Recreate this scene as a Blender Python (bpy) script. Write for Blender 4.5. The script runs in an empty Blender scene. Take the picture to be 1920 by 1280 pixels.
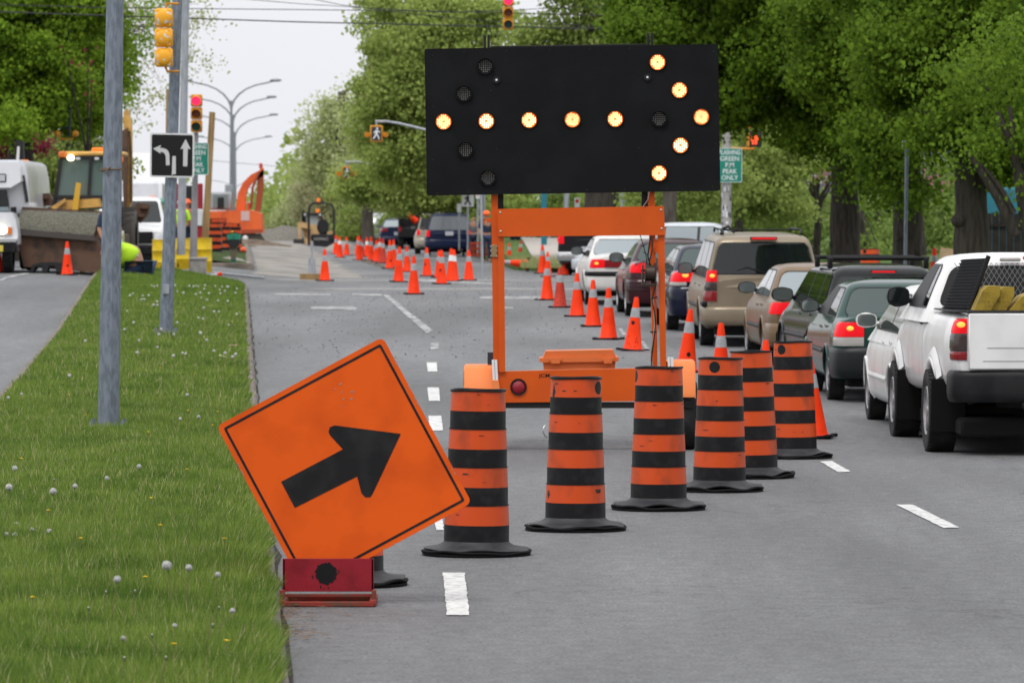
import bpy, bmesh, math, random
import numpy as np
from mathutils import Vector, Matrix
R = math.radians
random.seed(7)
rng = np.random.default_rng(11)
sc = bpy.context.scene
C = sc.collection
# ------------------------------------------------------------------ camera
F, H, HY, CX = 10000.0, 2.1, 425.0, 960.0      # focal length in photo pixels, eye height, horizon row, centre column
cd = bpy.data.cameras.new('camera')
cam = bpy.data.objects.new('camera', cd); C.objects.link(cam)
cam.location = (0, 0, H)
cam.rotation_euler = (R(90) - math.atan((640 - HY) / F), 0, 0)
cd.sensor_width = 36; cd.lens = F / 1920 * 36
cd.clip_start = 1; cd.clip_end = 9000
cd.dof.use_dof = True; cd.dof.focus_distance = 38; cd.dof.aperture_fstop = 9.0
sc.camera = cam
# ------------------------------------------------------------------ world: bright overcast
SUN_EL, SUN_AZ = R(58), R(200)
w = bpy.data.worlds.new('World'); sc.world = w; w.use_nodes = True
nt = w.node_tree; nt.nodes.clear()
N = nt.nodes.new; L = nt.links.new
out = N('ShaderNodeOutputWorld')
bg = N('ShaderNodeBackground'); bg.inputs['Strength'].default_value = 0.12
sky = N('ShaderNodeTexSky'); sky.sky_type = 'NISHITA'; sky.sun_disc = False
sky.sun_elevation = SUN_EL; sky.sun_rotation = SUN_AZ; sky.air_density = 1.0; sky.dust_density = 4.0
hs = N('ShaderNodeHueSaturation'); hs.inputs['Saturation'].default_value = 0.12; hs.inputs['Value'].default_value = 0.55
L(sky.outputs[0], hs.inputs['Color'])
tc = N('ShaderNodeTexCoord'); sx = N('ShaderNodeSeparateXYZ'); L(tc.outputs['Generated'], sx.inputs[0])
mr = N('ShaderNodeMapRange'); L(sx.outputs['Z'], mr.inputs['Value'])
mr.inputs['From Min'].default_value = 0.0; mr.inputs['From Max'].default_value = 1.0
mr.inputs['To Min'].default_value = 1.38; mr.inputs['To Max'].default_value = 2.6
nz = N('ShaderNodeTexNoise'); nz.inputs['Scale'].default_value = 3.0; nz.inputs['Detail'].default_value = 4
L(tc.outputs['Generated'], nz.inputs['Vector'])
mr2 = N('ShaderNodeMapRange'); L(nz.outputs['Fac'], mr2.inputs['Value'])
mr2.inputs['To Min'].default_value = 0.92; mr2.inputs['To Max'].default_value = 1.06
m1 = N('ShaderNodeMath'); m1.operation = 'MULTIPLY'; L(mr.outputs[0], m1.inputs[0]); L(mr2.outputs[0], m1.inputs[1])
vm = N('ShaderNodeVectorMath'); vm.operation = 'SCALE'; vm.inputs[0].default_value = (6.15, 6.22, 6.52)
L(m1.outputs[0], vm.inputs['Scale'])
mx = N('ShaderNodeMix'); mx.data_type = 'RGBA'; mx.inputs['Factor'].default_value = 0.82
L(hs.outputs[0], mx.inputs['A']); L(vm.outputs[0], mx.inputs['B'])
L(mx.outputs['Result'], bg.inputs['Color']); L(bg.outputs[0], out.inputs[0])
sd = bpy.data.lights.new('sun', 'SUN'); sd.energy = 1.3; sd.angle = R(14); sd.color = (1.0, 0.96, 0.9)
so = bpy.data.objects.new('sun', sd); C.objects.link(so)
so.rotation_euler = (R(90) - SUN_EL, 0, -SUN_AZ + math.pi)
sc.view_settings.view_transform = 'Standard'; sc.view_settings.look = 'None'
sc.view_settings.exposure = 0.0; sc.view_settings.gamma = 1.0
sc.cycles.max_bounces = 6; sc.cycles.diffuse_bounces = 3; sc.cycles.glossy_bounces = 3
sc.cycles.transmission_bounces = 4; sc.cycles.transparent_max_bounces = 6

# ------------------------------------------------------------------ materials
MAT = {}
def mat(name, col, rough=0.6, metal=0.0, var=0.0, col2=None, nscale=8.0, bump=0.0, bscale=60.0, coat=0.0, emit=None, es=0.0, spec=0.28, stretch=None, thr=(0.45, 0.62), rand=0.0):
    if name in MAT: return MAT[name]
    m = bpy.data.materials.new(name); m.use_nodes = True
    t = m.node_tree; b = t.nodes['Principled BSDF']
    b.inputs['Roughness'].default_value = rough; b.inputs['Metallic'].default_value = metal
    b.inputs['Coat Weight'].default_value = coat; b.inputs['Coat Roughness'].default_value = 0.06
    b.inputs['Specular IOR Level'].default_value = spec
    b.inputs['Base Color'].default_value = (*col, 1)
    tc = t.nodes.new('ShaderNodeTexCoord'); mp = t.nodes.new('ShaderNodeMapping')
    t.links.new(tc.outputs['Object'], mp.inputs[0])
    if stretch: mp.inputs['Scale'].default_value = stretch
    if rand:
        oi = t.nodes.new('ShaderNodeObjectInfo'); sc_ = t.nodes.new('ShaderNodeMath'); sc_.operation = 'MULTIPLY'; sc_.inputs[1].default_value = 50
        t.links.new(oi.outputs['Random'], sc_.inputs[0]); t.links.new(sc_.outputs[0], mp.inputs['Location'])
    if var or col2:
        n = t.nodes.new('ShaderNodeTexNoise'); n.inputs['Scale'].default_value = nscale; n.inputs['Detail'].default_value = 6
        t.links.new(mp.outputs[0], n.inputs['Vector'])
        r = t.nodes.new('ShaderNodeMapRange'); t.links.new(n.outputs['Fac'], r.inputs['Value'])
        r.inputs['From Min'].default_value = thr[0]; r.inputs['From Max'].default_value = thr[1]
        x = t.nodes.new('ShaderNodeMix'); x.data_type = 'RGBA'; t.links.new(r.outputs[0], x.inputs['Factor'])
        x.inputs['A'].default_value = (*col, 1)
        c2 = col2 if col2 else tuple(c * (1 - var) for c in col)
        x.inputs['B'].default_value = (*c2, 1)
        t.links.new(x.outputs['Result'], b.inputs['Base Color'])
    if bump:
        n2 = t.nodes.new('ShaderNodeTexNoise'); n2.inputs['Scale'].default_value = bscale; n2.inputs['Detail'].default_value = 4
        t.links.new(mp.outputs[0], n2.inputs['Vector'])
        bp = t.nodes.new('ShaderNodeBump'); bp.inputs['Strength'].default_value = bump; bp.inputs['Distance'].default_value = 0.02
        t.links.new(n2.outputs['Fac'], bp.inputs['Height']); t.links.new(bp.outputs[0], b.inputs['Normal'])
    if emit:
        b.inputs['Emission Color'].default_value = (*emit, 1); b.inputs['Emission Strength'].default_value = es
    MAT[name] = m
    return m

def leaf_mat(name, c1, c2, trans=0.35, ns=0.45, fm=.35, fx=1.15, nw=1.0):
    if name in MAT: return MAT[name]
    m = bpy.data.materials.new(name); m.use_nodes = True
    t = m.node_tree; t.nodes.clear()
    o = t.nodes.new('ShaderNodeOutputMaterial'); g = t.nodes.new('ShaderNodeNewGeometry')
    x = t.nodes.new('ShaderNodeMix'); x.data_type = 'RGBA'
    x.inputs['A'].default_value = (*c1, 1); x.inputs['B'].default_value = (*c2, 1)
    tc = t.nodes.new('ShaderNodeTexCoord'); n = t.nodes.new('ShaderNodeTexNoise'); n.inputs['Scale'].default_value = ns; n.inputs['Detail'].default_value = 3
    t.links.new(tc.outputs['Object'], n.inputs['Vector'])
    ad = t.nodes.new('ShaderNodeMath'); ad.operation = 'ADD'; t.links.new(g.outputs['Random Per Island'], ad.inputs[0]); mw = t.nodes.new('ShaderNodeMath'); mw.operation = 'MULTIPLY'; mw.inputs[1].default_value = nw; t.links.new(n.outputs['Fac'], mw.inputs[0]); t.links.new(mw.outputs[0], ad.inputs[1])
    r = t.nodes.new('ShaderNodeMapRange'); t.links.new(ad.outputs[0], r.inputs['Value']); r.inputs['From Min'].default_value = fm; r.inputs['From Max'].default_value = fx
    t.links.new(r.outputs[0], x.inputs['Factor'])
    d = t.nodes.new('ShaderNodeBsdfPrincipled'); d.inputs['Roughness'].default_value = 0.6; d.inputs['Specular IOR Level'].default_value = 0.12
    tr = t.nodes.new('ShaderNodeBsdfTranslucent'); ms = t.nodes.new('ShaderNodeMixShader'); ms.inputs[0].default_value = trans
    v1 = t.nodes.new('ShaderNodeVectorMath'); v1.operation = 'MULTIPLY_ADD'; v1.inputs[1].default_value = (.55, .55, .55); v1.inputs[2].default_value = (0, 0, .5); t.links.new(g.outputs['Normal'], v1.inputs[0])
    v2 = t.nodes.new('ShaderNodeVectorMath'); v2.operation = 'NORMALIZE'; t.links.new(v1.outputs[0], v2.inputs[0]); t.links.new(v2.outputs[0], d.inputs['Normal'])
    t.links.new(x.outputs['Result'], d.inputs['Base Color']); t.links.new(x.outputs['Result'], tr.inputs['Color'])
    t.links.new(d.outputs[0], ms.inputs[1]); t.links.new(tr.outputs[0], ms.inputs[2]); t.links.new(ms.outputs[0], o.inputs[0])
    MAT[name] = m
    return m

# ------------------------------------------------------------------ mesh builder
class MB:
    def __init__(s): s.v = []; s.f = []; s.m = []
    def add(s, vs, fs, mi=0):
        o = len(s.v); s.v += [tuple(v) for v in vs]
        s.f += [tuple(i + o for i in f) for f in fs]; s.m += [mi] * len(fs); return s
    def box(s, a, b, rot=None, mi=0, bev=0.0, piv=None):
        """axis box from corner a to corner b, optional chamfer, rotation Matrix about its centre (or piv)"""
        a = Vector(a); b = Vector(b); c = (a + b) / 2; h = (b - a) / 2; h = Vector((abs(h.x), abs(h.y), abs(h.z)))
        if bev > 0:
            e = min(bev, h.x * .95, h.y * .95, h.z * .95); vs = []; ix = {}
            for sx_ in (-1, 1):
                for sy_ in (-1, 1):
                    for sz_ in (-1, 1):
                        for ax in range(3):
                            p = [sx_ * (h.x - e), sy_ * (h.y - e), sz_ * (h.z - e)]
                            p[ax] = (sx_, sy_, sz_)[ax] * (h.x, h.y, h.z)[ax]
                            ix[(sx_, sy_, sz_, ax)] = len(vs); vs.append(Vector(p))
            fs = []
            S = [(-1, -1), (1, -1), (1, 1), (-1, 1)]
            def k(ax, sg, u, v, axis):
                q = [0, 0, 0]; q[ax] = sg; q[(ax + 1) % 3] = u; q[(ax + 2) % 3] = v
                return ix[(q[0], q[1], q[2], axis)]
            for ax in range(3):
                for sg in (-1, 1):
                    f = [k(ax, sg, u, v, ax) for u, v in S]; fs.append(f if sg > 0 else f[::-1])
            for ax in range(3):      # edges running along ax
                a1, a2 = (ax + 1) % 3, (ax + 2) % 3
                for u, v in S:
                    q0 = [0, 0, 0]; q0[a1] = u; q0[a2] = v; q1 = list(q0); q0[ax] = -1; q1[ax] = 1
                    f = [ix[(*q0, a1)], ix[(*q1, a1)], ix[(*q1, a2)], ix[(*q0, a2)]]
                    fs.append(f if u * v < 0 else f[::-1])
            for sx_ in (-1, 1):
                for sy_ in (-1, 1):
                    for sz_ in (-1, 1):
                        f = [ix[(sx_, sy_, sz_, i)] for i in range(3)]
                        fs.append(f if sx_ * sy_ * sz_ > 0 else f[::-1])
        else:
            vs = [Vector((x * h.x, y * h.y, z * h.z)) for x in (-1, 1) for y in (-1, 1) for z in (-1, 1)]
            fs = [(0, 1, 3, 2), (4, 6, 7, 5), (0, 4, 5, 1), (2, 3, 7, 6), (0, 2, 6, 4), (1, 5, 7, 3)]
        if rot is not None:
            if piv is None: vs = [rot @ v + c for v in vs]
            else: P = Vector(piv); vs = [rot @ (v + c - P) + P for v in vs]
        else: vs = [v + c for v in vs]
        return s.add(vs, fs, mi)
    def cyl(s, p0, p1, r0, r1=None, n=16, mi=0, caps=True, rot=0.0):
        p0 = Vector(p0); p1 = Vector(p1); r1 = r0 if r1 is None else r1
        z = (p1 - p0).normalized(); x = z.orthogonal().normalized()
        if abs(z.z) > .9: x = (Vector((1, 0, 0)) - z * z.x).normalized()
        y = z.cross(x); vs = []
        for p, r in ((p0, r0), (p1, r1)):
            for i in range(n):
                a = 2 * math.pi * i / n + rot; vs.append(p + (x * math.cos(a) + y * math.sin(a)) * r)
        fs = [(i, (i + 1) % n, n + (i + 1) % n, n + i) for i in range(n)]
        if caps: fs += [tuple(range(n))[::-1], tuple(range(n, 2 * n))]
        return s.add(vs, fs, mi)
    def tube(s, pts, r, n=8, mi=0, caps=True):
        pts = [Vector(p) for p in pts]; rs = r if isinstance(r, (list, tuple)) else [r] * len(pts)
        vs = []; px = None
        for i, p in enumerate(pts):
            t = (pts[min(i + 1, len(pts) - 1)] - pts[max(i - 1, 0)]).normalized()
            if px is None: px = t.orthogonal().normalized()
            px = (px - t * px.dot(t)).normalized(); py = t.cross(px)
            for k in range(n):
                a = 2 * math.pi * k / n; vs.append(p + (px * math.cos(a) + py * math.sin(a)) * rs[i])
        fs = []
        for i in range(len(pts) - 1):
            for k in range(n):
                a = i * n + k; b = i * n + (k + 1) % n; fs.append((a, b, b + n, a + n))
        if caps: fs += [tuple(range(n))[::-1], tuple(range((len(pts) - 1) * n, len(pts) * n))]
        return s.add(vs, fs, mi)
    def lathe(s, prof, c=(0, 0, 0), axis='Z', n=24, mi=0, wob=None):
        """prof = [(r, h)...] around axis through c; mi may be a list, one per band"""
        c = Vector(c); vs = []
        for j, (r, h) in enumerate(prof):
            for i in range(n):
                a = 2 * math.pi * i / n; dz = wob(a, r) if wob else 0
                u, v = r * math.cos(a), r * math.sin(a)
                q = (u, v, h + dz) if axis == 'Z' else ((h + dz, u, v) if axis == 'X' else (v, h + dz, u))
                vs.append(c + Vector(q))
        o = len(s.v); s.v += [tuple(v) for v in vs]
        for j in range(len(prof) - 1):
            for i in range(n):
                a = j * n + i; b = j * n + (i + 1) % n
                s.f.append((o + a, o + b, o + b + n, o + a + n)); s.m.append(mi[j] if isinstance(mi, list) else mi)
        return s
    def prism(s, poly, frame, t, mi=0, mi_side=None):
        """poly 2D (u,v) counter-clockwise seen from front; frame=(origin,U,V,Nrm); thickness t behind the front"""
        O, U, V_, Nn = [Vector(q) for q in frame]; n = len(poly)
        fr = [O + U * u + V_ * v for u, v in poly]; bk = [p - Nn * t for p in fr]
        s.add(fr + bk, [tuple(range(n)), tuple(range(n, 2 * n))[::-1]], mi)
        s.add(fr + bk, [(i, n + i, n + (i + 1) % n, (i + 1) % n) for i in range(n)], mi if mi_side is None else mi_side)
        return s
    def plan(s, poly, z0, z1, mi=0):
        n = len(poly)
        vs = [(x, y, z0) for x, y in poly] + [(x, y, z1) for x, y in poly]
        return s.add(vs, [tuple(range(n))[::-1], tuple(range(n, 2 * n))] + [(i, (i + 1) % n, n + (i + 1) % n, n + i) for i in range(n)], mi)
    def sphere(s, c, r, n=12, mi=0, sc_=(1, 1, 1)):
        c = Vector(c); m_ = max(4, n // 2); vs = []; fs = []
        for j in range(1, m_):
            p = math.pi * j / m_
            for i in range(n):
                a = 2 * math.pi * i / n
                vs.append(c + Vector((math.sin(p) * math.cos(a) * r * sc_[0], math.sin(p) * math.sin(a) * r * sc_[1], math.cos(p) * r * sc_[2])))
        vs += [c + Vector((0, 0, r * sc_[2])), c - Vector((0, 0, r * sc_[2]))]
        for j in range(m_ - 2):
            for i in range(n):
                a = j * n + i; b = j * n + (i + 1) % n; fs.append((a, a + n, b + n, b))
        T = (m_ - 1) * n
        for i in range(n):
            fs.append((T, i, (i + 1) % n)); b = (m_ - 2) * n; fs.append((T + 1, b + (i + 1) % n, b + i))
        return s.add(vs, fs, mi)
    def build(s, name, mats, parent=None, origin=(0, 0, 0), smooth=40, label=None):
        me = bpy.data.meshes.new(name); O = Vector(origin)
        me.from_pydata([tuple(Vector(v) - O) for v in s.v], [], s.f)
        if not isinstance(mats, (list, tuple)): mats = [mats]
        for q in mats: me.materials.append(q)
        me.polygons.foreach_set('material_index', s.m)
        if smooth:
            me.shade_smooth(); me.set_sharp_from_angle(angle=R(smooth))
        me.update()
        o = bpy.data.objects.new(name, me); C.objects.link(o)
        if parent is not None: o.parent = parent
        elif origin != (0, 0, 0): o.location = O
        if label: o['label'] = label
        return o

def thing(name, label, cat, loc=(0, 0, 0), rot=(0, 0, 0), group=None):
    o = bpy.data.objects.new(name, None); C.objects.link(o); o.empty_display_size = .2
    o.location = loc; o.rotation_euler = rot; o['label'] = label; o['category'] = cat
    if group: o['group'] = group
    return o
def tag(o, label, cat, group=None):
    o['label'] = label; o['category'] = cat
    if group: o['group'] = group
    return o
def struct(o): o['kind'] = 'structure'; return o
def copy_tree(o, parent=None):
    c = o.copy(); C.objects.link(c)
    if parent is not None: c.parent = parent
    for ch in o.children: copy_tree(ch, c)
    return c
def text(s, size, name, m, parent, loc, rot, ext=.002, align='CENTER', sx=1.0):
    cu = bpy.data.curves.new(name, 'FONT'); cu.body = s; cu.size = size; cu.extrude = ext
    cu.align_x = align; cu.align_y = 'CENTER'; cu.offset = size * .012
    t = bpy.data.objects.new('t', cu); C.objects.link(t)
    bpy.context.view_layer.update()
    me = bpy.data.meshes.new_from_object(t.evaluated_get(bpy.context.evaluated_depsgraph_get()))
    bpy.data.objects.remove(t); me.name = name; me.materials.clear(); me.materials.append(m)
    o = bpy.data.objects.new(name, me); C.objects.link(o); o.parent = parent; o.location = loc; o.rotation_euler = rot; o.scale = (sx, 1, 1)
    return o

# ------------------------------------------------------------------ terrain
def sst(a, b, x):
    t = min(1, max(0, (x - a) / (b - a))); return t * t * (3 - 2 * t)
KY = [-50, 0, 50, 62, 81, 96, 106, 115, 143, 182, 244, 300, 500, 3000, 9000]
KZ = [0, 0, 0, .07, .26, .47, .57, .65, .72, .85, .97, 1.15, 1.5, 1.9, 2.0]
def G(x, y):
    z = float(np.interp(y, KY, KZ))
    z += .38 * sst(-5, -11, x) * sst(80, 120, y)
    return z
def W(px, py, d): s = F / d; return Vector(((px - CX) / s, d, H - (py - HY) / s))
def gp(px, py, lift=0.0):
    """world point where the sight line through photo pixel (px,py) meets the ground"""
    lo, hi = 12.0, 900.0
    f = lambda d: HY + (H - G((px - CX) / F * d, d) - lift) * F / d - py
    for _ in range(50):
        m_ = (lo + hi) / 2
        if f(m_) > 0: lo = m_
        else: hi = m_
    d = (lo + hi) / 2
    x = (px - CX) / F * d
    return Vector((x, d, G(x, d) + lift))
def med_r(y): return -1.165 - .0516 * (y - 27)
def med_l(y): return -6.1 - .059 * (y - 64)
def curb_r(y): return 6.75 - .035 * (y - 50)

def strip(name, ys, xl, xr, nx, off, mats, bulge=0.0):
    """surface strip following the terrain between x=xl(y) and x=xr(y)"""
    b = MB(); vs = []
    for y in ys:
        a, c = xl(y), xr(y)
        for i in range(nx + 1):
            u = i / nx; x = a + (c - a) * u
            vs.append((x, y, G(x, y) + off + bulge * 4 * u * (1 - u)))
    fs = [(j * (nx + 1) + i, j * (nx + 1) + i + 1, (j + 1) * (nx + 1) + i + 1, (j + 1) * (nx + 1) + i) for j in range(len(ys) - 1) for i in range(nx)]
    b.add(vs, fs)
    return b.build(name, mats)

def asphalt_mat():
    m = bpy.data.materials.new('asphalt'); m.use_nodes = True
    t = m.node_tree; b = t.nodes['Principled BSDF']; Nn = t.nodes.new; Lk = t.links.new
    tc = Nn('ShaderNodeTexCoord')
    def noise(s, d=5, st=None):
        n = Nn('ShaderNodeTexNoise'); n.inputs['Scale'].default_value = s; n.inputs['Detail'].default_value = d
        if st:
            mp = Nn('ShaderNodeMapping'); mp.inputs['Scale'].default_value = st; Lk(tc.outputs['Object'], mp.inputs[0]); Lk(mp.outputs[0], n.inputs[0])
        else: Lk(tc.outputs['Object'], n.inputs[0])
        return n
    def rng_(n, a, b_, c, d):
        r = Nn('ShaderNodeMapRange'); r.inputs['From Min'].default_value = a; r.inputs['From Max'].default_value = b_
        r.inputs['To Min'].default_value = c; r.inputs['To Max'].default_value = d; Lk(n.outputs[0], r.inputs[0]); return r
    n1 = rng_(noise(.35, 4, (1, .25, 1)), .35, .65, .80, 1.16)
    n2 = rng_(noise(48, 3), .3, .7, .60, 1.40)
    n3 = rng_(noise(9, 8, (1, .6, 1)), .3, .7, .84, 1.16)
    n4 = rng_(noise(1.1, 3, (1.6, .07, 1)), .35, .65, .93, 1.07)
    v = Nn('ShaderNodeTexVoronoi'); v.inputs['Scale'].default_value = 130; Lk(tc.outputs['Object'], v.inputs['Vector'])
    n5 = rng_(v, 0, .6, 1.18, .8)
    cur = n1
    for k in (n2, n3, n4, n5):
        q = Nn('ShaderNodeMath'); q.operation = 'MULTIPLY'; Lk(cur.outputs[0], q.inputs[0]); Lk(k.outputs[0], q.inputs[1]); cur = q
    # fine cracks
    vc = Nn('ShaderNodeTexVoronoi'); vc.feature = 'DISTANCE_TO_EDGE'; vc.inputs['Scale'].default_value = .16
    wn = noise(1.6, 6); va = Nn('ShaderNodeVectorMath'); va.operation = 'MULTIPLY_ADD'
    va.inputs[1].default_value = (3.2, 3.2, 0); Lk(wn.outputs['Color'], va.inputs[0]); Lk(tc.outputs['Object'], va.inputs[2]); Lk(va.outputs[0], vc.inputs['Vector'])
    rc = rng_(vc, 0.0, .005, .62, 1.0)
    q = Nn('ShaderNodeMath'); q.operation = 'MULTIPLY'; Lk(cur.outputs[0], q.inputs[0]); Lk(rc.outputs[0], q.inputs[1]); cur = q
    vo = Nn('ShaderNodeTexVoronoi'); vo.inputs['Scale'].default_value = 1.1; Lk(tc.outputs['Object'], vo.inputs['Vector']); ro = rng_(vo, .02, .07, .62, 1.0)
    q = Nn('ShaderNodeMath'); q.operation = 'MULTIPLY'; Lk(cur.outputs[0], q.inputs[0]); Lk(ro.outputs[0], q.inputs[1]); cur = q
    vv = Nn('ShaderNodeVectorMath'); vv.operation = 'SCALE'; vv.inputs[0].default_value = (.160, .163, .165); Lk(cur.outputs[0], vv.inputs['Scale'])
    Lk(vv.outputs[0], b.inputs['Base Color']); b.inputs['Roughness'].default_value = .75; b.inputs['Specular IOR Level'].default_value = .35
    bp = Nn('ShaderNodeBump'); bp.inputs['Strength'].default_value = .5; bp.inputs['Distance'].default_value = .01
    Lk(noise(120, 3).outputs['Fac'], bp.inputs['Height']); Lk(bp.outputs[0], b.inputs['Normal'])
    MAT['asphalt'] = m; return m

asph = asphalt_mat()
M_earth = mat('verge_grass', (.10, .15, .045), .95, col2=(.05, .10, .02), nscale=3, bump=.6, bscale=30, spec=.1)
M_gsoil = mat('grass_soil', (.035, .06, .015), .95, col2=(.06, .085, .025), nscale=2.5, bump=.6, bscale=40, spec=.1)
M_conc = mat('concrete', (.21, .18, .155), .9, col2=(.12, .10, .08), nscale=2.2, bump=.3, bscale=50, thr=(.42, .62))
M_dust = mat('crushed_stone_dust', (.27, .25, .22), .95, col2=(.175, .168, .158), nscale=.9, bump=.6, bscale=25, stretch=(1, .25, 1))
M_dirt = mat('dirt', (.16, .12, .085), .95, col2=(.09, .065, .045), nscale=4, bump=1, bscale=12)
M_paint = mat('road_paint', (.62, .62, .60), .7, col2=(.36, .365, .36), nscale=14, thr=(.50, .62), bump=.3, bscale=60)

ysN = [-40, 0] + list(np.arange(10, 160, 2.0)) + list(np.arange(160, 320, 8.0)) + [340, 400, 500, 700, 1000, 2000, 4000, 8000]
struct(strip('ground', ysN, lambda y: -60 - y * .6, lambda y: 60 + y * .6, 60, -.35, M_earth))
ysR = list(np.arange(8, 160, 1.0)) + list(np.arange(160, 420, 6.0))
struct(strip('road', ysR, lambda y: -34, lambda y: 26, 90, 0.0, asph))

def edge_y(y): return y
# right verge before the cross street, raised behind a kerb, rising to a park bank
def bank(name, ys, xl, width, rise, m, corner=None, side=1, nx=14, z0=.13):
    b = MB(); vs = []
    for y in ys:
        a = xl(y)
        for i in range(nx + 1):
            u = (i / nx) ** 1.6; x = a + side * width * u
            z = G(a, y) + z0 + rise(abs(x - a), y)
            vs.append((x, y, z))
    n1 = nx + 1
    for j in range(len(ys) - 1):
        for i in range(nx):
            f = (j * n1 + i, j * n1 + i + 1, (j + 1) * n1 + i + 1, (j + 1) * n1 + i); b.f.append(f if side > 0 else f[::-1]); b.m.append(0)
    b.v = vs
    k = len(b.v)      # kerb face and end skirts
    for j in range(len(ys)):
        x, y, z = vs[j * n1]; b.v.append((x, y, G(x, y) - .05))
    for j in range(len(ys) - 1): b.f.append((j * n1, (j + 1) * n1, k + j + 1, k + j)); b.m.append(0)
    for jj in (0, len(ys) - 1):
        k = len(b.v)
        for i in range(n1): x, y, z = vs[jj * n1 + i]; b.v.append((x, y, -.2))
        for i in range(nx): b.f.append((jj * n1 + i, jj * n1 + i + 1, k + i + 1, k + i)); b.m.append(0)
    return b.build(name, m)
rr = lambda t, y: 1.0 * sst(3, 16, t) * sst(60, 140, y) + .12 * sst(0, 3, t)
struct(bank('right_verge', list(np.arange(20, 110, 3.0)) + [112], lambda y: curb_r(y) + (sst(102, 112, y) ** 2) * 5, 60, rr, M_earth))
struct(bank('far_right_verge', list(np.arange(153, 330, 4.0)), lambda y: (0.35 - .0155 * (y - 153) * 1.9 if y > 160 else 0.35 + (160 - y) * .35), 90, lambda t, y: .9 * sst(6, 22, t) + .1 + .55 * sst(156, 205, y), M_earth))
struct(bank('far_left_verge', list(np.arange(60, 330, 4.0)), lambda y: -17.5 - .03 * (y - 60), 90, lambda t, y: .9 * sst(2, 16, t), M_earth, side=-1))

# median with concrete kerb
my = list(np.arange(16, 124, 1.0)) + [124, 125, 126, 127, 127.7, 128.2]
def nose(y): return math.sqrt(max(0.02, 1 - (max(0, y - 120) / 8.3) ** 2))
def mL(y): c = (med_l(y) + med_r(y)) / 2; return c + (med_l(y) - c) * nose(y)
def mR(y): c = (med_l(y) + med_r(y)) / 2; return c + (med_r(y) - c) * nose(y)
struct(strip('median_ground', my, lambda y: mL(y) + .18, lambda y: mR(y) - .09, 24, .095, M_gsoil, bulge=.05))
def kerb(name, ys, fx, w_, side, h=.09):
    b = MB(); vs = []
    for y in ys:
        x = fx(y); g = G(x, y); wob = .002 * math.sin(y * 1.1) + .002 * math.sin(y * 2.7)
        vs += [(x + wob, y, g - .05), (x + wob, y, g + h - .03), (x + wob - side * .03, y, g + h), (x - side * w_, y, g + h), (x - side * w_, y, g - .05)]
    for j in range(len(ys) - 1):
        for i in range(4):
            f = (j * 5 + i, j * 5 + i + 1, j * 5 + 6 + i, j * 5 + 5 + i); b.f.append(f if side < 0 else f[::-1]); b.m.append(0)
    b.v = vs; n = len(ys)
    b.f.append((0, 1, 2, 3, 4)); b.m.append(0); q = (n - 1) * 5; b.f.append((q, q + 1, q + 2, q + 3, q + 4)); b.m.append(0)
    return b.build(name, M_conc, smooth=30)
struct(kerb('median_kerb', my, mR, .13, 1)); struct(kerb('median_kerb', my, mL, .2, -1))
struct(kerb('right_kerb', list(np.arange(20, 112, 1.5)), lambda y: curb_r(y) + (sst(102, 112, y) ** 2) * 5 - .02, .2, -1, .145))
struct(strip('gutter_joint', my[:-8], lambda y: mR(y) + .015 + .012 * math.sin(y * 1.7) + .01 * math.sin(y * 5.3), lambda y: mR(y) + .034 + .012 * math.sin(y * 1.7) + .014 * math.sin(y * 4.1), 1, .004, mat('crack_dirt', (.035, .03, .025), .95)))
# second median beyond the cross street
my2 = list(np.arange(151, 300, 4.0))
struct(strip('far_median_ground', my2, lambda y: -10.6 - .045 * (y - 151), lambda y: -7.5 - .052 * (y - 151), 8, .12, M_gsoil, bulge=.06))
struct(kerb('far_median_kerb', my2, lambda y: -7.3 - .052 * (y - 151), .25, 1))
b = MB(); b.box((-10.8, 150.75, .6), (-7.3, 151.05, G(-8, 151) + .14), bev=.03); struct(b.build('far_median_kerb', M_conc))
# works surface: pale milled road and stone dust beyond the cross street
struct(strip('milled_road', list(np.arange(143, 300, 3.0)), lambda y: -7.2 - .052 * (y - 151) if y > 150 else -7.1, lambda y: -3.9 - .055 * (y - 143) + .25 * math.sin(y * .8), 14, .006, M_dust))
struct(strip('trench_edge', list(np.arange(158, 200, 1.5)), lambda y: -3.45 - .06 * (y - 158) + .1 * math.sin(y), lambda y: -3.25 - .06 * (y - 158) + .16 * math.sin(y * 1.7), 2, .012, M_dirt))
_G = G
G = lambda x, y: _G(x, y) + .55 * sst(156, 205, y)
struct(strip('sidewalk', list(np.arange(155, 216, 2.0)), lambda y: .75 + (y - 157) * -.01, lambda y: 2.6 + (y - 157) * .06, 4, .27, mat('pale_concrete', (.42, .38, .34), .9, var=.2)))
G = _G
# dusty bands on the cross street
for k, (y0, y1, xa, xb, sd_) in enumerate([(121, 124, -4.5, 14, 1), (137, 139.5, -6.5, 7, 2), (108.5, 110.2, 1.2, 5, 3)]):
    struct(strip('dust_patch', list(np.linspace(y0, y1, 5)), lambda y: xa + .6 * math.sin(y * 3 + sd_), lambda y: xb, 30, .004 + .0008 * k, mat('dust_film', (.27, .265, .255), .95, col2=(.19, .19, .19), nscale=1.6, thr=(.4, .65), stretch=(.4, 1, 1))))

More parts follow.
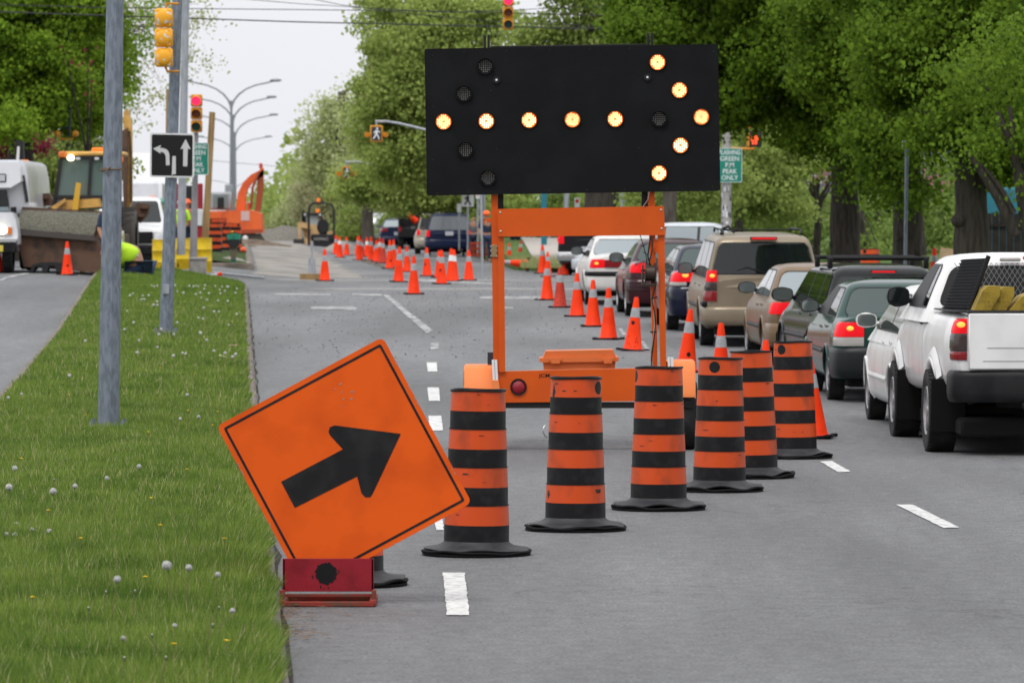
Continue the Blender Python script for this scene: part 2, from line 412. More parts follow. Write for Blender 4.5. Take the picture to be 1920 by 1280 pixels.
# painted lines -----------------------------------------------------
M_paintf = mat('worn_road_paint', (.42, .42, .41), .8, col2=(.17, .175, .175), nscale=3.5, thr=(.42, .56))
def quad_px(name, pts, off=.006):
    """paint patch whose outline follows the worn marking on the carriageway"""
    P = [gp(*p) for p in pts]
    b = MB()
    cx_ = sum(p.x for p in P) / len(P); cy_ = sum(p.y for p in P) / len(P)
    n = len(P); vs = []
    rg = random.Random(int(pts[0][0] * 7 + pts[0][1]))
    for i in range(n):
        a, c = P[i], P[(i + 1) % n]; k = max(2, int((c - a).length / .12)); k = min(k, 60)
        for j in range(k):
            q = a.lerp(c, j / k); q.x += rg.uniform(-.004, .004); q.y += rg.uniform(-.006, .006); vs.append((q.x, q.y, G(q.x, q.y) + off))
    b.add(vs, [tuple(range(len(vs)))])
    o = b.build(name, M_paint if P[0].y < 75 else M_paintf, smooth=0); struct(o)
    return o
def dash(pts): quad_px('lane_marking', pts)
dash([(830, 1075), (871, 1075), (880, 1155), (838, 1155)])
dash([(812, 974), (830, 974), (832, 995), (818, 995)]); dash([(803, 780), (827, 780), (831, 808), (806, 808)]); dash([(801, 727), (823, 727), (825, 752), (804, 752)])
dash([(800, 680), (819, 680), (820, 697), (802, 697)]); dash([(808, 644), (823, 643), (822, 655), (807, 656)])
dash([(718, 553), (729, 554), (770, 588), (812, 620), (800, 625), (762, 592)])
dash([(582, 575), (668, 575), (670, 581), (584, 580)]); dash([(516, 551), (620, 551), (620, 554), (516, 554)]); dash([(660, 551), (716, 552), (716, 555), (660, 554)])
dash([(1680, 947), (1712, 947), (1800, 990), (1770, 991)]); dash([(1538, 866), (1560, 865), (1596, 885), (1572, 886)])
dash([(1200, 640), (1207, 640), (1219, 655), (1210, 655)]); dash([(1159, 616), (1166, 616), (1175, 628), (1167, 628)]); dash([(1128, 590), (1134, 590), (1142, 600), (1136, 600)])
dash([(930, 576), (962, 576), (962, 579), (930, 579)]); dash([(780, 523), (925, 531), (925, 534), (790, 528)]); dash([(900, 556), (1020, 556), (1020, 561), (900, 561)])
dash([(0, 524), (46, 512), (60, 513), (0, 528)]); dash([(1100, 538), (1200, 538), (1200, 543), (1100, 543)])

# loose gravel scattered on the far carriageway, one sheet of stones nobody could count
b = MB()
for k in range(1500):
    d = rng.uniform(76, 150); x = rng.normal(-2.2, 2.6)
    if d < 128 and x < mR(d) + .1: continue
    r = rng.uniform(.006, .018); z = G(x, d) + r * .5
    q = [Vector((x + r * math.cos(a) * rng.uniform(.7, 1.2), d + r * math.sin(a), z - r * .45)) for a in (0, 1.6, 3.1, 4.7)]
    b.add(q + [Vector((x, d, z + r * .6))], [(0, 1, 4), (1, 2, 4), (2, 3, 4), (3, 0, 4)])
o = b.build('loose_gravel', mat('gravel_stone', (.08, .08, .085), .9)); o['kind'] = 'stuff'; o['label'] = 'dark loose gravel scattered over the far asphalt'; o['category'] = 'gravel'

# ------------------------------------------------------------------ grass
def tris_object(name, V_, m, nper=3):
    n = len(V_) // nper
    me = bpy.data.meshes.new(name); me.vertices.add(len(V_)); me.vertices.foreach_set('co', V_.astype(np.float32).ravel())
    me.loops.add(len(V_)); me.loops.foreach_set('vertex_index', np.arange(len(V_), dtype=np.int32))
    me.polygons.add(n); me.polygons.foreach_set('loop_start', np.arange(0, len(V_), nper, dtype=np.int32))
    me.polygons.foreach_set('loop_total', np.full(n, nper, dtype=np.int32))
    me.materials.append(m); me.update(calc_edges=True); me.validate()
    o = bpy.data.objects.new(name, me); C.objects.link(o); return o
def grass_blades(name, segs, m):
    V_ = []
    for (y0, y1, n, hh, ww) in segs:
        y = rng.uniform(y0, y1, n); u = rng.uniform(0, 1, n)
        xl = np.array([mL(a) for a in y]) + .12; xr = np.array([mR(a) for a in y]) - np.where(y < 45, .055, .10) - .035 * np.sin(y * 2.3) * np.sin(y * .9)
        x = xl + (xr - xl) * u
        edge = np.clip((xr - x) / .25, 0, 1)
        vis = (x / y * F + CX) > -60
        x, y, u, edge = x[vis], y[vis], u[vis], edge[vis]; k = len(x)
        cl = .62 + .5 * (np.sin(x * 3.1 + np.sin(y * 1.3) * 2) * np.sin(y * 1.9) * .5 + .5) + .35 * (np.sin(x * 11 + y * 3) * np.sin(y * 7.3 - x * 4) * .5 + .5)
        h = hh * cl * rng.uniform(.45, 1.25, k); th = rng.uniform(0, 2 * np.pi, k)
        z = np.array([G(a, c) for a, c in zip(x, y)]) + .10 + .05 * 4 * u * (1 - u)
        wv = ww * rng.uniform(.6, 1.3, k); lean = h * rng.uniform(.1, .75, k); la = rng.uniform(0, 2 * np.pi, k) + .6
        A = np.stack([x - np.cos(th) * wv, y - np.sin(th) * wv, z], 1); B = np.stack([x + np.cos(th) * wv, y + np.sin(th) * wv, z], 1)
        T = np.stack([x + np.cos(la) * lean + (1 - edge) * .05, y + np.sin(la) * lean, z + h], 1)
        V_.append(np.stack([A, B, T], 1).reshape(-1, 3))
    o = tris_object(name, np.concatenate(V_), m); o['kind'] = 'stuff'; return o
gm1 = leaf_mat('grass_blade', (.040, .100, .008), (.220, .305, .048), .35, 1.6, .85, 2.25, 2.0)
o = grass_blades('grass', [(22, 36, 190000, .078, .0030), (36, 58, 130000, .07, .0042), (58, 90, 75000, .065, .006), (90, 128.5, 60000, .07, .009)], gm1)
o['label'] = 'green lawn grass covering the median strip'; o['category'] = 'grass'
o = grass_blades('grass', [(22, 36, 5000, .045, .011), (36, 60, 3500, .045, .014)], leaf_mat('broad_leaf', (.03, .08, .012), (.08, .16, .03), .3)); o['label'] = 'broad dark weed leaves among the median grass'; o['category'] = 'weeds'
o = grass_blades('grass', [(22, 36, 9000, .085, .0030), (36, 58, 7000, .08, .004), (58, 100, 5000, .08, .006)], leaf_mat('straw_blade', (.30, .27, .12), (.42, .40, .20), .3))
o['label'] = 'green lawn grass covering the median strip'; o['category'] = 'grass'

# dandelions: seed heads and yellow flowers
M_stem = mat('dandelion_stem', (.16, .14, .06), .7); M_seed = mat('dandelion_fluff', (.88, .87, .84), .9, bump=1, bscale=400, var=.25, nscale=90)
M_dyel = mat('dandelion_petal', (.75, .52, .01), .7, var=.3, nscale=80); M_bud = mat('dandelion_bud', (.10, .13, .05), .8)
def dandelion(px, py, kind, gr, h=None, lean=0.0, sc_=1.0):
    """px,py = head position in the photo; the plant stands on the median ground under it"""
    h = h if h else random.uniform(.10, .2)
    p = gp(px, py, lift=.14 + h * .9); x, y = p.x, p.y; z0 = G(x, y) + .14
    if x > mR(y) - .2 or x < mL(y) + .2: return
    lab = {'seed': 'white dandelion seed head on a thin stem in the median grass', 'flower': 'open yellow dandelion flower in the median grass', 'bud': 'closed dandelion bud on a bent stem in the near grass'}[kind]
    t = thing('dandelion', lab, 'dandelion', (x - lean, y, z0), group=gr)
    b = MB(); tip = Vector((lean, 0, h * .9)); mid = Vector((lean * .35 + random.uniform(-.006, .006), .0, h * .5))
    b.tube([(0, 0, 0), mid, tip], .0022, 5); b.build('stem', M_stem, t)
    b = MB()
    if kind == 'seed': 
        r = random.uniform(.015, .022) * sc_
        b.sphere(tip + Vector((0, 0, r * .6)), r, 10); 
        for k in range(60):
            a = random.uniform(0, 6.28); c = random.uniform(-1, 1); s_ = math.sqrt(1 - c * c)
            d = Vector((s_ * math.cos(a), s_ * math.sin(a), c)); q = tip + Vector((0, 0, r * .6)); e = d.orthogonal() * .0015
            b.add([q + d * r * .9 + e, q + d * r * .9 - e, q + d * r * 1.25], [(0, 1, 2)])
        b.build('seed_head', M_seed, t)
    elif kind == 'flower':
        for k in range(22):
            a = 2 * math.pi * k / 22 + random.uniform(-.1, .1); q = tip; d = Vector((math.cos(a), math.sin(a), random.uniform(.05, .5))); e = Vector((-math.sin(a), math.cos(a), 0)) * .003; r = random.uniform(.012, .02)
            b.add([q - e * .4, q + d * r + e, q + d * r - e], [(0, 1, 2)])
        b.sphere(tip + Vector((0, 0, .003)), .009, 8, sc_=(1, 1, .6)); b.build('petals', M_dyel, t)
    else:
        b.sphere(tip, .007, 8, sc_=(1, 1, 1.5)); b.sphere(tip + Vector((0, 0, .008)), .005, 6, mi=1); b.build('bud', [M_bud, M_seed], t)
    return t
gs = 'white dandelion seed heads in the median grass'; gy = 'yellow dandelion flowers in the median grass'; gb = 'dandelion buds in the near grass'
for px, py, hh, ln, s_ in [(312, 1065, .27, -.03, 1.35), (353, 1068, .26, .01, .8), (219, 1090, .24, .03, .9), (260, 877, .13, 0, 1), (99, 925, .11, 0, 1.05), (140, 914, .15, .01, 1), (16, 917, .16, 0, 1), (27, 881, .1, 0, .9), (200, 899, .08, 0, .8), (11, 1004, .06, 0, .7), (30, 986, .05, 0, .8), (27, 1006, .05, 0, .7), (60, 996, .06, 0, .7), (91, 999, .06, 0, .8), (408, 1080, .22, .02, .6), (435, 1148, .16, .08, .7), (327, 1175, .1, 0, .6), (230, 1200, .08, 0, .6), (338, 787, .1, 0, .9), (351, 742, .1, 0, 1), (160, 640, .12, 0, 1), (130, 706, .12, 0, 1), (372, 783, .1, 0, .8), (15, 747, .1, 0, .8), (40, 740, .1, 0, .8)]:
    dandelion(px, py, 'seed', gs, hh, ln, s_ * 1.1)
for px, py in [(283, 934), (272, 1082), (325, 1208), (424, 1202), (90, 957), (408, 772), (398, 797), (278, 810), (160, 778), (352, 770), (365, 700), (300, 690), (40, 860), (150, 1010), (350, 880), (60, 1120), (300, 985), (420, 1010), (220, 690), (130, 740)]: dandelion(px, py, 'flower', gy, .12)
for px, py, ln in [(198, 1112, .02), (252, 1110, .01), (410, 1141, .06), (398, 1174, .05), (284, 1193, -.03), (165, 1142, .01), (232, 1236, .01), (101, 900, 0), (310, 1235, .02)]: dandelion(px, py, 'bud', gb, .16, ln)
rd = random.Random(5)
for k in range(85):
    py = 536 + 140 * rd.random() ** 2.2; px = rd.uniform(205, 470)
    dandelion(px, py, 'seed', gs, rd.uniform(.08, .16), 0, 1.0)
for k in range(14): dandelion(rd.uniform(230, 450), rd.uniform(545, 620), 'flower', gy, .1)
b = MB(); p = gp(420, 670, .14); b.box((p.x - .075, p.y - .05, p.z), (p.x + .075, p.y + .05, p.z + .02), bev=.008, rot=Matrix.Rotation(.3, 3, 'Y')); tag(b.build('litter_wrapper', mat('wrapper', (.7, .68, .4), .5), origin=tuple(p)), 'pale yellow crumpled wrapper lying on the median grass', 'litter')
b = MB(); p = gp(437, 648, .14); b.box((p.x - .06, p.y - .05, p.z), (p.x + .06, p.y + .05, p.z + .016), bev=.006); tag(b.build('litter_wrapper', mat('wrapper_pink', (.6, .3, .28), .5), origin=tuple(p)), 'pink crumpled wrapper lying on the median grass', 'litter')
# dead leaf litter by the kerb
b = MB()
for k in range(260):
    y = rng.choice([27.6, 29.2]) + rng.normal(0, .5); x = med_r(y) + abs(rng.normal(0.02, .12)); a = rng.uniform(0, 6.28); l = rng.uniform(.012, .05)
    z = G(x, y) + .006 + rng.uniform(0, .012); dx, dy = math.cos(a) * l, math.sin(a) * l
    b.add([(x - dx, y - dy, z), (x + dy * .1, y - dx * .1, z + .004), (x + dx, y + dy, z + .004)], [(0, 1, 2)])
o = b.build('leaf_litter', mat('dead_leaf', (.22, .12, .06), .9, var=.5, nscale=40)); o['kind'] = 'stuff'; o['label'] = 'dry brown leaf litter along the median kerb'; o['category'] = 'leaf litter'
# ================================================================== work-zone objects
M_org = mat('orange_sheeting', (.68, .092, .006), .42, spec=.15, col2=(.50, .062, .006), nscale=3.5, thr=(.45, .8), bump=.04, bscale=6)
M_blk = mat('black_vinyl', (.010, .010, .011), .5, col2=(.018, .018, .019), nscale=6, spec=.15)
M_borg = mat('barrel_orange', (.58, .068, .010), .38, spec=.3, col2=(.33, .05, .014), nscale=6, thr=(.53, .72), rand=1, stretch=(1, 1, .55))
M_bblk = mat('barrel_black', (.009, .009, .010), .5, col2=(.020, .020, .021), nscale=10, thr=(.5, .7), rand=1, spec=.18)
M_rub = mat('rubber', (.026, .026, .028), .6, col2=(.065, .065, .066), nscale=5, bump=.3, bscale=20, thr=(.45, .75), rand=1)
M_rubd = mat('rubber_dark', (.008, .008, .0085), .8, spec=.15)
M_scuff = mat('scuff', (.03, .028, .026), .7)
M_red = mat('red_painted_steel', (.26, .012, .022), .4, col2=(.17, .008, .015), nscale=6, thr=(.45, .7), bump=.1, bscale=30)
M_redd = mat('rusty_red_steel', (.24, .03, .02), .65, col2=(.12, .05, .03), nscale=16)
M_galv = mat('galvanised_steel', (.215, .245, .29), .5, metal=.35, col2=(.145, .17, .205), nscale=26, thr=(.42, .6), stretch=(1, 1, .3))
M_galv2 = mat('light_galvanised_steel', (.36, .38, .41), .5, metal=.3, col2=(.28, .30, .33), nscale=9, stretch=(1, 1, .3))
M_steel = mat('bolt_steel', (.45, .45, .45), .4, metal=.8)

# ---- tilted orange arrow sign in a red steel stand
d0 = 29.6; s0 = F / d0
def S2(px, py, dy=0.0): return W(px, py, d0 + dy)
base = gp(613, 1130); O = Vector((base.x, d0, G(base.x, d0)))
t = thing('road_sign', 'orange diamond road sign with a black arrow, leaning askew in a red stand', 'road sign', tuple(O))
U = (W(716, 630, d0) - W(404, 798, d0)); side = U.length; U.normalize(); Vv = Vector((-U.z, 0, U.x)); Nn = Vector((0, -1, 0))
cen = (W(885, 943, d0) + W(404, 798, d0)) / 2
ftilt = Matrix.Rotation(R(-7), 3, 'X')       # top leans slightly back
def rrect(h, r, n=6, w_=None):
    w_ = h if w_ is None else w_; P = []
    for cx_, cy_, a0 in ((w_ - r, h - r, 0), (-w_ + r, h - r, 90), (-w_ + r, -h + r, 180), (w_ - r, -h + r, 270)):
        for k in range(n + 1): a = R(a0 + 90 * k / n); P.append((cx_ + r * math.cos(a), cy_ + r * math.sin(a)))
    return P
hh = side / 2
fr = (cen, U, Vv, Nn)
b = MB(); b.prism(rrect(hh, .035), fr, .006); sp_ = b.build('sign_panel', [M_org], t, O)
b = MB(); o1 = rrect(hh - .028, .012, 4); o2 = rrect(hh - .042, .008, 4); n = len(o1)
fp = lambda u, v, e: cen + U * u + Vv * v + Nn * e
vs = [fp(u, v, .0018) for u, v in o1] + [fp(u, v, .0018) for u, v in o2]
b.add(vs, [(i, (i + 1) % n, n + (i + 1) % n, n + i) for i in range(n)]); b.build('border', M_blk, sp_, O, smooth=0)
def inv(px, py):
    q = W(px, py, d0) - cen; return (q.dot(U), q.dot(Vv))
A = [inv(*p) for p in [(526, 903), (645, 840), (621, 812)]]
arrow = [(526, 903), (552, 952), (669, 893), (677, 924), (684, 932), (694, 932), (699, 924), (751, 813), (626, 797), (617, 801), (615, 810), (619, 817), (642, 842)]
b = MB(); vs = [fp(*inv(*p), .002) for p in arrow]; b.add(vs, [tuple(range(len(vs)))])
b.build('arrow', M_blk, sp_, O, smooth=0)
b = MB()          # edge nicks and bare aluminium scratches
rs = random.Random(3)
for k in range(26):
    e_ = rs.choice([0, 0, 1, 2]); a = rs.uniform(-.95, .95) * hh; l = rs.uniform(.004, .014)
    c_ = {0: (hh - .006, a), 1: (a, -hh + .006), 2: (-hh + .006, a)}[e_]
    if e_ == 1: vs = [fp(c_[0] - l, c_[1] - .003, .0022), fp(c_[0] + l, c_[1] - .002, .0022), fp(c_[0], c_[1] + .004, .0022)]
    else: vs = [fp(c_[0] - .003, c_[1] - l, .0022), fp(c_[0] + .003, c_[1] + l * .4, .0022), fp(c_[0] - .002, c_[1] + l, .0022)]
    b.add(vs, [(0, 1, 2)])
for k in range(9):
    u, v = .19 + rs.uniform(-.05, .05), .36 + rs.uniform(-.07, .05); l = rs.uniform(.004, .012)
    b.add([fp(u - l, v, .0022), fp(u, v + l * .4, .0022), fp(u + l, v + .003, .0022), fp(u, v - l * .4, .0022)], [(0, 1, 2, 3)])
b.build('scratches', mat('scratched_paint', (.30, .22, .17), .6), sp_, O, smooth=0)
for o_ in (sp_,):   # lean the whole panel backwards about its lower edge
    pv = Vector((cen.x, d0, O.z + .18)) - O
    o_.matrix_local = Matrix.Translation(pv) @ Matrix.Rotation(R(-5), 4, 'X') @ Matrix.Translation(-pv)
# stand
zb = O.z; X0, X1 = W(530, 1000, d0).x, W(701, 1000, d0).x; zt_ = W(0, 1046, d0).z; zl = W(0, 1108, d0).z
b = MB(); b.box((X0, d0 - .05, zl), (X1, d0 - .042, zt_), bev=.002); b.box((X0 + .004, d0 - .05, zl), (X0 + .012, d0 + .02, zt_ - .002)); b.box((X1 - .012, d0 - .05, zl), (X1 - .004, d0 + .02, zt_ - .002))
fpn = b.build('front_plate', M_red, t, O)
b = MB(); cc = W(611, 1075, d0 - .05); vs = []
for k in range(48):
    a = 2 * math.pi * k / 48; r = .059 * (1 + rs.uniform(-.09, .12)); vs.append((cc.x + r * math.cos(a), d0 - .0522, cc.z + r * math.sin(a)))
b.add(vs, [tuple(range(48))[::-1]])
for dx, dz, r in [(-.03, -.075, .004), (.012, -.08, .003), (-.012, -.085, .0025), (.07, .01, .004), (-.075, -.02, .004)]: b.add([(cc.x + dx + r * math.cos(a), d0 - .0522, cc.z + dz + 2.5 * r * math.sin(a)) for a in (0, 1, 2, 3.1, 4, 5)], [(5, 4, 3, 2, 1, 0)])
b.build('sprayed_dot', M_blk, fpn, O, smooth=0)
b = MB(); zz = zb + .002
b.box((X0 - .01, d0 - .16, zz), (X1 + .005, d0 - .12, zz + .028), bev=.004); b.box((X0, d0 + .28, zz), (X1, d0 + .32, zz + .03), bev=.004)
b.box((X0 - .016, d0 - .155, zz), (X0 + .02, d0 + .32, zz + .036), bev=.004); b.box((X1 - .022, d0 - .155, zz), (X1 + .014, d0 + .32, zz + .036), bev=.004)
b.box((X0 - .016, d0 - .075, zz + .034), (X0 + .012, d0 - .03, zl + .01), bev=.003); b.box((X1 - .012, d0 - .075, zz + .034), (X1 + .014, d0 - .03, zl + .01), bev=.003)
b.box((X0 + .012, d0 - .04, zz + .045), (X1 - .012, d0 - .01, zz + .062), bev=.003)
b.build('base_frame', M_redd, t, O)

# ---- construction barrels
def barrel(name, label, px, pyb, sx_, h=1.0, lean=0.0, dot=None, wob=1.0, seed=0, rot=0.0, group='black and orange barrels closing the lane', top_broken=False):
    d = F / sx_; x = (px - CX) / sx_; z0 = G(x, d)
    t = thing('traffic_barrel', label, 'traffic barrel', (x, d, z0), (0, R(lean), 0), group)
    rs = random.Random(seed); ph = rs.uniform(0, 6)
    # body: four stepped sleeves
    H0, hs_ = .085, .243 * h; sl = MB(); R0 = [.208, .198, .188, .178]
    sk = .0035
    for k in range(4):
        zb_ = H0 + k * hs_; r = R0[k]; rt = r - .006
        prof = [(r + .001, zb_), (r, zb_ + hs_ * .455), (r, zb_ + hs_ * .455), (rt, zb_ + hs_ - .008)]
        sl.lathe(prof, n=40, mi=[1, 1, 0])
        sl.lathe([(rt, zb_ + hs_ - .008), (rt + .004, zb_ + hs_ - .007), (rt + .004, zb_ + hs_ - .001), (rt - .008, zb_ + hs_)], n=40, mi=1)
    body = sl.build('body', [M_borg, M_bblk], t)
    zt_ = H0 + 4 * hs_
    b = MB(); b.lathe([(.166, zt_ - .03), (.170, zt_), (.178, zt_ + .004), (.181, zt_), (.179, zt_ - .008)], n=40, wob=lambda a, r: .003 * math.sin(3 * a + ph))
    b.lathe([(.170, zt_ - .01), (.12, zt_ - .016), (.0, zt_ - .02)], n=40)
    b.build('top_rim', M_bblk, t)
    # rubber skirt and weight rings
    b = MB(); b.lathe([(.209, H0 + .006), (.213, H0), (.222, H0 - .008), (.245, H0 - .02), (.29, .055), (.325, .047), (.338, .042), (.334, .034), (.2, .035)], n=56, wob=lambda a, r: wob * (.010 * math.sin(4 * a + ph) + .005 * math.sin(7 * a)) * max(0, (r - .23) / .12) ** 1.5)
    b.build('rubber_skirt', M_rub, t)
    for q, (rr_, zz_) in enumerate(((.356, .020), (.350, .002))):
        b = MB(); b.lathe([(.22, zz_ + .012), (rr_ - .006, zz_ + .016), (rr_, zz_ + .009), (rr_ - .004, zz_), (.22, zz_)], n=56, wob=lambda a, r: wob * (.006 * math.sin(3 * a + ph * 2 + q) + .004 * math.sin(8 * a + q)) * max(0, (r - .23) / .12) * (0 if q else 1))
        b.build('weight_ring', M_rubd, t)
    def patch(ang, zc, ru, rv, m, nm, dots=18):
        """stencilled or scuffed mark bent round the sleeve"""
        k = min(3, int((zc - H0) / hs_)); r = R0[k] - .003 + .002; vs = []
        for i in range(dots):
            a = 2 * math.pi * i / dots; e = 1 if m is M_blk else rs.uniform(.6, 1.2)
            aa = ang + ru * e * math.cos(a) / r; zz_ = zc + rv * e * math.sin(a); rq = r - .006 * ((zz_ - H0 - k * hs_) / hs_ - .5) * 1.0 + .0012
            vs.append((rq * math.cos(aa), rq * math.sin(aa), zz_))
        vs.append((((r + .001) * math.cos(ang)), ((r + .001) * math.sin(ang)), zc))
        bb = MB(); bb.add(vs, [(dots, i, (i + 1) % dots) for i in range(dots)]); bb.build(nm, m, body)
    if dot is not None: patch(R(-90 + dot), H0 + 3.72 * hs_, .045, .045, M_blk, 'black_dot')
    for q in range(6):
        k = rs.randrange(4); patch(R(-90 + rs.uniform(-75, 75)), H0 + (k + rs.uniform(.56, .93)) * hs_, rs.uniform(.006, .03), rs.uniform(.0015, .005), M_scuff, 'scuff_mark', 9)
    if top_broken:
        patch(R(-90 + 50), H0 + .80 * hs_, .035, .016, M_scuff, 'scuff_mark', 12); patch(R(-90 - 66), H0 + .7 * hs_, .02, .03, M_scuff, 'scuff_mark', 12); patch(R(-90 - 60), H0 + 3.6 * hs_, .02, .05, M_scuff, 'scuff_mark', 12)
    t.rotation_euler[2] = rot
    return t
barrel('b', 'nearest traffic barrel, black and orange, partly behind the tilted arrow sign', 893, 1045, 293, lean=.7, seed=1, wob=.7)
barrel('b', 'scuffed traffic barrel second from the left, in front of the trailer tail', 1079, 1000, 271, lean=.2, dot=62, seed=2, top_broken=True)
barrel('b', 'traffic barrel third from the left, standing before the right upright of the board', 1235, 960, 252.5, lean=.2, dot=-82, seed=3, wob=1.3)
barrel('b', 'traffic barrel with one black dot centred on its top band', 1349, 925, 236, lean=.5, dot=-18, seed=4, wob=1.5)
barrel('b', 'traffic barrel mostly hidden behind the one with the black dot', 1412, 897, 224, lean=-.9, seed=5, wob=1.6)
bt = barrel('b', 'farthest traffic barrel, with a dot and a worn mark on its top band', 1489, 862, 206.5, lean=-.6, dot=-40, seed=6, wob=1.5)
barrel('b', 'traffic barrel hidden behind the tilted sign except for its rubber foot', 652, 1100, 320, seed=8, h=.84, wob=1.6)

# ---- arrow-board trailer
dB = 50.0; sB = F / dB
M_tor = mat('trailer_orange', (.62, .090, .006), .38, col2=(.56, .08, .006), nscale=2.5, bump=.05, bscale=4, coat=.15)
M_tlo = mat('faded_orange_fender', (.80, .235, .075), .5, spec=.15, col2=(.72, .19, .06), nscale=2.5)
M_brd = mat('board_black', (.0065, .0068, .0075), .6, col2=(.009, .0095, .0105), nscale=3, spec=.12)
M_mast = mat('mast_black', (.012, .012, .012), .5)
M_blt = mat('bolt_head', (.5, .42, .36), .35, metal=.8)
M_white = mat('white_metal', (.72, .72, .72), .5)
M_tyre = mat('tyre_rubber', (.016, .016, .017), .85, bump=.25, bscale=30, col2=(.03, .03, .03), nscale=6)
tO = Vector((W(1090, 0, dB).x, dB, 0.0))
tr = thing('arrow_board_trailer', 'orange trailer carrying a black arrow board lit as an arrow pointing right', 'arrow board', tuple(tO))
def B(px, py, dy=0.0): return W(px, py, dB + 0) + Vector((0, dy, 0))
def bx_(mb, x0, y0, x1, y1, ya, yb, bev=.003, mi=0):
    a = B(x0, y1); c = B(x1, y0); mb.box((a.x, dB + ya, a.z), (c.x, dB + yb, c.z), bev=bev, mi=mi)
TL, TR, BR, BL = B(797, 93), B(1346, 84), B(1349, 358), B(800, 367)
U = (TR - TL).normalized(); Vv = Vector((-U.z, 0, U.x)); cen = (TL + TR + BR + BL) / 4
bw = (TR - TL).length / 2; bh = (TL - BL).length / 2; Nn = Vector((0, -1, 0)); cenf = cen + Nn * .10
b = MB(); b.prism(rrect(bh, .02, 4, bw), (cenf, U, Vv, Nn), .06)
board = b.build('display_board', M_brd, tr, tO)
b = MB()
for px, py in [(870, 99), (950, 97), (1030, 95), (1105, 93), (1180, 92), (1260, 91), (812, 105), (812, 200), (812, 300), (820, 362), (880, 360), (960, 358), (1030, 357), (1100, 356), (1170, 355), (1250, 354), (1335, 350), (1337, 98), (1340, 180), (1341, 270), (920, 171), (931, 280), (1197, 278), (930, 160)]:
    p = B(px, py) - tO; b.sphere((p.x, -.101, p.z), .0035, 6)
b.build('rivets', mat('dark_rivet', (.08, .08, .08), .4), board, smooth=60)
M_lit = mat('lamp_led_lit', (1, .85, .6), .4, emit=(1.0, .66, .30), es=2.6)
M_litb = mat('lamp_glow_orange', (.9, .25, .03), .4, emit=(1.0, .13, .005), es=.45)
M_led = mat('lamp_led_off', (.42, .41, .38), .35); M_lensd = mat('lamp_lens_dark', (.012, .012, .013), .25)
lit = [(832, 229), (912, 228), (992, 226), (1073, 225), (1153, 224), (1314, 220), (1232, 118), (1273, 170), (1275, 273), (1235, 325)]
off = [(910, 125), (870, 176), (873, 281), (915, 333), (1235, 223)]
def hood(mb, c, r, d):
    n = 28; vs = []
    for k in range(n + 1):
        a = R(0) + R(360) * k / n; dep = d * (.25 + .75 * (0.5 + .5 * math.sin(a)))
        for rr_, e in ((r, 0), (r, dep), (r - .004, dep), (r - .004, 0)):
            vs.append((c.x + rr_ * math.cos(a), c.y - e, c.z + rr_ * math.sin(a)))
    mb.add(vs, [(k * 4 + j, (k + 1) * 4 + j, (k + 1) * 4 + j + 1, k * 4 + j + 1) for k in range(n) for j in range(3)])
for i, (px, py) in enumerate(lit + off):
    p = B(px, py); c = Vector((p.x, dB - .162 + .06, p.z)) - tO; on = i < len(lit)
    r = .066; yy = c.y
    mb = MB(); mb.cyl((c.x, yy + .002, c.z), (c.x, yy - .012, c.z), r + .008, n=28, mi=0)
    lamp = mb.build('lamp', [M_litb if on else M_lensd], board, smooth=30)
    g = MB(); st = .0180
    turn = R(30) if (px, py) in ((1073, 225), (1314, 220)) else 0
    for u in range(-3, 4):
        for v in range(-3, 4):
            uu, vv_ = u * st, v * st * (1.0 if on else 1.0)
            if uu * uu + vv_ * vv_ > (.058) ** 2 or (u == 0 and v == 0 and on): continue
            a_ = uu * math.cos(turn) - vv_ * math.sin(turn); e_ = uu * math.sin(turn) + vv_ * math.cos(turn)
            if on: g.box((c.x + a_ - .0052, yy - .016, c.z + e_ - (.0082 if not turn else .005)), (c.x + a_ + .0052, yy - .0125, c.z + e_ + (.0082 if not turn else .005)))
            else: g.sphere((c.x + a_, yy - .0125, c.z + e_), .0058, 6)
    g.build('led_array', M_lit if on else M_led, lamp, smooth=60)
    hd = MB(); hood(hd, Vector((c.x, yy, c.z)), r + .010, .10 if not on else .05)
    for a in (35, 145, 215, 325): hd.sphere((c.x + (r + .018) * math.cos(R(a)), yy, c.z + (r + .018) * math.sin(R(a))), .004, 6)
    hd.build('hood', M_mast, lamp, smooth=50)
for px, py in ((931, 151), (1213, 146)):
    p = B(px, py); c = Vector((p.x, dB - .101, p.z)) - tO
    mb = MB(); mb.cyl((c.x, c.y, c.z), (c.x, c.y - .02, c.z), .034, n=18); k_ = mb.build('photocell', M_mast, board)
    mb = MB(); mb.cyl((c.x, c.y - .019, c.z), (c.x, c.y - .024, c.z), .010, n=14, mi=0); mb.build('sensor_lens', M_white, k_)
b = MB()      # masts, black inner posts and top rail
for q_ in ((907, 67, 911.5, 360), (914, 66, 918.5, 360), (1212.5, 63, 1217, 355), (1220, 62, 1225, 355), (933.5, 340, 944, 392), (1203, 340, 1214, 392)): b = MB(); bx_(b, *q_, .0, .05); b.build('mast', M_mast, tr, tO)
b = MB(); q = .5
a0, a1 = B(920, 88), B(1211, 79); b.box((a0.x, dB + .0, a0.z - .12), (a1.x, dB + .04, a0.z + .015), rot=Matrix.Rotation(-R(.9), 3, 'Y'), bev=.003)
a0 = B(975, 88); b.build('top_rail', M_mast, tr, tO)
b = MB()      # orange uprights
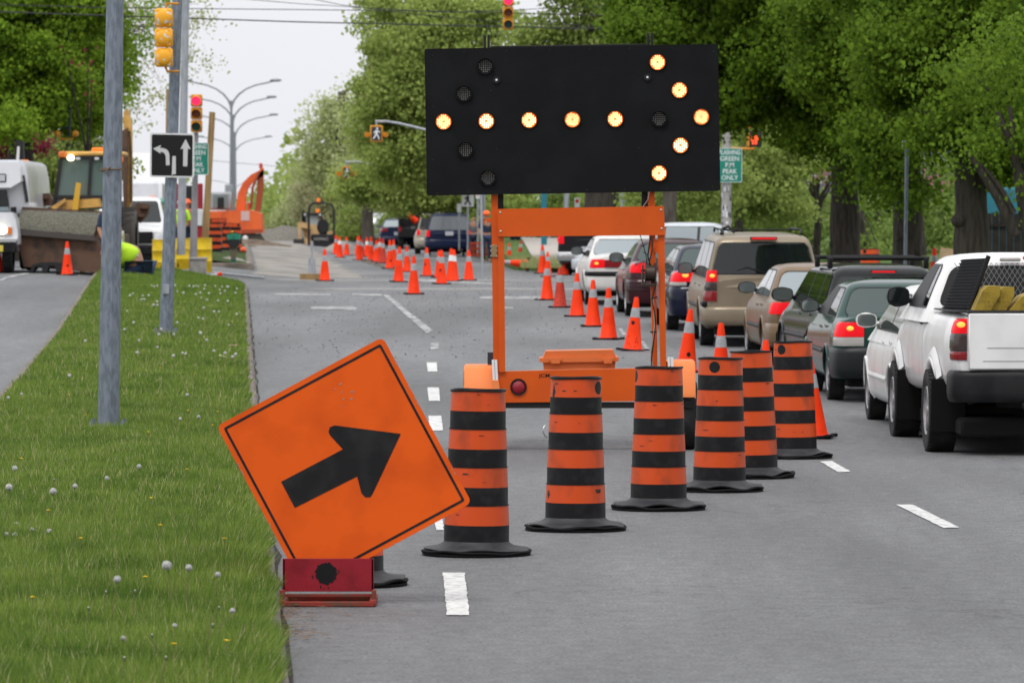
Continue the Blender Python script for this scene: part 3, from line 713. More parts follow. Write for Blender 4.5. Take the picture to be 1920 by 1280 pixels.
def slant(mb, xt, xb, wt, wb_, yt, yb_, ya, yb2):
    p = [B(xt, yt), B(xt + wt, yt), B(xb + wb_, yb_), B(xb, yb_)]
    vs = [(q.x, dB + ya, q.z) for q in p] + [(q.x, dB + yb2, q.z) for q in p]
    mb.add(vs, [(0, 3, 2, 1), (4, 5, 6, 7), (0, 1, 5, 4), (1, 2, 6, 5), (2, 3, 7, 6), (3, 0, 4, 7)])
slant(b, 921, 925, 12.3, 10.5, 365, 697, -.03, .05); b.build('upright', M_tor, tr, tO, smooth=0)
b = MB(); slant(b, 934, 935, 11, 12.5, 443, 697, -.06, .03); b.build('upright', M_tor, tr, tO, smooth=0)
b = MB(); slant(b, 1215, 1224, 12, 9, 360, 690, -.03, .05); b.build('upright', M_tor, tr, tO, smooth=0)
b = MB(); slant(b, 1233, 1238, 12.5, 11, 440, 690, -.06, .03); b.build('upright', M_tor, tr, tO, smooth=0)
b = MB(); p = [B(933, 392), B(1244, 386.5), B(1246.5, 441), B(934, 443.5)]
vs = [(q.x, dB - .09, q.z) for q in p] + [(q.x, dB - .062, q.z) for q in p]; b.add(vs, [(0, 3, 2, 1), (4, 5, 6, 7), (0, 1, 5, 4), (1, 2, 6, 5), (2, 3, 7, 6), (3, 0, 4, 7)])
cb = b.build('cross_plate', M_tor, tr, tO, smooth=0)
for px, py in ((938, 399), (939, 434), (1239, 394), (1240, 429)):
    b = MB(); p = B(px, py); b.sphere((p.x, dB - .091, p.z), .012, 10, sc_=(1, .5, 1)); b.build('bolt', M_blt, cb, tO, smooth=60)
b = MB(); bx_(b, 921, 459, 932, 482, -.045, -.032); b.build('hinge_plate', mat('brass_plate', (.35, .24, .12), .4, metal=.5), tr, tO)
b = MB()
for py in (462, 470, 480):
    for px in (920.5, 932): p = B(px, py); b.sphere((p.x, dB - .05, p.z), .007, 6)
for py in (462, 469, 476, 504): p = B(947, py); b.sphere((p.x, dB - .03, p.z), .006, 6)
b.build('nuts', M_steel, tr, tO, smooth=60)
b = MB(); bx_(b, 913, 409, 922, 417, -.02, .02); bx_(b, 906, 410, 914, 413, -.02, 0); bx_(b, 906.5, 410, 909, 419, -.02, 0); b.build('locking_pin', M_tor, tr, tO)
# winch and cables on the right post
b = MB(); p = B(1216, 512); b.cyl((p.x - .03, dB - .09, p.z), (p.x + .055, dB - .09, p.z), .075, n=20); b.cyl((p.x - .035, dB - .09, p.z), (p.x - .028, dB - .09, p.z), .1, n=20)
bx_(b, 1203, 496, 1206, 536, -.17, -.03); bx_(b, 1227, 492, 1230, 534, -.17, -.03); bx_(b, 1204, 531, 1229, 536, -.17, -.03); bx_(b, 1201, 505, 1231, 509, -.12, -.1)
b.build('winch', mat('winch_steel', (.06, .045, .035), .45, metal=.5), tr, tO)
b = MB()
def wire(pts, r=.006, mi=0): b.tube([B(x, y, -.1 - .01 * (i % 2)) for i, (x, y) in enumerate(pts)], r, 6, mi)
wire([(1219, 444), (1214, 480), (1221, 505), (1230, 530), (1222, 560), (1229, 600), (1225, 640), (1221, 672), (1222, 692)], .007); wire([(1222, 444), (1222, 470), (1216, 495), (1226, 520)], .006)
wire([(1200, 441), (1206, 462), (1210, 475), (1214, 500)], .004); wire([(1224, 560), (1227, 610), (1220, 660), (1224, 690)], .006, 1); wire([(1217, 360), (1214, 375), (1205, 388)], .004, 1)
wire([(1201, 460), (1206, 462), (1209, 459)], .004); wire([(1205, 472), (1210, 475), (1214, 478)], .004); wire([(1221, 560), (1232, 556)], .006); wire([(1219, 622), (1230, 622)], .008)
b.build('cable', [M_blk, mat('grey_cable', (.30, .24, .21), .5)], tr, tO, smooth=60)
b = MB(); bx_(b, 1226, 449, 1235, 474, -.05, .03); bx_(b, 1225, 456, 1228, 468, -.06, -.04); b.build('junction_box', M_tor, tr, tO)
# tail beam
b = MB(); p = [B(930, 696), B(1252, 689), B(1252, 751), B(935, 754.5)]
vs = [(q.x, dB - .03, q.z) for q in p] + [(q.x, dB + .12, q.z) for q in p]; b.add(vs, [(0, 3, 2, 1), (4, 5, 6, 7), (0, 1, 5, 4), (1, 2, 6, 5), (2, 3, 7, 6), (3, 0, 4, 7)])
tail = b.build('tail_beam', M_tor, tr, tO, smooth=0)
b = MB(); p = B(972, 725); b.lathe([(.078, 0), (.078, -.018), (.062, -.018), (.062, -.004)], (p.x, dB - .03, p.z), 'Y', 28); tl = b.build('tail_light', M_blk, tail, tO)
b = MB(); b.lathe([(.062, -.008), (.045, -.018), (.02, -.024), (.001, -.026)], (p.x, dB - .03, p.z), 'Y', 28); b.build('lens', mat('red_lens', (.28, .008, .02), .2, bump=.3, bscale=160, coat=.5), tl, tO)
p = B(1021, 704, -.033) - tO; text('JCM', .045, 'lettering', M_blk, tail, (p.x, -.032, p.z), (R(90), 0, 0), .0008, sx=1.3)
b = MB(); bx_(b, 888, 754, 1298, 765, -.01, .07); b.build('axle_beam', M_mast, tr, tO)
b = MB()      # chassis rails, drawbar, jack
for px in (950, 1235): x = B(px, 0).x; b.box((x - .04, dB + .12, .42), (x + .04, dB + 2.0, .50), bev=.005)
b.box((B(950, 0).x, dB + 1.95, .42), (B(1235, 0).x, dB + 2.02, .50), bev=.005)
for px in (950, 1235): b.tube([(B(px, 0).x, dB + 2.0, .46), (B(1092, 0).x, dB + 3.2, .46)], .04, 8)
b.build('chassis', M_tor, tr, tO)
# fenders
def fender(x0, x1, yt, name='fender'):
    a, c = B(x0, 0).x, B(x1, 0).x; zt = B(0, yt).z; mb = MB(); L_ = .82; vs = []; n = 14
    prof = []
    for k in range(n + 1):
        u = k / n; y = -L_ / 2 + L_ * u; e = abs(2 * u - 1)
        z = zt - (.0 if e < .62 else ((e - .62) / .38) ** 1.6 * .30); prof.append((y, z))
    prof = [(-L_ / 2 - .0, zt - .34)] + prof + [(L_ / 2, zt - .34)]
    for x in (a, a + .012, c - .012, c):
        dz = .014 if x in (a, c) else 0
        for y, z in prof: vs.append((x, dB + .33 + y, z - dz))
    m_ = len(prof); fs = [(i * m_ + k, i * m_ + k + 1, (i + 1) * m_ + k + 1, (i + 1) * m_ + k) for i in range(3) for k in range(m_ - 1)]
    mb.add(vs, fs)
    out_ = a if x0 < 1000 else c
    mb.add([(out_, dB + .33 + y, z - .014) for y, z in prof] + [(out_, dB + .33 + y * .97, z - .06) for y, z in prof], [(k, k + 1, m_ + k + 1, m_ + k) for k in range(m_ - 1)])
    return mb.build(name, M_tlo, tr, tO, smooth=50)
fender(870, 933, 685); fender(1252, 1304, 676)
b = MB(); bx_(b, 869, 696, 872, 725, .1, .13); b.build('reflector', mat('red_reflector', (.15, .01, .015), .3), tr, tO)
b = MB(); bx_(b, 914, 661, 925, 684, .15, .3); b.build('battery_box', mat('dark_blue_grey', (.03, .035, .05), .5), tr, tO)
for sgn, px in ((-1, 893), (1, 1289)):
    x = B(px, 0).x; cy = dB + .33; rw = .33
    mb = MB(); mb.lathe([(rw * .62, -.09), (rw * .9, -.1), (rw * .985, -.075), (rw, -.04), (rw, .04), (rw * .985, .075), (rw * .9, .1), (rw * .62, .09)], (x, cy, rw), 'X', 32); tw = mb.build('tyre', M_tyre, tr, tO)
    mb = MB(); mb.lathe([(rw * .62, -.07), (rw * .5, -.03), (rw * .2, -.02), (.001, -.03)], (x, cy, rw), 'X', 20); mb.lathe([(rw * .62, .07), (rw * .5, .03), (rw * .2, .02), (.001, .03)], (x, cy, rw), 'X', 20); mb.build('rim', M_white, tw, tO)
    mb = MB(); xa = x - sgn * .20; mb.box((xa - .05, cy - .40, .0), (xa + .05, cy - .34, .07), bev=.005); mb.build('wheel_chock', mat('wood_block', (.30, .22, .12), .9), tr, tO)
for (x0, x1, y0, y1, x2) in ((922, 932, 674, 712, 2), (1251.5, 1262, 669, 690, 1)):
    b = MB(); p = [B(x0, y0), B(x1, y0), B(x1 + x2, y1), B(x0 + x2, y1)]; vs = [(q.x, dB - .07, q.z) for q in p] + [(q.x, dB - .05, q.z) for q in p]
    b.add(vs, [(0, 3, 2, 1), (4, 5, 6, 7), (0, 1, 5, 4), (1, 2, 6, 5), (2, 3, 7, 6), (3, 0, 4, 7)])
    for k in range(int((y1 - y0) / 4.6)):
        q = B(x0 + 5 + x2 * k / 8, y0 + 3 + 4.6 * k); b.cyl((q.x, dB - .0712, q.z), (q.x, dB - .069, q.z), .0052, n=8, mi=1)
    b.build('perforated_strut', [M_white, M_blk], tr, tO, smooth=0)
b = MB(); slant(b, 923, 923.5, 12, 14, 712, 730, -.08, -.04); b.build('strut_bracket', M_tlo, tr, tO, smooth=0)
# tool box
b = MB(); p = [(1022, 660), (1152, 658), (1160, 675), (1014, 677)]
M_tbx = mat('toolbox_orange', (.80, .215, .06), .45, col2=(.72, .18, .05), nscale=4)
def ptrap(mb, pts, ya, yb_, inset=0.0, mi=0):
    q = [B(x, y) for x, y in pts]; c_ = sum(v.x for v in q) / len(q)
    vs = [(v.x, dB + ya, v.z) for v in q] + [(c_ + (v.x - c_) * (1 - inset), dB + yb_, v.z) for v in q]; n_ = len(q)
    mb.add(vs, [tuple(range(n_))[::-1], tuple(range(n_, 2 * n_))] + [(i, (i + 1) % n_, n_ + (i + 1) % n_, n_ + i) for i in range(n_)], mi)
ptrap(b, [(1024, 661), (1152, 658.5), (1158, 674), (1018, 676)], .62, 1.12)
ptrap(b, [(1012, 674), (1162, 672), (1163, 677.5), (1160, 681), (1015, 682.5), (1012, 679)], .60, 1.16); lid = b.build('toolbox_lid', M_tbx, tr, tO, smooth=20)
b = MB(); ptrap(b, [(1019, 682), (1157, 680), (1155, 700), (1021, 702)], .64, 1.12); b.build('toolbox_body', M_tbx, tr, tO, smooth=20)
for x0, x1 in ((1031, 1054), (1131, 1153)):
    b = MB(); ptrap(b, [(x0, 674), (x1, 673.6), (x1, 679), (x1 - 3, 679), (x1 - 3, 684), (x0 + 3, 684.5), (x0 + 3, 679), (x0, 679)], .575, .6); b.build('latch', M_tbx, lid, tO, smooth=0)
b = MB(); b.tube([B(1024, 796, .0), B(1020, 800, -.02), B(1018, 808, -.03), B(1021, 816, -.02), B(1026, 820, 0)], .006, 6); b.build('cable_loop', M_steel, tr, tO)

# ---- traffic cones
M_cone = mat('cone_orange', (.90, .048, .006), .5, spec=.15, col2=(.82, .038, .005), nscale=4, rand=1); M_coned = mat('cone_faded_red', (.52, .04, .018), .6, col2=(.38, .03, .015), nscale=6)
M_refl = mat('reflective_collar', (.36, .37, .38), .5, col2=(.30, .30, .31), nscale=12); M_reflw = mat('white_collar', (.75, .75, .75), .5)
def cone_proto(mc, mrf, dot=None, scuff=False):
    t = thing('traffic_cone', 'x', 'traffic cone')
    hT = .80; rb, rt = .138, .032
    rz = lambda z: rb + (rt - rb) * (z - .03) / (hT - .03)
    b = MB(); b.lathe([(rb + .015, .028), (rb + .01, .036), (rz(.05), .05), (rz(.3), .3), (rz(.5), .5)], n=24)
    b.lathe([(rz(.64), .64), (rz(.77), .77), (rt - .004, hT), (rt - .014, hT + .001), (rt - .016, hT - .02)], n=24)
    body = b.build('body', mc, t)
    b = MB(); b.lathe([(rz(.5) - .002, .498), (rz(.5) + .002, .5), (rz(.64) + .002, .64), (rz(.64) - .002, .642)], n=24); b.build('collar', mrf, t)
    b = MB(); b.box((-.19, -.19, 0), (.19, .19, .026), bev=.012)
    for sx_ in (-1, 1):
        for sy_ in (-1, 1): b.box((sx_ * .17 - .035, sy_ * .17 - .035, .001), (sx_ * .17 + .035, sy_ * .17 + .035, .036), bev=.01)
    b.build('base', M_rubd, t)
    def pt(ang, zc, ru, rv):
        vs = []
        for i in range(14):
            a = 2 * math.pi * i / 14; zz_ = zc + rv * math.sin(a); r = rz(zz_) + .0025; aa = ang + ru * math.cos(a) / r; vs.append((r * math.cos(aa), r * math.sin(aa), zz_))
        vs.append(((rz(zc) + .004) * math.cos(ang), (rz(zc) + .004) * math.sin(ang), zc))
        bb = MB(); bb.add(vs, [(14, i, (i + 1) % 14) for i in range(14)]); bb.build('black_dot' if rv > .02 else 'scuff_mark', M_blk, body)
    if dot: pt(R(-90 + dot[0]), dot[1], .028, .03)
    if scuff:
        for k in range(10): pt(R(-90 + random.uniform(-50, 50)), random.uniform(.06, .22), random.uniform(.002, .006), random.uniform(.01, .019))
    return t
PR = {'plain': cone_proto(M_cone, M_refl), 'dot': cone_proto(M_cone, M_refl, (25, .23)), 'dotl': cone_proto(M_cone, M_refl, (-30, .33)), 'scuff': cone_proto(M_cone, M_refl, (0, .42), True), 'dark': cone_proto(M_coned, M_refl, None, True), 'white': cone_proto(M_cone, M_reflw)}
used = set()
def cone(px, pyb, pyt, kind, label, group, tilt=(0, 0), rz=None, lie=False, dz=0.0):
    p = gp(px, pyb); s_ = F / p.y; hgt = (pyb - pyt) / s_; k = min(1.12, max(.78, hgt / .80))
    t = PR[kind] if kind not in used else copy_tree(PR[kind]); used.add(kind)
    p.y += .15; p.x = (px - CX) / F * p.y; p.z = G(p.x, p.y) + dz
    t.location = p; t.scale = (min(k, 1.0), min(k, 1.0), k)
    t.rotation_euler = (R(tilt[0]), R(tilt[1]), random.uniform(-.4, .4) if rz is None else rz)
    if lie: t.rotation_euler = (0, R(-84), .15); t.location.z += .16
    t['label'] = label; t['group'] = group; t.name = 'traffic_cone'
gq = 'orange cones beside the queue of cars'; gmid = 'orange cones in the middle of the intersection'; gf = 'orange cones along the dug-up lane'; gc = 'orange cones by the far corner pavement'
cone(1026, 563, 489, 'plain', 'farthest upright cone of the queue row, just left of the faded red cone', gq)
cone(1050, 577, 501, 'dark', 'faded dark red cone beside the white car', gq)
cone(1082, 594, 512, 'plain', 'cone in front of the white car rear wheel, third of the queue row', gq)
cone(1112, 613, 525, 'plain', 'cone under the dark red car mirror, fourth of the queue row', gq)
cone(1141, 637, 540, 'plain', 'cone before the dark red car wheel, fifth of the queue row', gq)
cone(1186, 658, 557, 'scuff', 'leaning scuffed cone with a black dot near its middle', gq, tilt=(0, 4.5))
cone(1287, 698, 580, 'dot', 'tall cone with a black dot low on its right, behind the trailer fender', gq, tilt=(0, 4))
cone(1352, 728, 606, 'plain', 'cone showing above the dotted barrel, beside the gold van wheel', gq)
cone(1436, 765, 638, 'plain', 'cone squeezed between the two farthest barrels', gq)
cone(1527, 823, 672, 'plain', 'cone right behind the farthest barrel', gq, tilt=(0, -3.5))
cone(776, 552, 480, 'plain', 'nearest cone in the middle of the intersection', gmid)
cone(747, 529, 459, 'plain', 'cone just behind and left of the nearest intersection cone', gmid, tilt=(0, 2))
cone(763, 510, 462, 'plain', 'small cone behind and between the two left intersection cones', gmid)
cone(801, 518, 464, 'dotl', 'cone with a black dot in front of the blue minivan left corner', gmid, tilt=(0, -1))
cone(828, 533, 469, 'dotl', 'cone with a black dot in front of the blue minivan centre', gmid)
cone(823, 521, 470, 'plain', 'cone hidden behind the dotted cone at the blue minivan centre', gmid)
cone(846, 528, 466, 'white', 'cone with a white collar, left of the touching pair', gmid)
cone(851, 527, 468, 'white', 'cone with a white collar, right of the touching pair', gmid)
cone(879, 526, 469, 'plain', 'cone in front of the blue minivan right wheel', gmid)
cone(609, 527, 467, 'plain', 'lone cone standing at the wooden beam', gmid)
for i, (px, yb_, yt_, kd, lb) in enumerate([(731, 504, 445, 'dot', 'cone with a low black dot, nearest of the trench row'), (738, 499, 449, 'plain', 'cone close behind the dotted nearest cone of the trench row'), (718, 494, 447, 'dark', 'dull red cone second along the trench row'), (706, 491, 450, 'plain', 'cone just left of the dull red cone by the trench'), (712, 489, 446, 'white', 'white collared cone above the dull red cone by the trench'),
        (696, 488, 444, 'plain', 'cone at the bend of the trench edge'), (688, 482, 445, 'white', 'white topped cone behind the bend of the trench'), (674, 488, 443, 'plain', 'bright cone near the middle of the trench row'), (671, 479, 443, 'plain', 'cone directly behind the bright middle cone of the trench row'), (679, 482, 449, 'dark', 'dull cone right of the bright middle trench cone'),
        (650, 479, 444, 'plain', 'cone right of the roller, on the stone dust'), (637, 483, 443, 'white', 'cone beside the roller right post, on the stone dust'), (630, 477, 441, 'plain', 'farthest cone against the roller right side')]): cone(px, yb_, yt_, kd, lb, gf)
cone(955, 500, 465, 'plain', 'small cone left of centre seen through the trailer frame', gc, dz=.14)
cone(973, 497, 467, 'dark', 'small leaning cone by the grass corner', gc, tilt=(0, 8), dz=.2)
cone(1017, 513, 459, 'plain', 'slim cone left of the dark pickup at the kerb', gc); cone(1027, 519, 472, 'plain', 'cone touching the slim kerb cone', gc)
cone(1059, 516, 471, 'plain', 'cone before the front of the silver hatchback', gc)
cone(991, 510, 452, 'plain', 'cone lying on its side by the far kerb', gc, lie=True, dz=.06)
cone(126, 516, 453, 'dot', 'cone standing in front of the rusty loader bucket', 'orange cones in the left carriageway'); cone(-3, 511, 455, 'plain', 'cone cut by the left edge of the photo', 'orange cones in the left carriageway')
p = W(1752, 515, 132); cone(1752, 540, 465, 'plain', 'cone on the park verge beside the third trunk', 'cones on the park verge')
PRq = [o for o in bpy.data.objects if o.get('label') == 'cone on the park verge beside the third trunk'][0]; PRq.location = (W(1752, 0, 104).x, 104, W(0, 534, 104).z); PRq.scale = (.95, .95, .9)
PRz = copy_tree(PR['plain']); PRz.location = (W(1606, 0, 125).x, 125, W(0, 535, 125).z); PRz.scale = (.7, .7, .85); PRz['label'] = 'cone on the park verge beside the orange drum'; PRz['group'] = 'cones on the park verge'
# drum far on the verge
bt2 = copy_tree(bt); bt2.location = (W(1632, 0, 128).x, 128, W(0, 545, 128).z); bt2['label'] = 'orange and black barrel on the park verge between two trunks'; bt2['group'] = 'barrels standing beyond the queue'; bt2.scale = (1.25, 1.25, .95)

# ---- poles
def pole(name, label, cat, xb, yb_, xt, yt_, wb_, wt_, d, n=8, plate=True, m=M_galv, extend=1.35, group=None, zoff=.165):
    s_ = F / d; a = Vector(((xb - CX) / s_, d, G((xb - CX) / s_, d) + zoff)); c = W(xt, yt_, d); e = a + (c - a) * extend
    rb = wb_ / s_ / 2; rt = rb + (wt_ / s_ / 2 - rb) * extend
    t = thing(name, label, cat, tuple(a), group=group)
    b = MB(); b.cyl(a, e, rb, rt, n=n, rot=math.pi / n * .6); t2 = b.build('shaft', m, t, a, smooth=20)
    if plate:
        b = MB(); b.box(a + Vector((-rb * 1.75, -rb * 1.75, -.05)), a + Vector((rb * 1.75, rb * 1.75, .022)), bev=.004); b.build('base_plate', m, t, a)
        for sx_ in (-1, 1):
            for sy_ in (-1, 1):
                b = MB(); q = a + Vector((sx_ * rb * 1.4, sy_ * rb * 1.4, .02)); b.cyl(q, q + Vector((0, 0, .035)), .022, n=6); b.cyl(q, q + Vector((0, 0, .06)), .012, n=8); b.build('anchor_bolt', m, t, a)
    return t, a, e
d1 = 51.3; t1, a, e = pole('light_pole', 'thick grey galvanised pole nearest the camera, rope tied round it', 'pole', 203, 803, 216.5, 0, 41, 33, d1)
b = MB(); 
for k in range(3):
    c = W(208.5, 316 + k * 1.6, d1); r = 38.5 / (F / d1) / 2 + .004; b.tube([c + Vector((r * math.cos(q), r * math.sin(q), .008 * math.sin(q + k))) for q in np.linspace(0, 6.283, 20)], .005, 5)
c = W(204, 318, d1) + Vector((0, -.11, 0)); b.tube([c, c + Vector((-.01, -.02, -.03)), c + Vector((.012, -.01, -.07))], .006, 5); b.tube([c, c + Vector((.03, -.02, .02))], .008, 5); b.sphere(c, .014, 6)
b.build('rope', mat('old_rope', (.16, .11, .07), .95), t1, a)
d2 = 83; t2, a2, e2 = pole('signal_pole', 'grey octagonal pole carrying the lane-use sign and a yellow signal', 'pole', 311, 620, 333, 0, 26, 19, d2)
b = MB(); p = W(312, 540, d2); b.box((p.x - .05, d2 - .13, p.z - .09), (p.x + .05, d2 - .09, p.z + .06), bev=.004); b.build('hand_hole_cover', M_galv2, t2, a2)
d3 = 132; M_boxg = mat('cabinet_grey', (.30, .29, .27), .7, col2=(.24, .23, .21), nscale=6)
t3, a3, e3 = pole('light_pole', 'pale blue-grey pole rising from the concrete signal cabinet', 'pole', 339.5, 486, 349, 0, 16, 14, d3, plate=False, zoff=.5, m=M_galv2)
p = gp(340, 525); b = MB(); zt_ = W(0, 486, d3).z; b.box((p.x - .17, d3 - .22, G(p.x, d3) - .05), (p.x + .21, d3 + .22, zt_), bev=.02); b.box((p.x - .2, d3 - .25, zt_ - .02), (p.x + .24, d3 + .25, zt_ + .05), bev=.02)
cab = b.build('signal_cabinet', M_boxg, None, (p.x, d3, G(p.x, d3))); tag(cab, 'squat grey cabinet at the foot of the pale pole, between yellow drums', 'cabinet')
b = MB(); b.box((p.x - .13, d3 - .235, G(p.x, d3) + .08), (p.x + .17, d3 - .22, zt_ - .08), bev=.004); b.build('door', M_boxg, cab, (p.x, d3, G(p.x, d3)))
M_post = mat('grey_painted_post', (.27, .26, .27), .6, var=.15)
dS = 134; t4, a4, e4 = pole('signal_post', 'short grey post under the red traffic light on the left', 'pole', 362, 512, 368, 249, 15, 9, dS, n=16, plate=False, m=M_post, extend=1.0, zoff=0)

# ---- traffic signals
M_yel = mat('signal_yellow', (.58, .25, .02), .5, col2=(.46, .19, .015), nscale=9); M_yelb = mat('signal_yellow_chipped', (.80, .37, .02), .45, col2=(.6, .6, .58), nscale=14, thr=(.6, .64))
M_redon = mat('red_light_on', (.9, .02, .05), .3, emit=(1.0, .02, .10), es=1.5); M_amoff = mat('amber_off', (.16, .05, .01), .3); M_gnoff = mat('green_off', (.01, .06, .055), .25)
def signal(px, py0, py1, d, label, facing=1, back=False, mount=None):
    """three-section vertical signal spanning rows py0..py1 at distance d"""
    top = W(px, py0, d); bot = W(px, py1, d); h = top.z - bot.z; c = (top + bot) / 2
    t = thing('traffic_light', label, 'traffic light', tuple(bot)); s3 = h / 3; hw = s3 * .45
    b = MB()
    for k in range(3): b.box((c.x - hw, d - .09, bot.z + k * s3 + .006), (c.x + hw, d + .09, bot.z + (k + 1) * s3 - .006), bev=.03)
    b.build('housing', M_yel if not back else M_yelb, t, bot)
    for k in range(3):
        zc = bot.z + (k + .5) * s3; r = s3 * .37
        if back:
            b = MB(); b.sphere((c.x, d - .085, zc), r * 1.12, 18, sc_=(1, .42, 1)); b.build('back_dome', M_yelb, t, bot, smooth=60)
            continue
        b = MB(); b.cyl((c.x, d - .088, zc), (c.x, d - .096, zc), r, n=24); b.build('lens', [M_gnoff, M_amoff, M_redon][k], t, bot)
        b = MB(); vs = []; n = 20
        for q in range(n + 1):
            a = R(-30 + 240 * q / n); 
            for rr_, e in ((r + .006, 0), (r + .006, .20 if 0 < q < n else .12), (r, .20 if 0 < q < n else .12), (r, 0)): vs.append((c.x + rr_ * math.cos(a), d - .09 - e, zc + rr_ * math.sin(a) - e * .12))
        b.add(vs, [(q * 4 + j, (q + 1) * 4 + j, (q + 1) * 4 + j + 1, q * 4 + j + 1) for q in range(n) for j in range(3)]); b.build('visor', M_yel, t, bot, smooth=50)
    return t, bot, top
sg, bb_, tt_ = signal(308, 16, 127, 82.6, 'large yellow traffic light seen from behind, on the octagonal pole', back=True)
b = MB(); b.tube([tt_ + Vector((.02, 0, -.02)), tt_ + Vector((.05, 0, .07)), tt_ + Vector((.22, .1, .07))], .02, 8); b.tube([bb_ + Vector((.02, 0, .02)), bb_ + Vector((.05, 0, -.06)), bb_ + Vector((.22, .1, -.06))], .02, 8); b.build('bracket', M_yel, sg, bb_)
signal(369, 177, 249, dS - .1, 'traffic light showing red on the short grey post')
b = MB(); p = W(369, 249, dS)
sgr = signal(953, -9, 57, 145, 'red traffic light hanging from the overhead wires above the board')[0]
# black lane-use sign
c = W(323, 291.5, d2 - .16); t = thing('road_sign', 'square black lane-use sign with white left and straight arrows', 'road sign', tuple(c))
s_ = F / (d2 - .16); Q = lambda x, y: ((x - 323) / s_, -(y - 291.5) / s_)
b = MB(); b.prism(rrect(41.5 / s_, .03, 5), (Vector((0, 0, 0)), Vector((1, 0, -.02)), Vector((0.01, 0, 1)), Vector((0, -1, 0))), .008); b.build('white_edge', mat('sign_white', (.62, .62, .62), .5), t)
b = MB(); b.prism(rrect(38.3 / s_, .025, 5), (Vector((0, -.002, 0)), Vector((1, 0, -.02)), Vector((0.01, 0, 1)), Vector((0, -1, 0))), .003); b.build('sign_panel', mat('sign_black', (.008, .009, .008), .4), t)
M_sw = mat('sign_symbol', (.52, .52, .52), .5)
def sym(pts, parent, nm='symbol', y=-.0045, m=M_sw): b = MB(); b.add([(u, y, v) for u, v in [Q(*p) for p in pts]], [tuple(range(len(pts)))]); return b.build(nm, m, parent, smooth=0)
def arc(cx_, cy_, r0, r1, a0, a1, n=8): return [(cx_ + r0 * math.cos(R(a0 + (a1 - a0) * k / n)), cy_ - r0 * math.sin(R(a0 + (a1 - a0) * k / n))) for k in range(n + 1)] + [(cx_ + r1 * math.cos(R(a1 + (a0 - a1) * k / n)), cy_ - r1 * math.sin(R(a1 + (a0 - a1) * k / n))) for k in range(n + 1)]
sym([(287, 279), (303, 272), (300, 277.5), (306, 278)] + [(312, 280), (316, 284), (318, 290), (318.5, 310), (311.5, 310), (311, 293), (309, 288), (305, 285.5), (300, 285), (302.5, 289)], t, 'left_arrow')
sym([(323.5, 293), (330, 293), (330, 327), (322.5, 327)], t, 'lane_bar')
sym([(348.5, 261), (358, 280), (352.5, 279), (351.5, 312), (343.5, 312), (344, 279), (338.5, 280)], t, 'straight_arrow')
b = MB(); b.sphere((.0, -.006, 39 / s_), .012, 8); b.sphere((-.0, -.006, -37 / s_), .012, 8); b.build('bolt', M_steel, t, smooth=60)
# green signs
M_grn = mat('sign_green', (.012, .20, .14), .5)
def green_sign(px0, px1, py0, py1, d, label, cx_full, w_full):
    c = W(cx_full, (py0 + py1) / 2, d); s_ = F / d; h = (py1 - py0) / s_; w_ = w_full / s_
    t = thing('road_sign', label, 'road sign', tuple(c))
    b = MB(); b.prism(rrect(h / 2, .04, 5, w_ / 2), (Vector((0, 0, 0)), Vector((1, 0, 0)), Vector((0, 0, 1)), Vector((0, -1, 0))), .006); b.build('white_edge', M_white, t)
    b = MB(); b.prism(rrect(h / 2 - .012, .035, 5, w_ / 2 - .012), (Vector((0, -.002, 0)), Vector((1, 0, 0)), Vector((0, 0, 1)), Vector((0, -1, 0))), .003); b.build('sign_panel', M_grn, t)
    for k, wd in enumerate(['FLASHING', 'GREEN', 'P.M', 'PEAK', 'ONLY']):
        text(wd, h * .19, 'lettering', mat('lettering_white', (.68, .70, .70), .5), t, (0, -.006, h * (.37 - .185 * k)), (R(90), 0, 0), .0008, sx=.95 if k else .72)
green_sign(347, 391, 278, 342, 139.7, 'green FLASHING GREEN sign on the right signal pole', 1368, 46)
green_sign(365, 391, 268, 328, 133.6, 'green FLASHING GREEN sign partly behind the black lane-use sign', 369, 44)

# ---- right signal pole with posters, brackets, pedestrian light
dR = 140; t5, a5, e5 = pole('signal_pole', 'pale grey signal pole with torn posters, right of the arrow board', 'pole', 1361, 560, 1363, 162, 20, 16, dR, n=20, plate=False, m=mat('pale_grey_pole', (.33, .32, .30), .7, var=.15), extend=1.0)
b = MB(); rs = random.Random(9)
for k in range(26):
    z = W(0, rs.uniform(348, 450), dR).z; a = R(rs.uniform(-160, -20)); r = .141; w_ = rs.uniform(.2, .55); h = rs.uniform(.05, .16); x = W(1361.5, 0, dR).x
    vs = [(x + r * math.cos(a + w_ * i / 4), dR + r * math.sin(a + w_ * i / 4), z + h * j) for j in (0, 1) for i in range(5)]; b.add(vs, [(i, i + 1, i + 6, i + 5) for i in range(4)], k % 3)
b.build('posters', [M_white, mat('poster_grey', (.4, .4, .4), .8), mat('poster_dark', (.06, .06, .07), .8)], t5, a5)
def ptube(mb, pts, r, d, mi=0): mb.tube([W(x, y, d) for x, y in pts], r, 8, mi)
b = MB(); 
for q_, r_ in (([(1365, 238), (1412, 238)], .035), ([(1365, 279), (1414, 279), (1414, 275)], .035), ([(1365, 168), (1405, 168)], .06)): b = MB(); ptube(b, q_, r_, dR); b.build('bracket', M_yel, t5, a5)
b = MB()
b = MB(); a_, c_ = W(1405, 222, dR), W(1417, 160, dR); b.box((a_.x, dR - .12, a_.z), (c_.x, dR + .12, c_.z), bev=.02); a_, c_ = W(1374, 178, dR), W(1404, 162, dR); b.box((a_.x, dR - .1, a_.z), (c_.x, dR + .1, c_.z), bev=.02)
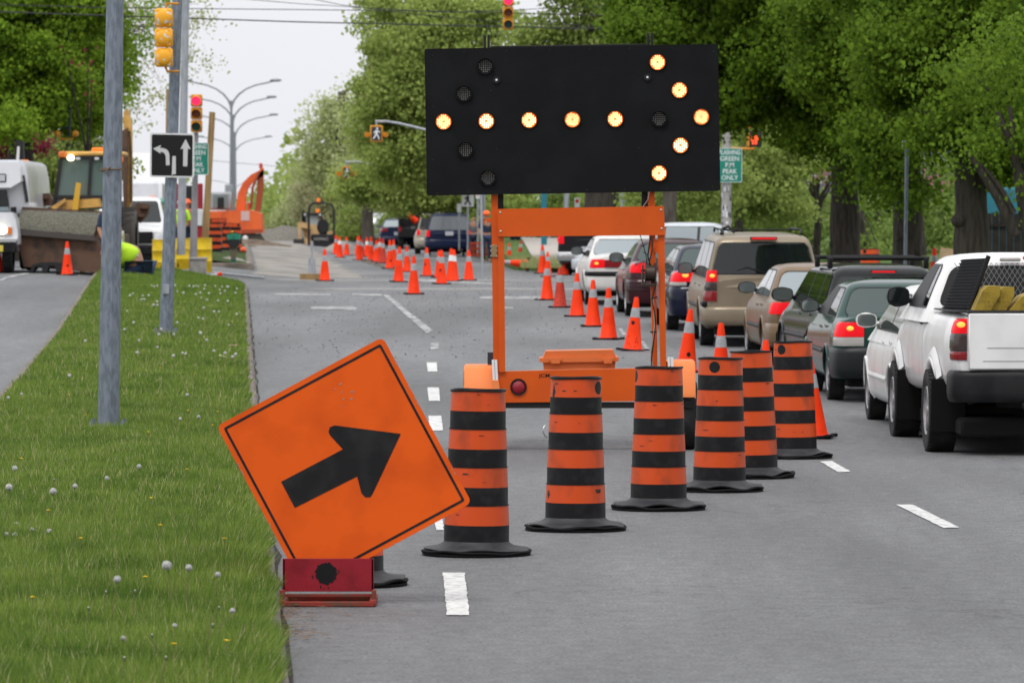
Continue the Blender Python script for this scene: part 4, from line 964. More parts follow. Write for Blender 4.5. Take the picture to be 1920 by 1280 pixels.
ob = b.build('signal_backs', M_yel, None, tuple(W(1410, 222, dR))); ob.name = 'traffic_light'; tag(ob, 'orange-yellow signal heads seen side on above the pedestrian light', 'traffic light')
pl = W(1414, 261, dR); t = thing('pedestrian_light', 'pedestrian light with a red standing figure beside the right pole', 'pedestrian light', tuple(pl)); s_ = F / dR
b = MB(); b.box((-14 / s_, -.02, -15 / s_), (14 / s_, .22, 15 / s_), bev=.02); b.build('housing', mat('signal_dark', (.02, .018, .016), .5), t)
b = MB(); b.box((-14.5 / s_, -.05, -14 / s_), (-9 / s_, .0, 14 / s_), bev=.01); b.build('visor', M_yel, t)
M_hand = mat('red_figure_lit', (1, .1, .03), .4, emit=(1, .06, .02), es=1.6)
b = MB(); fig = lambda pts, r: b.tube([(x / s_, -.03, y / s_) for x, y in pts], r / s_, 8)
b.sphere((1 / s_, -.03, 9 / s_), 3.0 / s_, 10, sc_=(1, .3, 1)); fig([(-3, 4), (5, 4)], 2); fig([(-4, 4), (-5, -3)], 1.5); fig([(5.5, 4), (6, -2)], 1.5); fig([(-2.2, 3), (-2.4, -10)], 1.8); fig([(3, 3), (3, -10)], 1.8); b.build('red_figure', M_hand, t, smooth=60)
# overhead pedestrian crossing lights on mast arms
M_pw = mat('crossing_figure', (.62, .64, .66), .5, emit=(.8, .85, .9), es=.15); M_pk = mat('crossing_dark', (.03, .035, .045), .5)
def cross_light(cx_, cy_, d, hw, hh_, arm, label, lamp=8.5):
    c = W(cx_, cy_, d); s_ = F / d; t = thing('crosswalk_light', label, 'crossing light', tuple(c))
    b = MB(); b.box((-hw / s_, -.06, -hh_ / s_), (hw / s_, .06, hh_ / s_), bev=.02); b.build('frame', M_yel, t)
    b = MB(); b.box((-(hw - 3) / s_, -.07, -(hh_ - 3) / s_), ((hw - 3) / s_, -.055, (hh_ - 3) / s_)); b.build('sign_panel', M_pk, t)
    k = hh_ / 16 / s_; b = MB(); f2 = lambda pts, r: b.tube([(x * k, -.075, y * k) for x, y in pts], r * k, 6)
    b.sphere((1.5 * k, -.075, 9.5 * k), 2 * k, 8, sc_=(1, .3, 1)); f2([(.8, 6), (0, -1)], 2.2); f2([(0, -1), (4, -6), (5, -11)], 1.4); f2([(0, -1), (-3, -6), (-6, -10)], 1.4); f2([(.5, 6), (-4, 3), (-4, 0)], 1.1); f2([(1, 6), (5, 4), (6, 1)], 1.1); b.build('walking_figure', M_pw, t, smooth=60)
    for sgn in (-1, 1):
        b = MB(); x = sgn * (hw + 5.5) / s_; b.cyl((x, -.12, -2 / s_), (x, .1, -2 / s_), 5 / s_, n=14); b.cyl((x, .0, -2 / s_), (sgn * hw / s_, .0, -2 / s_), 2.5 / s_, n=8); lp = b.build('beacon', M_yel, t)
        b = MB(); b.cyl((x, -.121, -2 / s_), (x, -.13, -2 / s_), 3.8 / s_, n=14); b.build('lens', mat('amber_lens', (.5, .16, .01), .3), lp)
    b = MB(); ptube(b, arm, 2.3 / s_, d + .1); ptube(b, [(cx_, cy_ - hh_), (cx_, arm[0][1])], 2 / s_, d + .1); b.build('mast_arm', M_galv2, t, c)
cross_light(706, 251, 141, 12, 15.5, [(704, 228), (725, 228), (750, 232), (800, 244), (860, 262), (900, 300), (905, 520)], 'nearer crossing light with walking figure, its arm running behind the board')
cross_light(650, 324, 215, 9, 12, [(647, 304), (670, 304), (700, 308), (780, 318), (860, 330), (868, 360), (869, 480)], 'smaller farther crossing light with walking figure over the road')
c = W(125, 252, 150); s_ = F / 150; t = thing('crosswalk_light', 'crossing light seen from behind above the excavator loader cab', 'crossing light', tuple(c))
b = MB(); b.tube([(-17 / s_, 0, 4 / s_), (-12 / s_, 0, -9 / s_), (12 / s_, 0, -9 / s_), (15 / s_, 0, 6 / s_)], .025, 6); b.build('bracket', M_yel, t)
for sgn in (-1, 1): b = MB(); b.cyl((sgn * 17 / s_, -.12, 1 / s_), (sgn * 17 / s_, .12, 1 / s_), 6 / s_, n=14); b.sphere((sgn * 17 / s_, -.12, 1 / s_), 6 / s_, 12); b.build('beacon', M_yel, t, smooth=50)
b = MB(); b.box((4 / s_, -.05, -6 / s_), (8 / s_, .05, 16 / s_), bev=.01); b.box((-6 / s_, .0, 10 / s_), (8 / s_, .05, 14 / s_), bev=.01); b.tube([(6 / s_, .05, 15 / s_), (6 / s_, .05, 3), (-3, .05, 3.6)], .04, 6); b.build('sign_back', M_pk, t)

# ---- wooden planks in yellow drums, drums
M_wood = mat('weathered_plank', (.30, .20, .085), .8, col2=(.20, .13, .06), nscale=3, stretch=(6, 6, .4))
M_ydr = mat('drum_yellow', (.72, .50, .012), .45, col2=(.60, .40, .01), nscale=4)
def drum(px, pyb, pyt, d, label, r=.29):
    x = W(px, 0, d).x; z0 = G(x, d) + .05; h = W(0, pyt, d).z - z0
    t = thing('steel_drum', label, 'drum', (x, d, z0), group='yellow drums on the median nose')
    b = MB(); b.lathe([(r - .01, 0), (r, .02), (r, h / 3 - .02), (r + .015, h / 3), (r, h / 3 + .02), (r, 2 * h / 3 - .02), (r + .015, 2 * h / 3), (r, 2 * h / 3 + .02), (r, h - .02), (r + .012, h - .01), (r + .006, h), (r - .02, h - .005), (r - .03, h - .12), (0.001, h - .13)], n=28); b.build('body', M_ydr, t)
    b = MB(); z = h * .62
    vs = [(r * 1.004 * math.cos(R(-100 + a)), r * 1.004 * math.sin(R(-100 + a)), zz_) for a, zz_ in ((0, h * .25), (10, h * .1), (4, .04), (-8, .06), (-4, h * .2))]; b.add(vs, [(0, 4, 3, 2, 1)]); b.build('dent_shadow_stain', mat('drum_stain', (.12, .08, .02), .7), t)  # flat dark brown patch low on the drum's near side
drum(308, 524, 449, 129.5, 'left yellow drum, partly behind the octagonal pole'); drum(376, 516, 446, 136, 'right yellow drum holding the leaning plank', .29); drum(338, 516, 447, 138, 'yellow drum behind the pale pole', .25)
def plank(pts, d, label, th=.04):
    a = [W(*p, d) for p in pts]; b = MB(); vs = [(q.x, d - th, q.z) for q in a] + [(q.x, d + th, q.z) for q in a]; b.add(vs, [(0, 3, 2, 1), (4, 5, 6, 7), (0, 1, 5, 4), (1, 2, 6, 5), (2, 3, 7, 6), (3, 0, 4, 7)])
    tag(b.build('wooden_plank', M_wood, None, tuple(a[3]), smooth=0), label, 'plank', 'planks standing in the yellow drums')
plank([(393, 210), (404, 211), (390, 470), (377, 470)], 136, 'tall leaning plank standing in the right yellow drum'); plank([(312, 168), (323, 168), (319, 470), (309, 470)], 129.5, 'tall upright plank mostly behind the octagonal pole')
# median street lights (five columns in line, twin curved arms)
M_lamp = mat('street_light_grey', (.25, .27, .30), .5, metal=.3)
for i, (px, py, s_, dx, lb) in enumerate([(434, 151, 34, 86, 'tallest and nearest'), (437, 182, 30, 75, 'second'), (441, 215, 26, 75, 'third'), (440, 256, 21, 66, 'fourth'), (440, 337, 13, 50, 'farthest and smallest')]):
    d = F / s_; x = (px - CX) / s_; z0 = G(x, d); zt_ = H - (py - HY) / s_
    t = thing('street_lamp', f'twin-arm street lamp in the median line, {lb} of the five', 'street lamp', (x, d, z0), group='twin-arm street lamps in the far median')
    b = MB(); b.cyl((0, 0, 0), (0, 0, zt_ - z0 - .22 * dx / s_ * 2), .13, .06, n=12); b.build('column', M_lamp, t)
    if i == 0: b = MB(); b.box((-.35, -.2, 2.2), (.1, .2, 2.9), bev=.03); b.build('control_box', M_galv2, t)
    for sgn in (-1, 1):
        L_ = dx / s_; h = zt_ - z0; st = h - 1.75; b = MB()
        pts = [(0, 0, st)] + [(sgn * L_ * .92 * (1 - math.cos(R(a))) , 0, st + 1.62 * math.sin(R(a)) ** .9) for a in (10, 22, 35, 50, 65, 78)] + [(sgn * L_ * .92, 0, h - .05)]
        b.tube(pts, [.055] * 4 + [.045] * (len(pts) - 4), 8); ar = b.build('arm', M_lamp, t, smooth=60)
        b = MB(); b.sphere((sgn * L_ * .97, 0, h), .3, 12, sc_=(1.15, .5, .3)); b.build('lamp_head', M_lamp, ar, smooth=60)
# overhead wires
M_wire = mat('wire_black', (.03, .03, .035), .6)
for i, (pts, d, r, lb) in enumerate([([(-200, 4), (230, 16), (560, 19), (820, 22), (1150, 30), (2100, 20)], 146, .012, 'upper overhead wire above the red hanging light'), ([(-200, 16), (230, 31), (560, 42), (960, 51), (1150, 55), (2100, 38)], 145.4, .018, 'thick lower overhead wire crossing the whole street'), ([(330, -12), (560, 8), (830, 24), (960, 20), (2000, -30)], 147, .009, 'thin overhead wire sloping down to the hanging light'), ([(560, -6), (640, 10), (780, 28), (960, 44), (1400, 60)], 147.5, .009, 'thin overhead wire crossing behind the hanging light'), ([(380, 300), (520, 312), (700, 306)], 480, .02, 'faint distant wire low in the sky'), ([(380, 384), (520, 386), (600, 384)], 480, .02, 'lowest faint distant wire in the sky')]):
    b = MB(); P = [W(x, y, d) for x, y in pts]; Q_ = []
    for k in range(len(P) - 1):
        for j in range(8): Q_.append(P[k].lerp(P[k + 1], j / 8))
    b.tube(Q_ + [P[-1]], r, 5); o = b.build('overhead_wire', M_wire, None, tuple(P[0])); tag(o, lb, 'wire', 'overhead wires')
b = MB(); b.cyl(W(953, -9, 145), W(953, -60, 145), .02, n=6); o = b.build('hanger', M_wire, sgr, tuple(W(953, 57, 145)))
# signs beyond the board
def simple_sign(px, py, hw, hh_, d, pyb, label, m, figure=None):
    c = W(px, py, d); s_ = F / d; t = thing('road_sign', label, 'road sign', tuple(c))
    b = MB(); b.box((-hw / s_, -.04, -hh_ / s_), (hw / s_, -.02, hh_ / s_), bev=.004); pn = b.build('sign_panel', m, t)
    z = H - (pyb - HY) / s_ - c.z; b = MB(); b.cyl((0, 0, z), (0, 0, hh_ / s_), .035, n=8); b.build('post', M_galv2, t)
    if figure == 'walk':
        k = hh_ / s_ / 14; b = MB(); f2 = lambda pts, r: b.tube([(x * k, -.05, y * k) for x, y in pts], r * k, 6); b.sphere((1 * k, -.05, 9 * k), 2 * k, 8, sc_=(1, .3, 1)); f2([(.8, 6), (0, -1)], 2.4); f2([(0, -1), (4, -6), (5, -11)], 1.5); f2([(0, -1), (-3, -6), (-6, -10)], 1.5); f2([(.5, 6), (-4, 3), (-4, 0)], 1.2); b.build('walking_figure', M_blk, pn, smooth=60)
    if figure == 'red':
        b = MB(); n = 12; b.add([(hw * .7 / s_ * math.cos(2 * math.pi * k / n), -.043, hh_ * .3 / s_ + hw * .7 / s_ * math.sin(2 * math.pi * k / n)) for k in range(n)], [tuple(range(n))]); b.build('red_disc', mat('sign_red', (.6, .02, .03), .5), pn, smooth=0)
M_sgw = mat('sign_white_face', (.66, .67, .68), .5)
simple_sign(877, 374, 11.5, 13.5, 190, 490, 'white crosswalk sign with a black walking figure, below the board', M_sgw, 'walk')
simple_sign(896, 366, 4, 7, 200, 478, 'small white parking sign left of the orange upright', M_sgw, 'red'); simple_sign(1082, 380, 5, 9, 170, 470, 'small white sign with a red symbol above the orange cross plate', M_sgw, 'red')
simple_sign(861, 390, 4, 8, 195, 470, 'narrow blank white sign behind the blue minivan', M_sgw)
for px, d, r, pyt, lb, m in [(907, 196, .06, 340, 'thin grey post left of the orange upright', M_galv2), (1020, 185, .10, 300, 'teal post beyond the orange cross plate', mat('teal_paint', (.02, .16, .22), .6)), (1062, 190, .1, 300, 'grey post right of the teal post', M_galv2), (1168, 175, .08, 300, 'grey post left of the right upright', M_galv2)]:
    x = (px - CX) / F * d; b = MB(); b.cyl((x, d, G(x, d)), (x, d, H - (pyt - HY) / F * d), r, n=10); tag(b.build('post', m, None, (x, d, G(x, d))), lb, 'post')
x = W(1696, 0, 98).x; t = thing('sign_post', 'thin grey post with a small white bracket in front of the middle trunk', 'post', (x, 98, G(x, 98))); b = MB(); b.tube([(0, 0, 0), (.04, 0, W(0, 272, 98).z - G(x, 98))], .036, 10); b.build('post', M_galv, t)
b = MB(); z = W(0, 270, 98).z - G(x, 98); b.box((-.05, -.06, z - .05), (.06, .02, z + .05), bev=.006); b.build('bracket', M_white, t)
# ================================================================== vehicles
def paint(nm, col, rough=.32, flake=.0, dirt=True):
    return mat('paint_' + nm, col, rough, metal=flake, col2=tuple(c * .84 + .003 for c in col) if dirt else None, nscale=2.2, coat=.12, spec=.22, thr=(.42, .7))
M_glass = mat('car_glass', (.008, .011, .011), .03, spec=.45)
M_glassg = mat('green_tinted_glass', (.03, .055, .048), .04, spec=.5)
M_glassp = mat('pale_reflecting_glass', (.20, .24, .25), .06, spec=.9, coat=.6)
M_trim = mat('black_trim', (.010, .010, .011), .55, spec=.2); M_seal = mat('window_seal', (.01, .01, .01), .5)
M_bump = mat('dark_bumper', (.010, .0105, .012), .45, spec=.18, col2=(.018, .018, .019), nscale=5)
M_brake = mat('brake_light_lit', (.45, .006, .01), .25, emit=(1.0, .012, .02), es=.48, spec=.15)
M_bulb = mat('brake_bulb_lit', (1, .4, .1), .3, emit=(1.0, .30, .03), es=1.5)
M_redl = mat('tail_lens_red', (.22, .008, .012), .2, coat=.6); M_smoke = mat('tail_lens_smoked', (.05, .035, .035), .2, coat=.6)
M_clear = mat('reversing_lens', (.38, .36, .34), .2, coat=.5)
M_rim = mat('wheel_alloy', (.34, .34, .35), .35, metal=.5, var=.3); M_chrome = mat('chrome', (.6, .6, .6), .15, metal=.9)
M_arch = mat('wheel_well', (.01, .01, .01), .95); M_head = mat('headlight_glass', (.55, .57, .58), .12, coat=.5); M_headon = mat('headlight_lit', (1, .9, .6), .3, emit=(1, .86, .55), es=5)
M_mir = mat('mirror_glass', (.22, .25, .25), .06, metal=.6)
M_plate = mat('licence_plate', (.45, .46, .5), .5)
PF = [(0, .86), (.06, .94), (.15, .975), (.32, .995), (.5, 1.0), (.66, .995), (.78, .975), (.87, .95), (.94, .905), (.975, .84), (1.0, .74)]

def loft_body(P):
    """body shell lofted along y, returns verts,faces,and xs(y,z) the outer half width"""
    L_, hw = P['L'], P['W'] / 2
    wk = P.get('wk', [(0, .86), (.04, .915), (.10, .95), (.22, .98), (.5, 1), (L_ - .9, 1), (L_ - .45, .96), (L_ - .2, .89), (L_ - .06, .79), (L_, .68)])
    tk = P['top']; bk = P.get('bot', [(0, .34), (.25, .27), (.7, .22), (L_ - .8, .22), (L_ - .1, .26), (L_, .32)])
    fw = lambda y: hw * float(np.interp(y, [a for a, _ in wk], [c for _, c in wk]))
    ft = lambda y: float(np.interp(y, [a for a, _ in tk], [c for _, c in tk])); fb = lambda y: float(np.interp(y, [a for a, _ in bk], [c for _, c in bk]))
    ys = sorted(set([round(float(y), 3) for y in list(np.linspace(0, L_, 56)) + [a for a, _ in wk] + [a for a, _ in tk]]))
    def xs(y, z):
        y = min(max(y, 0), L_); v = (z - fb(y)) / (ft(y) - fb(y)); v = min(1, max(0, v))
        return fw(y) * float(np.interp(v, [a for a, _ in PF], [c for _, c in PF]))
    vs = []; crown = P.get('crown', .035)
    # smooth the profile interpolation across the belt
    for y in ys:
        w_, zt_, zb_ = fw(y), ft(y), fb(y); row = [(0, zb_)] + [(w_ * c, zb_ + (zt_ - zb_) * a) for a, c in PF] + [(w_ * .45, zt_ + crown * .8), (0, zt_ + crown)]
        full = row + [(-x, z) for x, z in row[-2:0:-1]]
        vs += [(x, y, z) for x, z in full]
    m_ = len(full); n = len(ys)
    fs = [(j * m_ + k, (j + 1) * m_ + k, (j + 1) * m_ + (k + 1) % m_, j * m_ + (k + 1) % m_) for j in range(n - 1) for k in range(m_)]
    fs += [tuple(range(m_)), tuple(range((n - 1) * m_, n * m_))[::-1]]
    return vs, fs, xs, fw, ft, fb

def boolean_wells(o, wells, hwid):
    """cut the wheel wells with cylinders; the cut faces take the dark well material"""
    b = MB()
    for (y, z, r) in wells:
        for sgn in (-1, 1): b.cyl((sgn * (hwid - .30), y, z), (sgn * (hwid + .2), y, z), r, n=36)
    c = b.build('cutter', M_arch, smooth=0)
    md = o.modifiers.new('b', 'BOOLEAN'); md.object = c; md.solver = 'EXACT'; md.operation = 'DIFFERENCE'
    try: md.material_mode = 'TRANSFER'
    except Exception: pass
    c.matrix_world = o.matrix_world.copy()
    bpy.context.view_layer.update()
    me = bpy.data.meshes.new_from_object(o.evaluated_get(bpy.context.evaluated_depsgraph_get()))
    me.name = o.data.name; o.modifiers.clear(); old = o.data; o.data = me
    bpy.data.objects.remove(c)
    me.shade_smooth(); me.set_sharp_from_angle(angle=R(38))

def wheel(name, x, y, r, w_, parent, rimm=M_rim, style='spoke', rr=.64):
    e = MB(); sg_ = 1 if x > 0 else -1; hw = w_ / 2
    e.lathe([(r * rr, -hw * .8), (r * .80, -hw), (r * .95, -hw * .97), (r * .99, -hw * .8), (r, -hw * .45), (r, hw * .45), (r * .99, hw * .8), (r * .95, hw * .97), (r * .80, hw), (r * rr, hw * .8)], (0, 0, 0), 'X', 40)
    for k in range(40):          # tread blocks
        a = 2 * math.pi * k / 40
        for q in (-1, 1):
            cc_ = Vector((q * hw * .62, math.cos(a) * r, math.sin(a) * r)); u = Vector((0, -math.sin(a), math.cos(a))); nn = Vector((0, math.cos(a), math.sin(a)))
            P_ = [cc_ + Vector((dx, 0, 0)) + u * du + nn * h for h in (-.004, .004) for dx, du in ((-hw * .3, -r * .05), (hw * .3, -r * .05), (hw * .3, r * .05), (-hw * .3, r * .05))]
            e.add(P_, [(4, 5, 6, 7), (0, 1, 5, 4), (1, 2, 6, 5), (2, 3, 7, 6), (3, 0, 4, 7)])
    wt = e.build('wheel', M_tyre, parent, smooth=35); wt.location = (x, y, r)
    b = MB(); o_ = sg_ * hw
    b.lathe([(r * rr * 1.02, o_ * .80), (r * rr * .97, o_ * .95), (r * rr * .9, o_ * .80), (r * rr * .86, o_ * .35), (.001, o_ * .3)], (0, 0, 0), 'X', 30, mi=[0, 0, 0, 1])
    ns = 5 if style == 'spoke' else 9
    for k in range(ns):
        a = 2 * math.pi * k / ns + .3; u = Vector((0, math.cos(a), math.sin(a))); v = Vector((0, -math.sin(a), math.cos(a))); hw2 = r * (.085 if ns == 5 else .05)
        x0_, x1_ = o_ * .5, o_ * .86
        P_ = [u * rr_ + v * (sgn * hw2 * f) + Vector((xx, 0, 0)) for xx in (x0_, x1_) for rr_, f in ((r * .1, 1.3), (r * rr * .93, 1)) for sgn in (-1, 1)]
        b.add(P_, [(0, 1, 3, 2), (4, 6, 7, 5), (0, 4, 5, 1), (2, 3, 7, 6), (0, 2, 6, 4), (1, 5, 7, 3)])
    b.cyl((o_ * .4, 0, 0), (o_ * .92, 0, 0), r * .15, n=16)
    rm = b.build('rim', [rimm, M_arch], wt, smooth=35)
    return wt

def car(name, label, cat, P, loc, yaw, pitch=0.0, group=None):
    L_, hw = P['L'], P['W'] / 2; pm = P['paint']; rw = P.get('rw', .31); ya, yb_ = P['ro'], P['ro'] + P['wb']
    t = thing(name, label, cat, loc, (pitch, 0, yaw), group)
    vs, fs, xs, fw, ft, fb = loft_body(P)
    b = MB(); b.add(vs, fs); body = b.build('body', [pm], t, smooth=38)
    bpy.context.view_layer.update()
    aw = P.get('aw', rw + .055); boolean_wells(body, [(ya, rw, aw), (yb_, rw, aw)], hw)
    # lips round the wheel openings
    fl = P.get('flare', .012)
    for yc in (ya, yb_):
        for sgn in (-1, 1):
            b = MB(); pts = []
            for k in range(23):
                a = R(-8 + 196 * k / 22); y = yc + (aw + .01) * math.cos(a); z = rw + (aw + .01) * math.sin(a)
                if z < fb(min(max(y, .05), L_ - .05)) + .01: continue
                pts.append((sgn * (xs(y, z) + fl * .2), y, z))
            b.tube(pts, P.get('lip', .018), 8); b.build('wheel_arch_lip', P.get('lipm', pm), t, smooth=60)
    for x_, y_ in ((-1, ya), (1, ya), (-1, yb_), (1, yb_)):
        tw = P.get('tw', .20); wheel('wheel', x_ * (hw - tw / 2 + P.get('wo', -.015)), y_, rw, tw, t, P.get('rim', M_rim), P.get('rimstyle', 'spoke'), P.get('rr', .64))
    # cabin ---------------------------------------------------------
    y0, y1, y2, y3 = P['cab']      # rear base, rear roof, front roof, front base
    zb_, zr = P['belt'], P['roof']; wb_, wr = P.get('wbelt', hw * .90), P.get('wroof', hw * .70)
    rr_ = P.get('rround', .11); bul = P.get('bulge', .05)
    def lev(z):
        tt = (z - zb_) / (zr - zb_); e = 0
        if tt > .8: q = min(1, (tt - .8) / .2); e = rr_ * (1 - math.sqrt(max(0, 1 - q * q)))
        tc_ = max(-.3, tt); w_ = wb_ + (wr - wb_) * (tc_ ** 1.15 if tc_ > 0 else tc_)
        return y0 + (y1 - y0) * tc_ + e * 1.2, y3 + (y2 - y3) * tc_ - e * 2.2, w_ - e
    rc = P.get('rc', .10)
    def ring(z, sh=0.0):
        a, c, w_ = lev(z); a += sh; c -= sh; w_ -= sh; pts = []
        for cx_, cy_, a0 in ((w_ - rc, a + rc, -90), (w_ - rc, c - rc, 0), (-w_ + rc, c - rc, 90), (-w_ + rc, a + rc, 180)):
            for k in range(6): an = R(a0 + 90 * k / 5); pts.append([cx_ + rc * math.cos(an), cy_ + rc * math.sin(an)])
        out_ = []; n = len(pts)
        for i in range(n):
            out_.append(pts[i])
            if i % 6 == 5:
                for q in (1 / 6, 2 / 6, 3 / 6, 4 / 6, 5 / 6): nx_ = pts[(i + 1) % n]; out_.append([pts[i][0] + (nx_[0] - pts[i][0]) * q, pts[i][1] + (nx_[1] - pts[i][1]) * q])
        mid = (a + c) / 2
        for q in out_:
            f = 1 - (q[0] / max(w_, .01)) ** 2
            q[1] += (-bul if q[1] < mid else bul * 1.4) * f
        return [(x, y, z) for x, y in out_]
    H_ = zr - zb_; b = MB(); zz = [zb_ - .12] + [zb_ + H_ * q for q in (0, .12, .25, .4, .55, .7, .8, .86, .91, .95, .98, 1.0)]
    rows = [ring(z) for z in zz]
    if P.get('shell', True):
        top = rows[-1]; cxm = 0; cym = sum(p[1] for p in top) / len(top)
        for q, dz in ((.85, .012), (.6, .022), (.3, .028)): rows.append([(x * q, cym + (y - cym) * q, zr + dz * P.get('rcrown', 1)) for x, y, z in top])
        n = len(rows[0]); vs = [p for r_ in rows for p in r_]
        fs = [(j * n + k, j * n + (k + 1) % n, (j + 1) * n + (k + 1) % n, (j + 1) * n + k) for j in range(len(rows) - 1) for k in range(n)] + [tuple(range((len(rows) - 1) * n, len(rows) * n))]
        b.add(vs, fs); cabn = b.build('roof', pm, t, smooth=50)
    # windows as bent panes standing a few mm proud of the shell
    def pane(nm, mode, cs, m, off=.006, rd=.06, sgn=1, nz=12, parent=t):
        """cs = (lo_bottom, hi_bottom, lo_top, hi_top, z0, z1): y range for side panes, x range for end panes"""
        a0, c0, a1, c1, z0, z1 = cs; b = MB(); vs = []; nu = 2 if mode == 'side' else 10
        for j in range(nz + 1):
            u = j / nz; u = .5 - .5 * math.cos(math.pi * u); z = z0 + (z1 - z0) * u; lo = a0 + (a1 - a0) * u; hi = c0 + (c1 - c0) * u
            e = min(z - z0, z1 - z); q = 0 if e >= rd else rd - math.sqrt(max(0, rd * rd - (rd - e) ** 2)); lo += q; hi -= q
            ya_, yc_, w_ = lev(z)
            for k in range(nu + 1):
                s_ = lo + (hi - lo) * k / nu
                if mode == 'side': vs.append((sgn * (w_ + off), s_, z))
                else:
                    f = 1 - (s_ / max(w_, .01)) ** 2
                    ex = max(0, abs(s_) - (w_ - rc)); ins = rc - math.sqrt(max(0, rc * rc - ex * ex))
                    vs.append((s_, (ya_ + ins - bul * f - off) if mode == 'rear' else (yc_ - ins + bul * 1.4 * f + off), z))
        m_ = nu + 1; b.add(vs, [(j * m_ + k, j * m_ + k + 1, (j + 1) * m_ + k + 1, (j + 1) * m_ + k) for j in range(nz) for k in range(nu)])
        return b.build(nm, m, parent, smooth=60)
    gl = P.get('glass', M_glass); gr = P.get('rglass', gl)
    zs0, zs1 = zb_ + .03, zb_ + H_ * P.get('wtop', .80); cp = P.get('cp', .14); ap = .10
    A = lambda z: lev(z)[0]; Cc = lambda z: lev(z)[1]
    for sgn in (-1, 1):
        xb = P.get('bpil', (y1 + y2) / 2 + .1); segs = []
        yl0, yl1 = A(zs0) + cp, A(zs1) + cp * .9; yh0, yh1 = Cc(zs0) - ap - .12, Cc(zs1) - ap
        cuts = P.get('cuts', [xb]); ed = [(yl0, yl1)] + [(c_, c_ - .02) for c_ in cuts] + [(yh0, yh1)]
        if P.get('outline', True): pane('window_seal', 'side', (yl0 - .02, yh0 + .02, yl1 - .02, yh1 + .02, zs0 - .02, zs1 + .02), M_seal, off=.003, sgn=sgn)
        for k in range(len(ed) - 1):
            a_, c_ = ed[k], ed[k + 1]; pane('side_window', 'side', (a_[0] + (.035 if k else 0), c_[0] - (.035 if k < len(ed) - 2 else 0), a_[1] + (.035 if k else 0), c_[1] - (.035 if k < len(ed) - 2 else 0), zs0, zs1), (M_seal if (P.get('open_front') and k == len(ed) - 2) else gl), off=.007, sgn=sgn, rd=.04)
    rz0, rz1 = P.get('rwin', (zb_ + .05, zb_ + H_ * .84)); wa = lev(rz0)[2] - P.get('rwm', .10); wc_ = lev(rz1)[2] - P.get('rwm', .10)
    pane('window_seal', 'rear', (-wa - .015, wa + .015, -wc_ - .015, wc_ + .015, rz0 - .015, rz1 + .015), M_seal, off=.003, rd=.09)
    pane('rear_window', 'rear', (-wa, wa, -wc_, wc_, rz0, rz1), gr, off=.008, rd=.08)
    wa = lev(zs0)[2] - .08; wc_ = lev(zs1)[2] - .08; pane('windshield', 'front', (-wa, wa, -wc_, wc_, zs0, zs1 + .03), gl, off=.008, rd=.06)
    if P.get('wiper'):
        b = MB(); q = A(rz0) - bul; b.tube([(.05, q - .03, rz0 + .0), (-.25, q + .0, rz0 + .10), (-.42, q + .02, rz0 + .04)], .008, 6); b.build('rear_wiper', M_trim, t)
    # door seams, handles, side moulding
    def ribbon(nm, pts, w_, m, off=.004, vert=True):
        for sgn in (-1, 1):
            b = MB(); vs = []
            for y, z in pts:
                if vert: vs += [(sgn * (xs(y - w_, z) + off), y - w_, z), (sgn * (xs(y + w_, z) + off), y + w_, z)]
                else: vs += [(sgn * (xs(y, z - w_) + off), y, z - w_), (sgn * (xs(y, z) + off * 2.6), y, z), (sgn * (xs(y, z + w_) + off), y, z + w_)]
            k = 2 if vert else 3; n = len(pts)
            b.add(vs, [(j * k + i, j * k + i + 1, (j + 1) * k + i + 1, (j + 1) * k + i) for j in range(n - 1) for i in range(k - 1)]); b.build(nm, m, t, smooth=40)
    zt0 = lambda y: ft(y) - .02
    for yd in P.get('doors', [y0 + .55, (y1 + y2) / 2 + .12, y3 - .25]):
        ribbon('door_seam', [(yd + .0 * k, fb(yd) + .08 + (zt0(yd) - fb(yd) - .12) * k / 10) for k in range(11)], .004, M_seal)
    for yd in P.get('handles', [(y1 + y2) / 2 + .22, y0 + .68]):
        for sgn in (-1, 1):
            z = ft(yd) - .13; x = xs(yd, z); b = MB(); b.box((sgn * x - .012, yd, z - .018), (sgn * x + sgn * .0 + .02 * sgn + .002, yd + .16, z + .018), bev=.008); b.build('door_handle', P.get('handlem', pm), t)
    if 'mould' in P:
        zm, wm, mm = P['mould']; ribbon('side_moulding', [(y, zm) for y in np.linspace(P['ro'] + aw + .03, yb_ - aw - .03, 14)], wm, mm, off=.008, vert=False)
    # bumper: slab following the plan outline
    def wrap(nm, z0, z1, reach, off, m, front=False, inner=.12, parent=t, bev=True):
        b = MB(); ys_ = [reach * (1 - math.cos(math.pi / 2 * k / 8)) for k in range(9)]; po = []
        for y in ys_[::-1]: po.append((-(fw(y if not front else L_ - y) + off), -off * 1.6 + y))
        for x in np.linspace(-fw(0 if not front else L_) * .92, fw(0 if not front else L_) * .92, 9): po.append((x, -off * 2 - .05 * (1 - (x / hw) ** 2) * P.get('bb', 1)))
        for y in ys_: po.append(((fw(y if not front else L_ - y) + off), -off * 1.6 + y))
        n = len(po); rows = []; h = z1 - z0
        for z, ins in ((z0, .035), (z0 + h * .12, .008), (z0 + h * .3, 0), (z0 + h * .8, 0), (z0 + h * .93, .010), (z1, .035)): rows.append([(x * (1 - ins / hw), y + ins, z) for x, y in po])
        if front: rows = [[(x, L_ - y, z) for x, y, z in r_] for r_ in rows]
        vs = [p for r_ in rows for p in r_]; fs = [(j * n + k, j * n + k + 1, (j + 1) * n + k + 1, (j + 1) * n + k) for j in range(5) for k in range(n - 1)]
        yy = 0 if not front else L_
        fs += [tuple(range(5 * n, 6 * n)), tuple(range(n))[::-1]]
        b.add(vs, fs); return b.build(nm, m, parent, smooth=40)
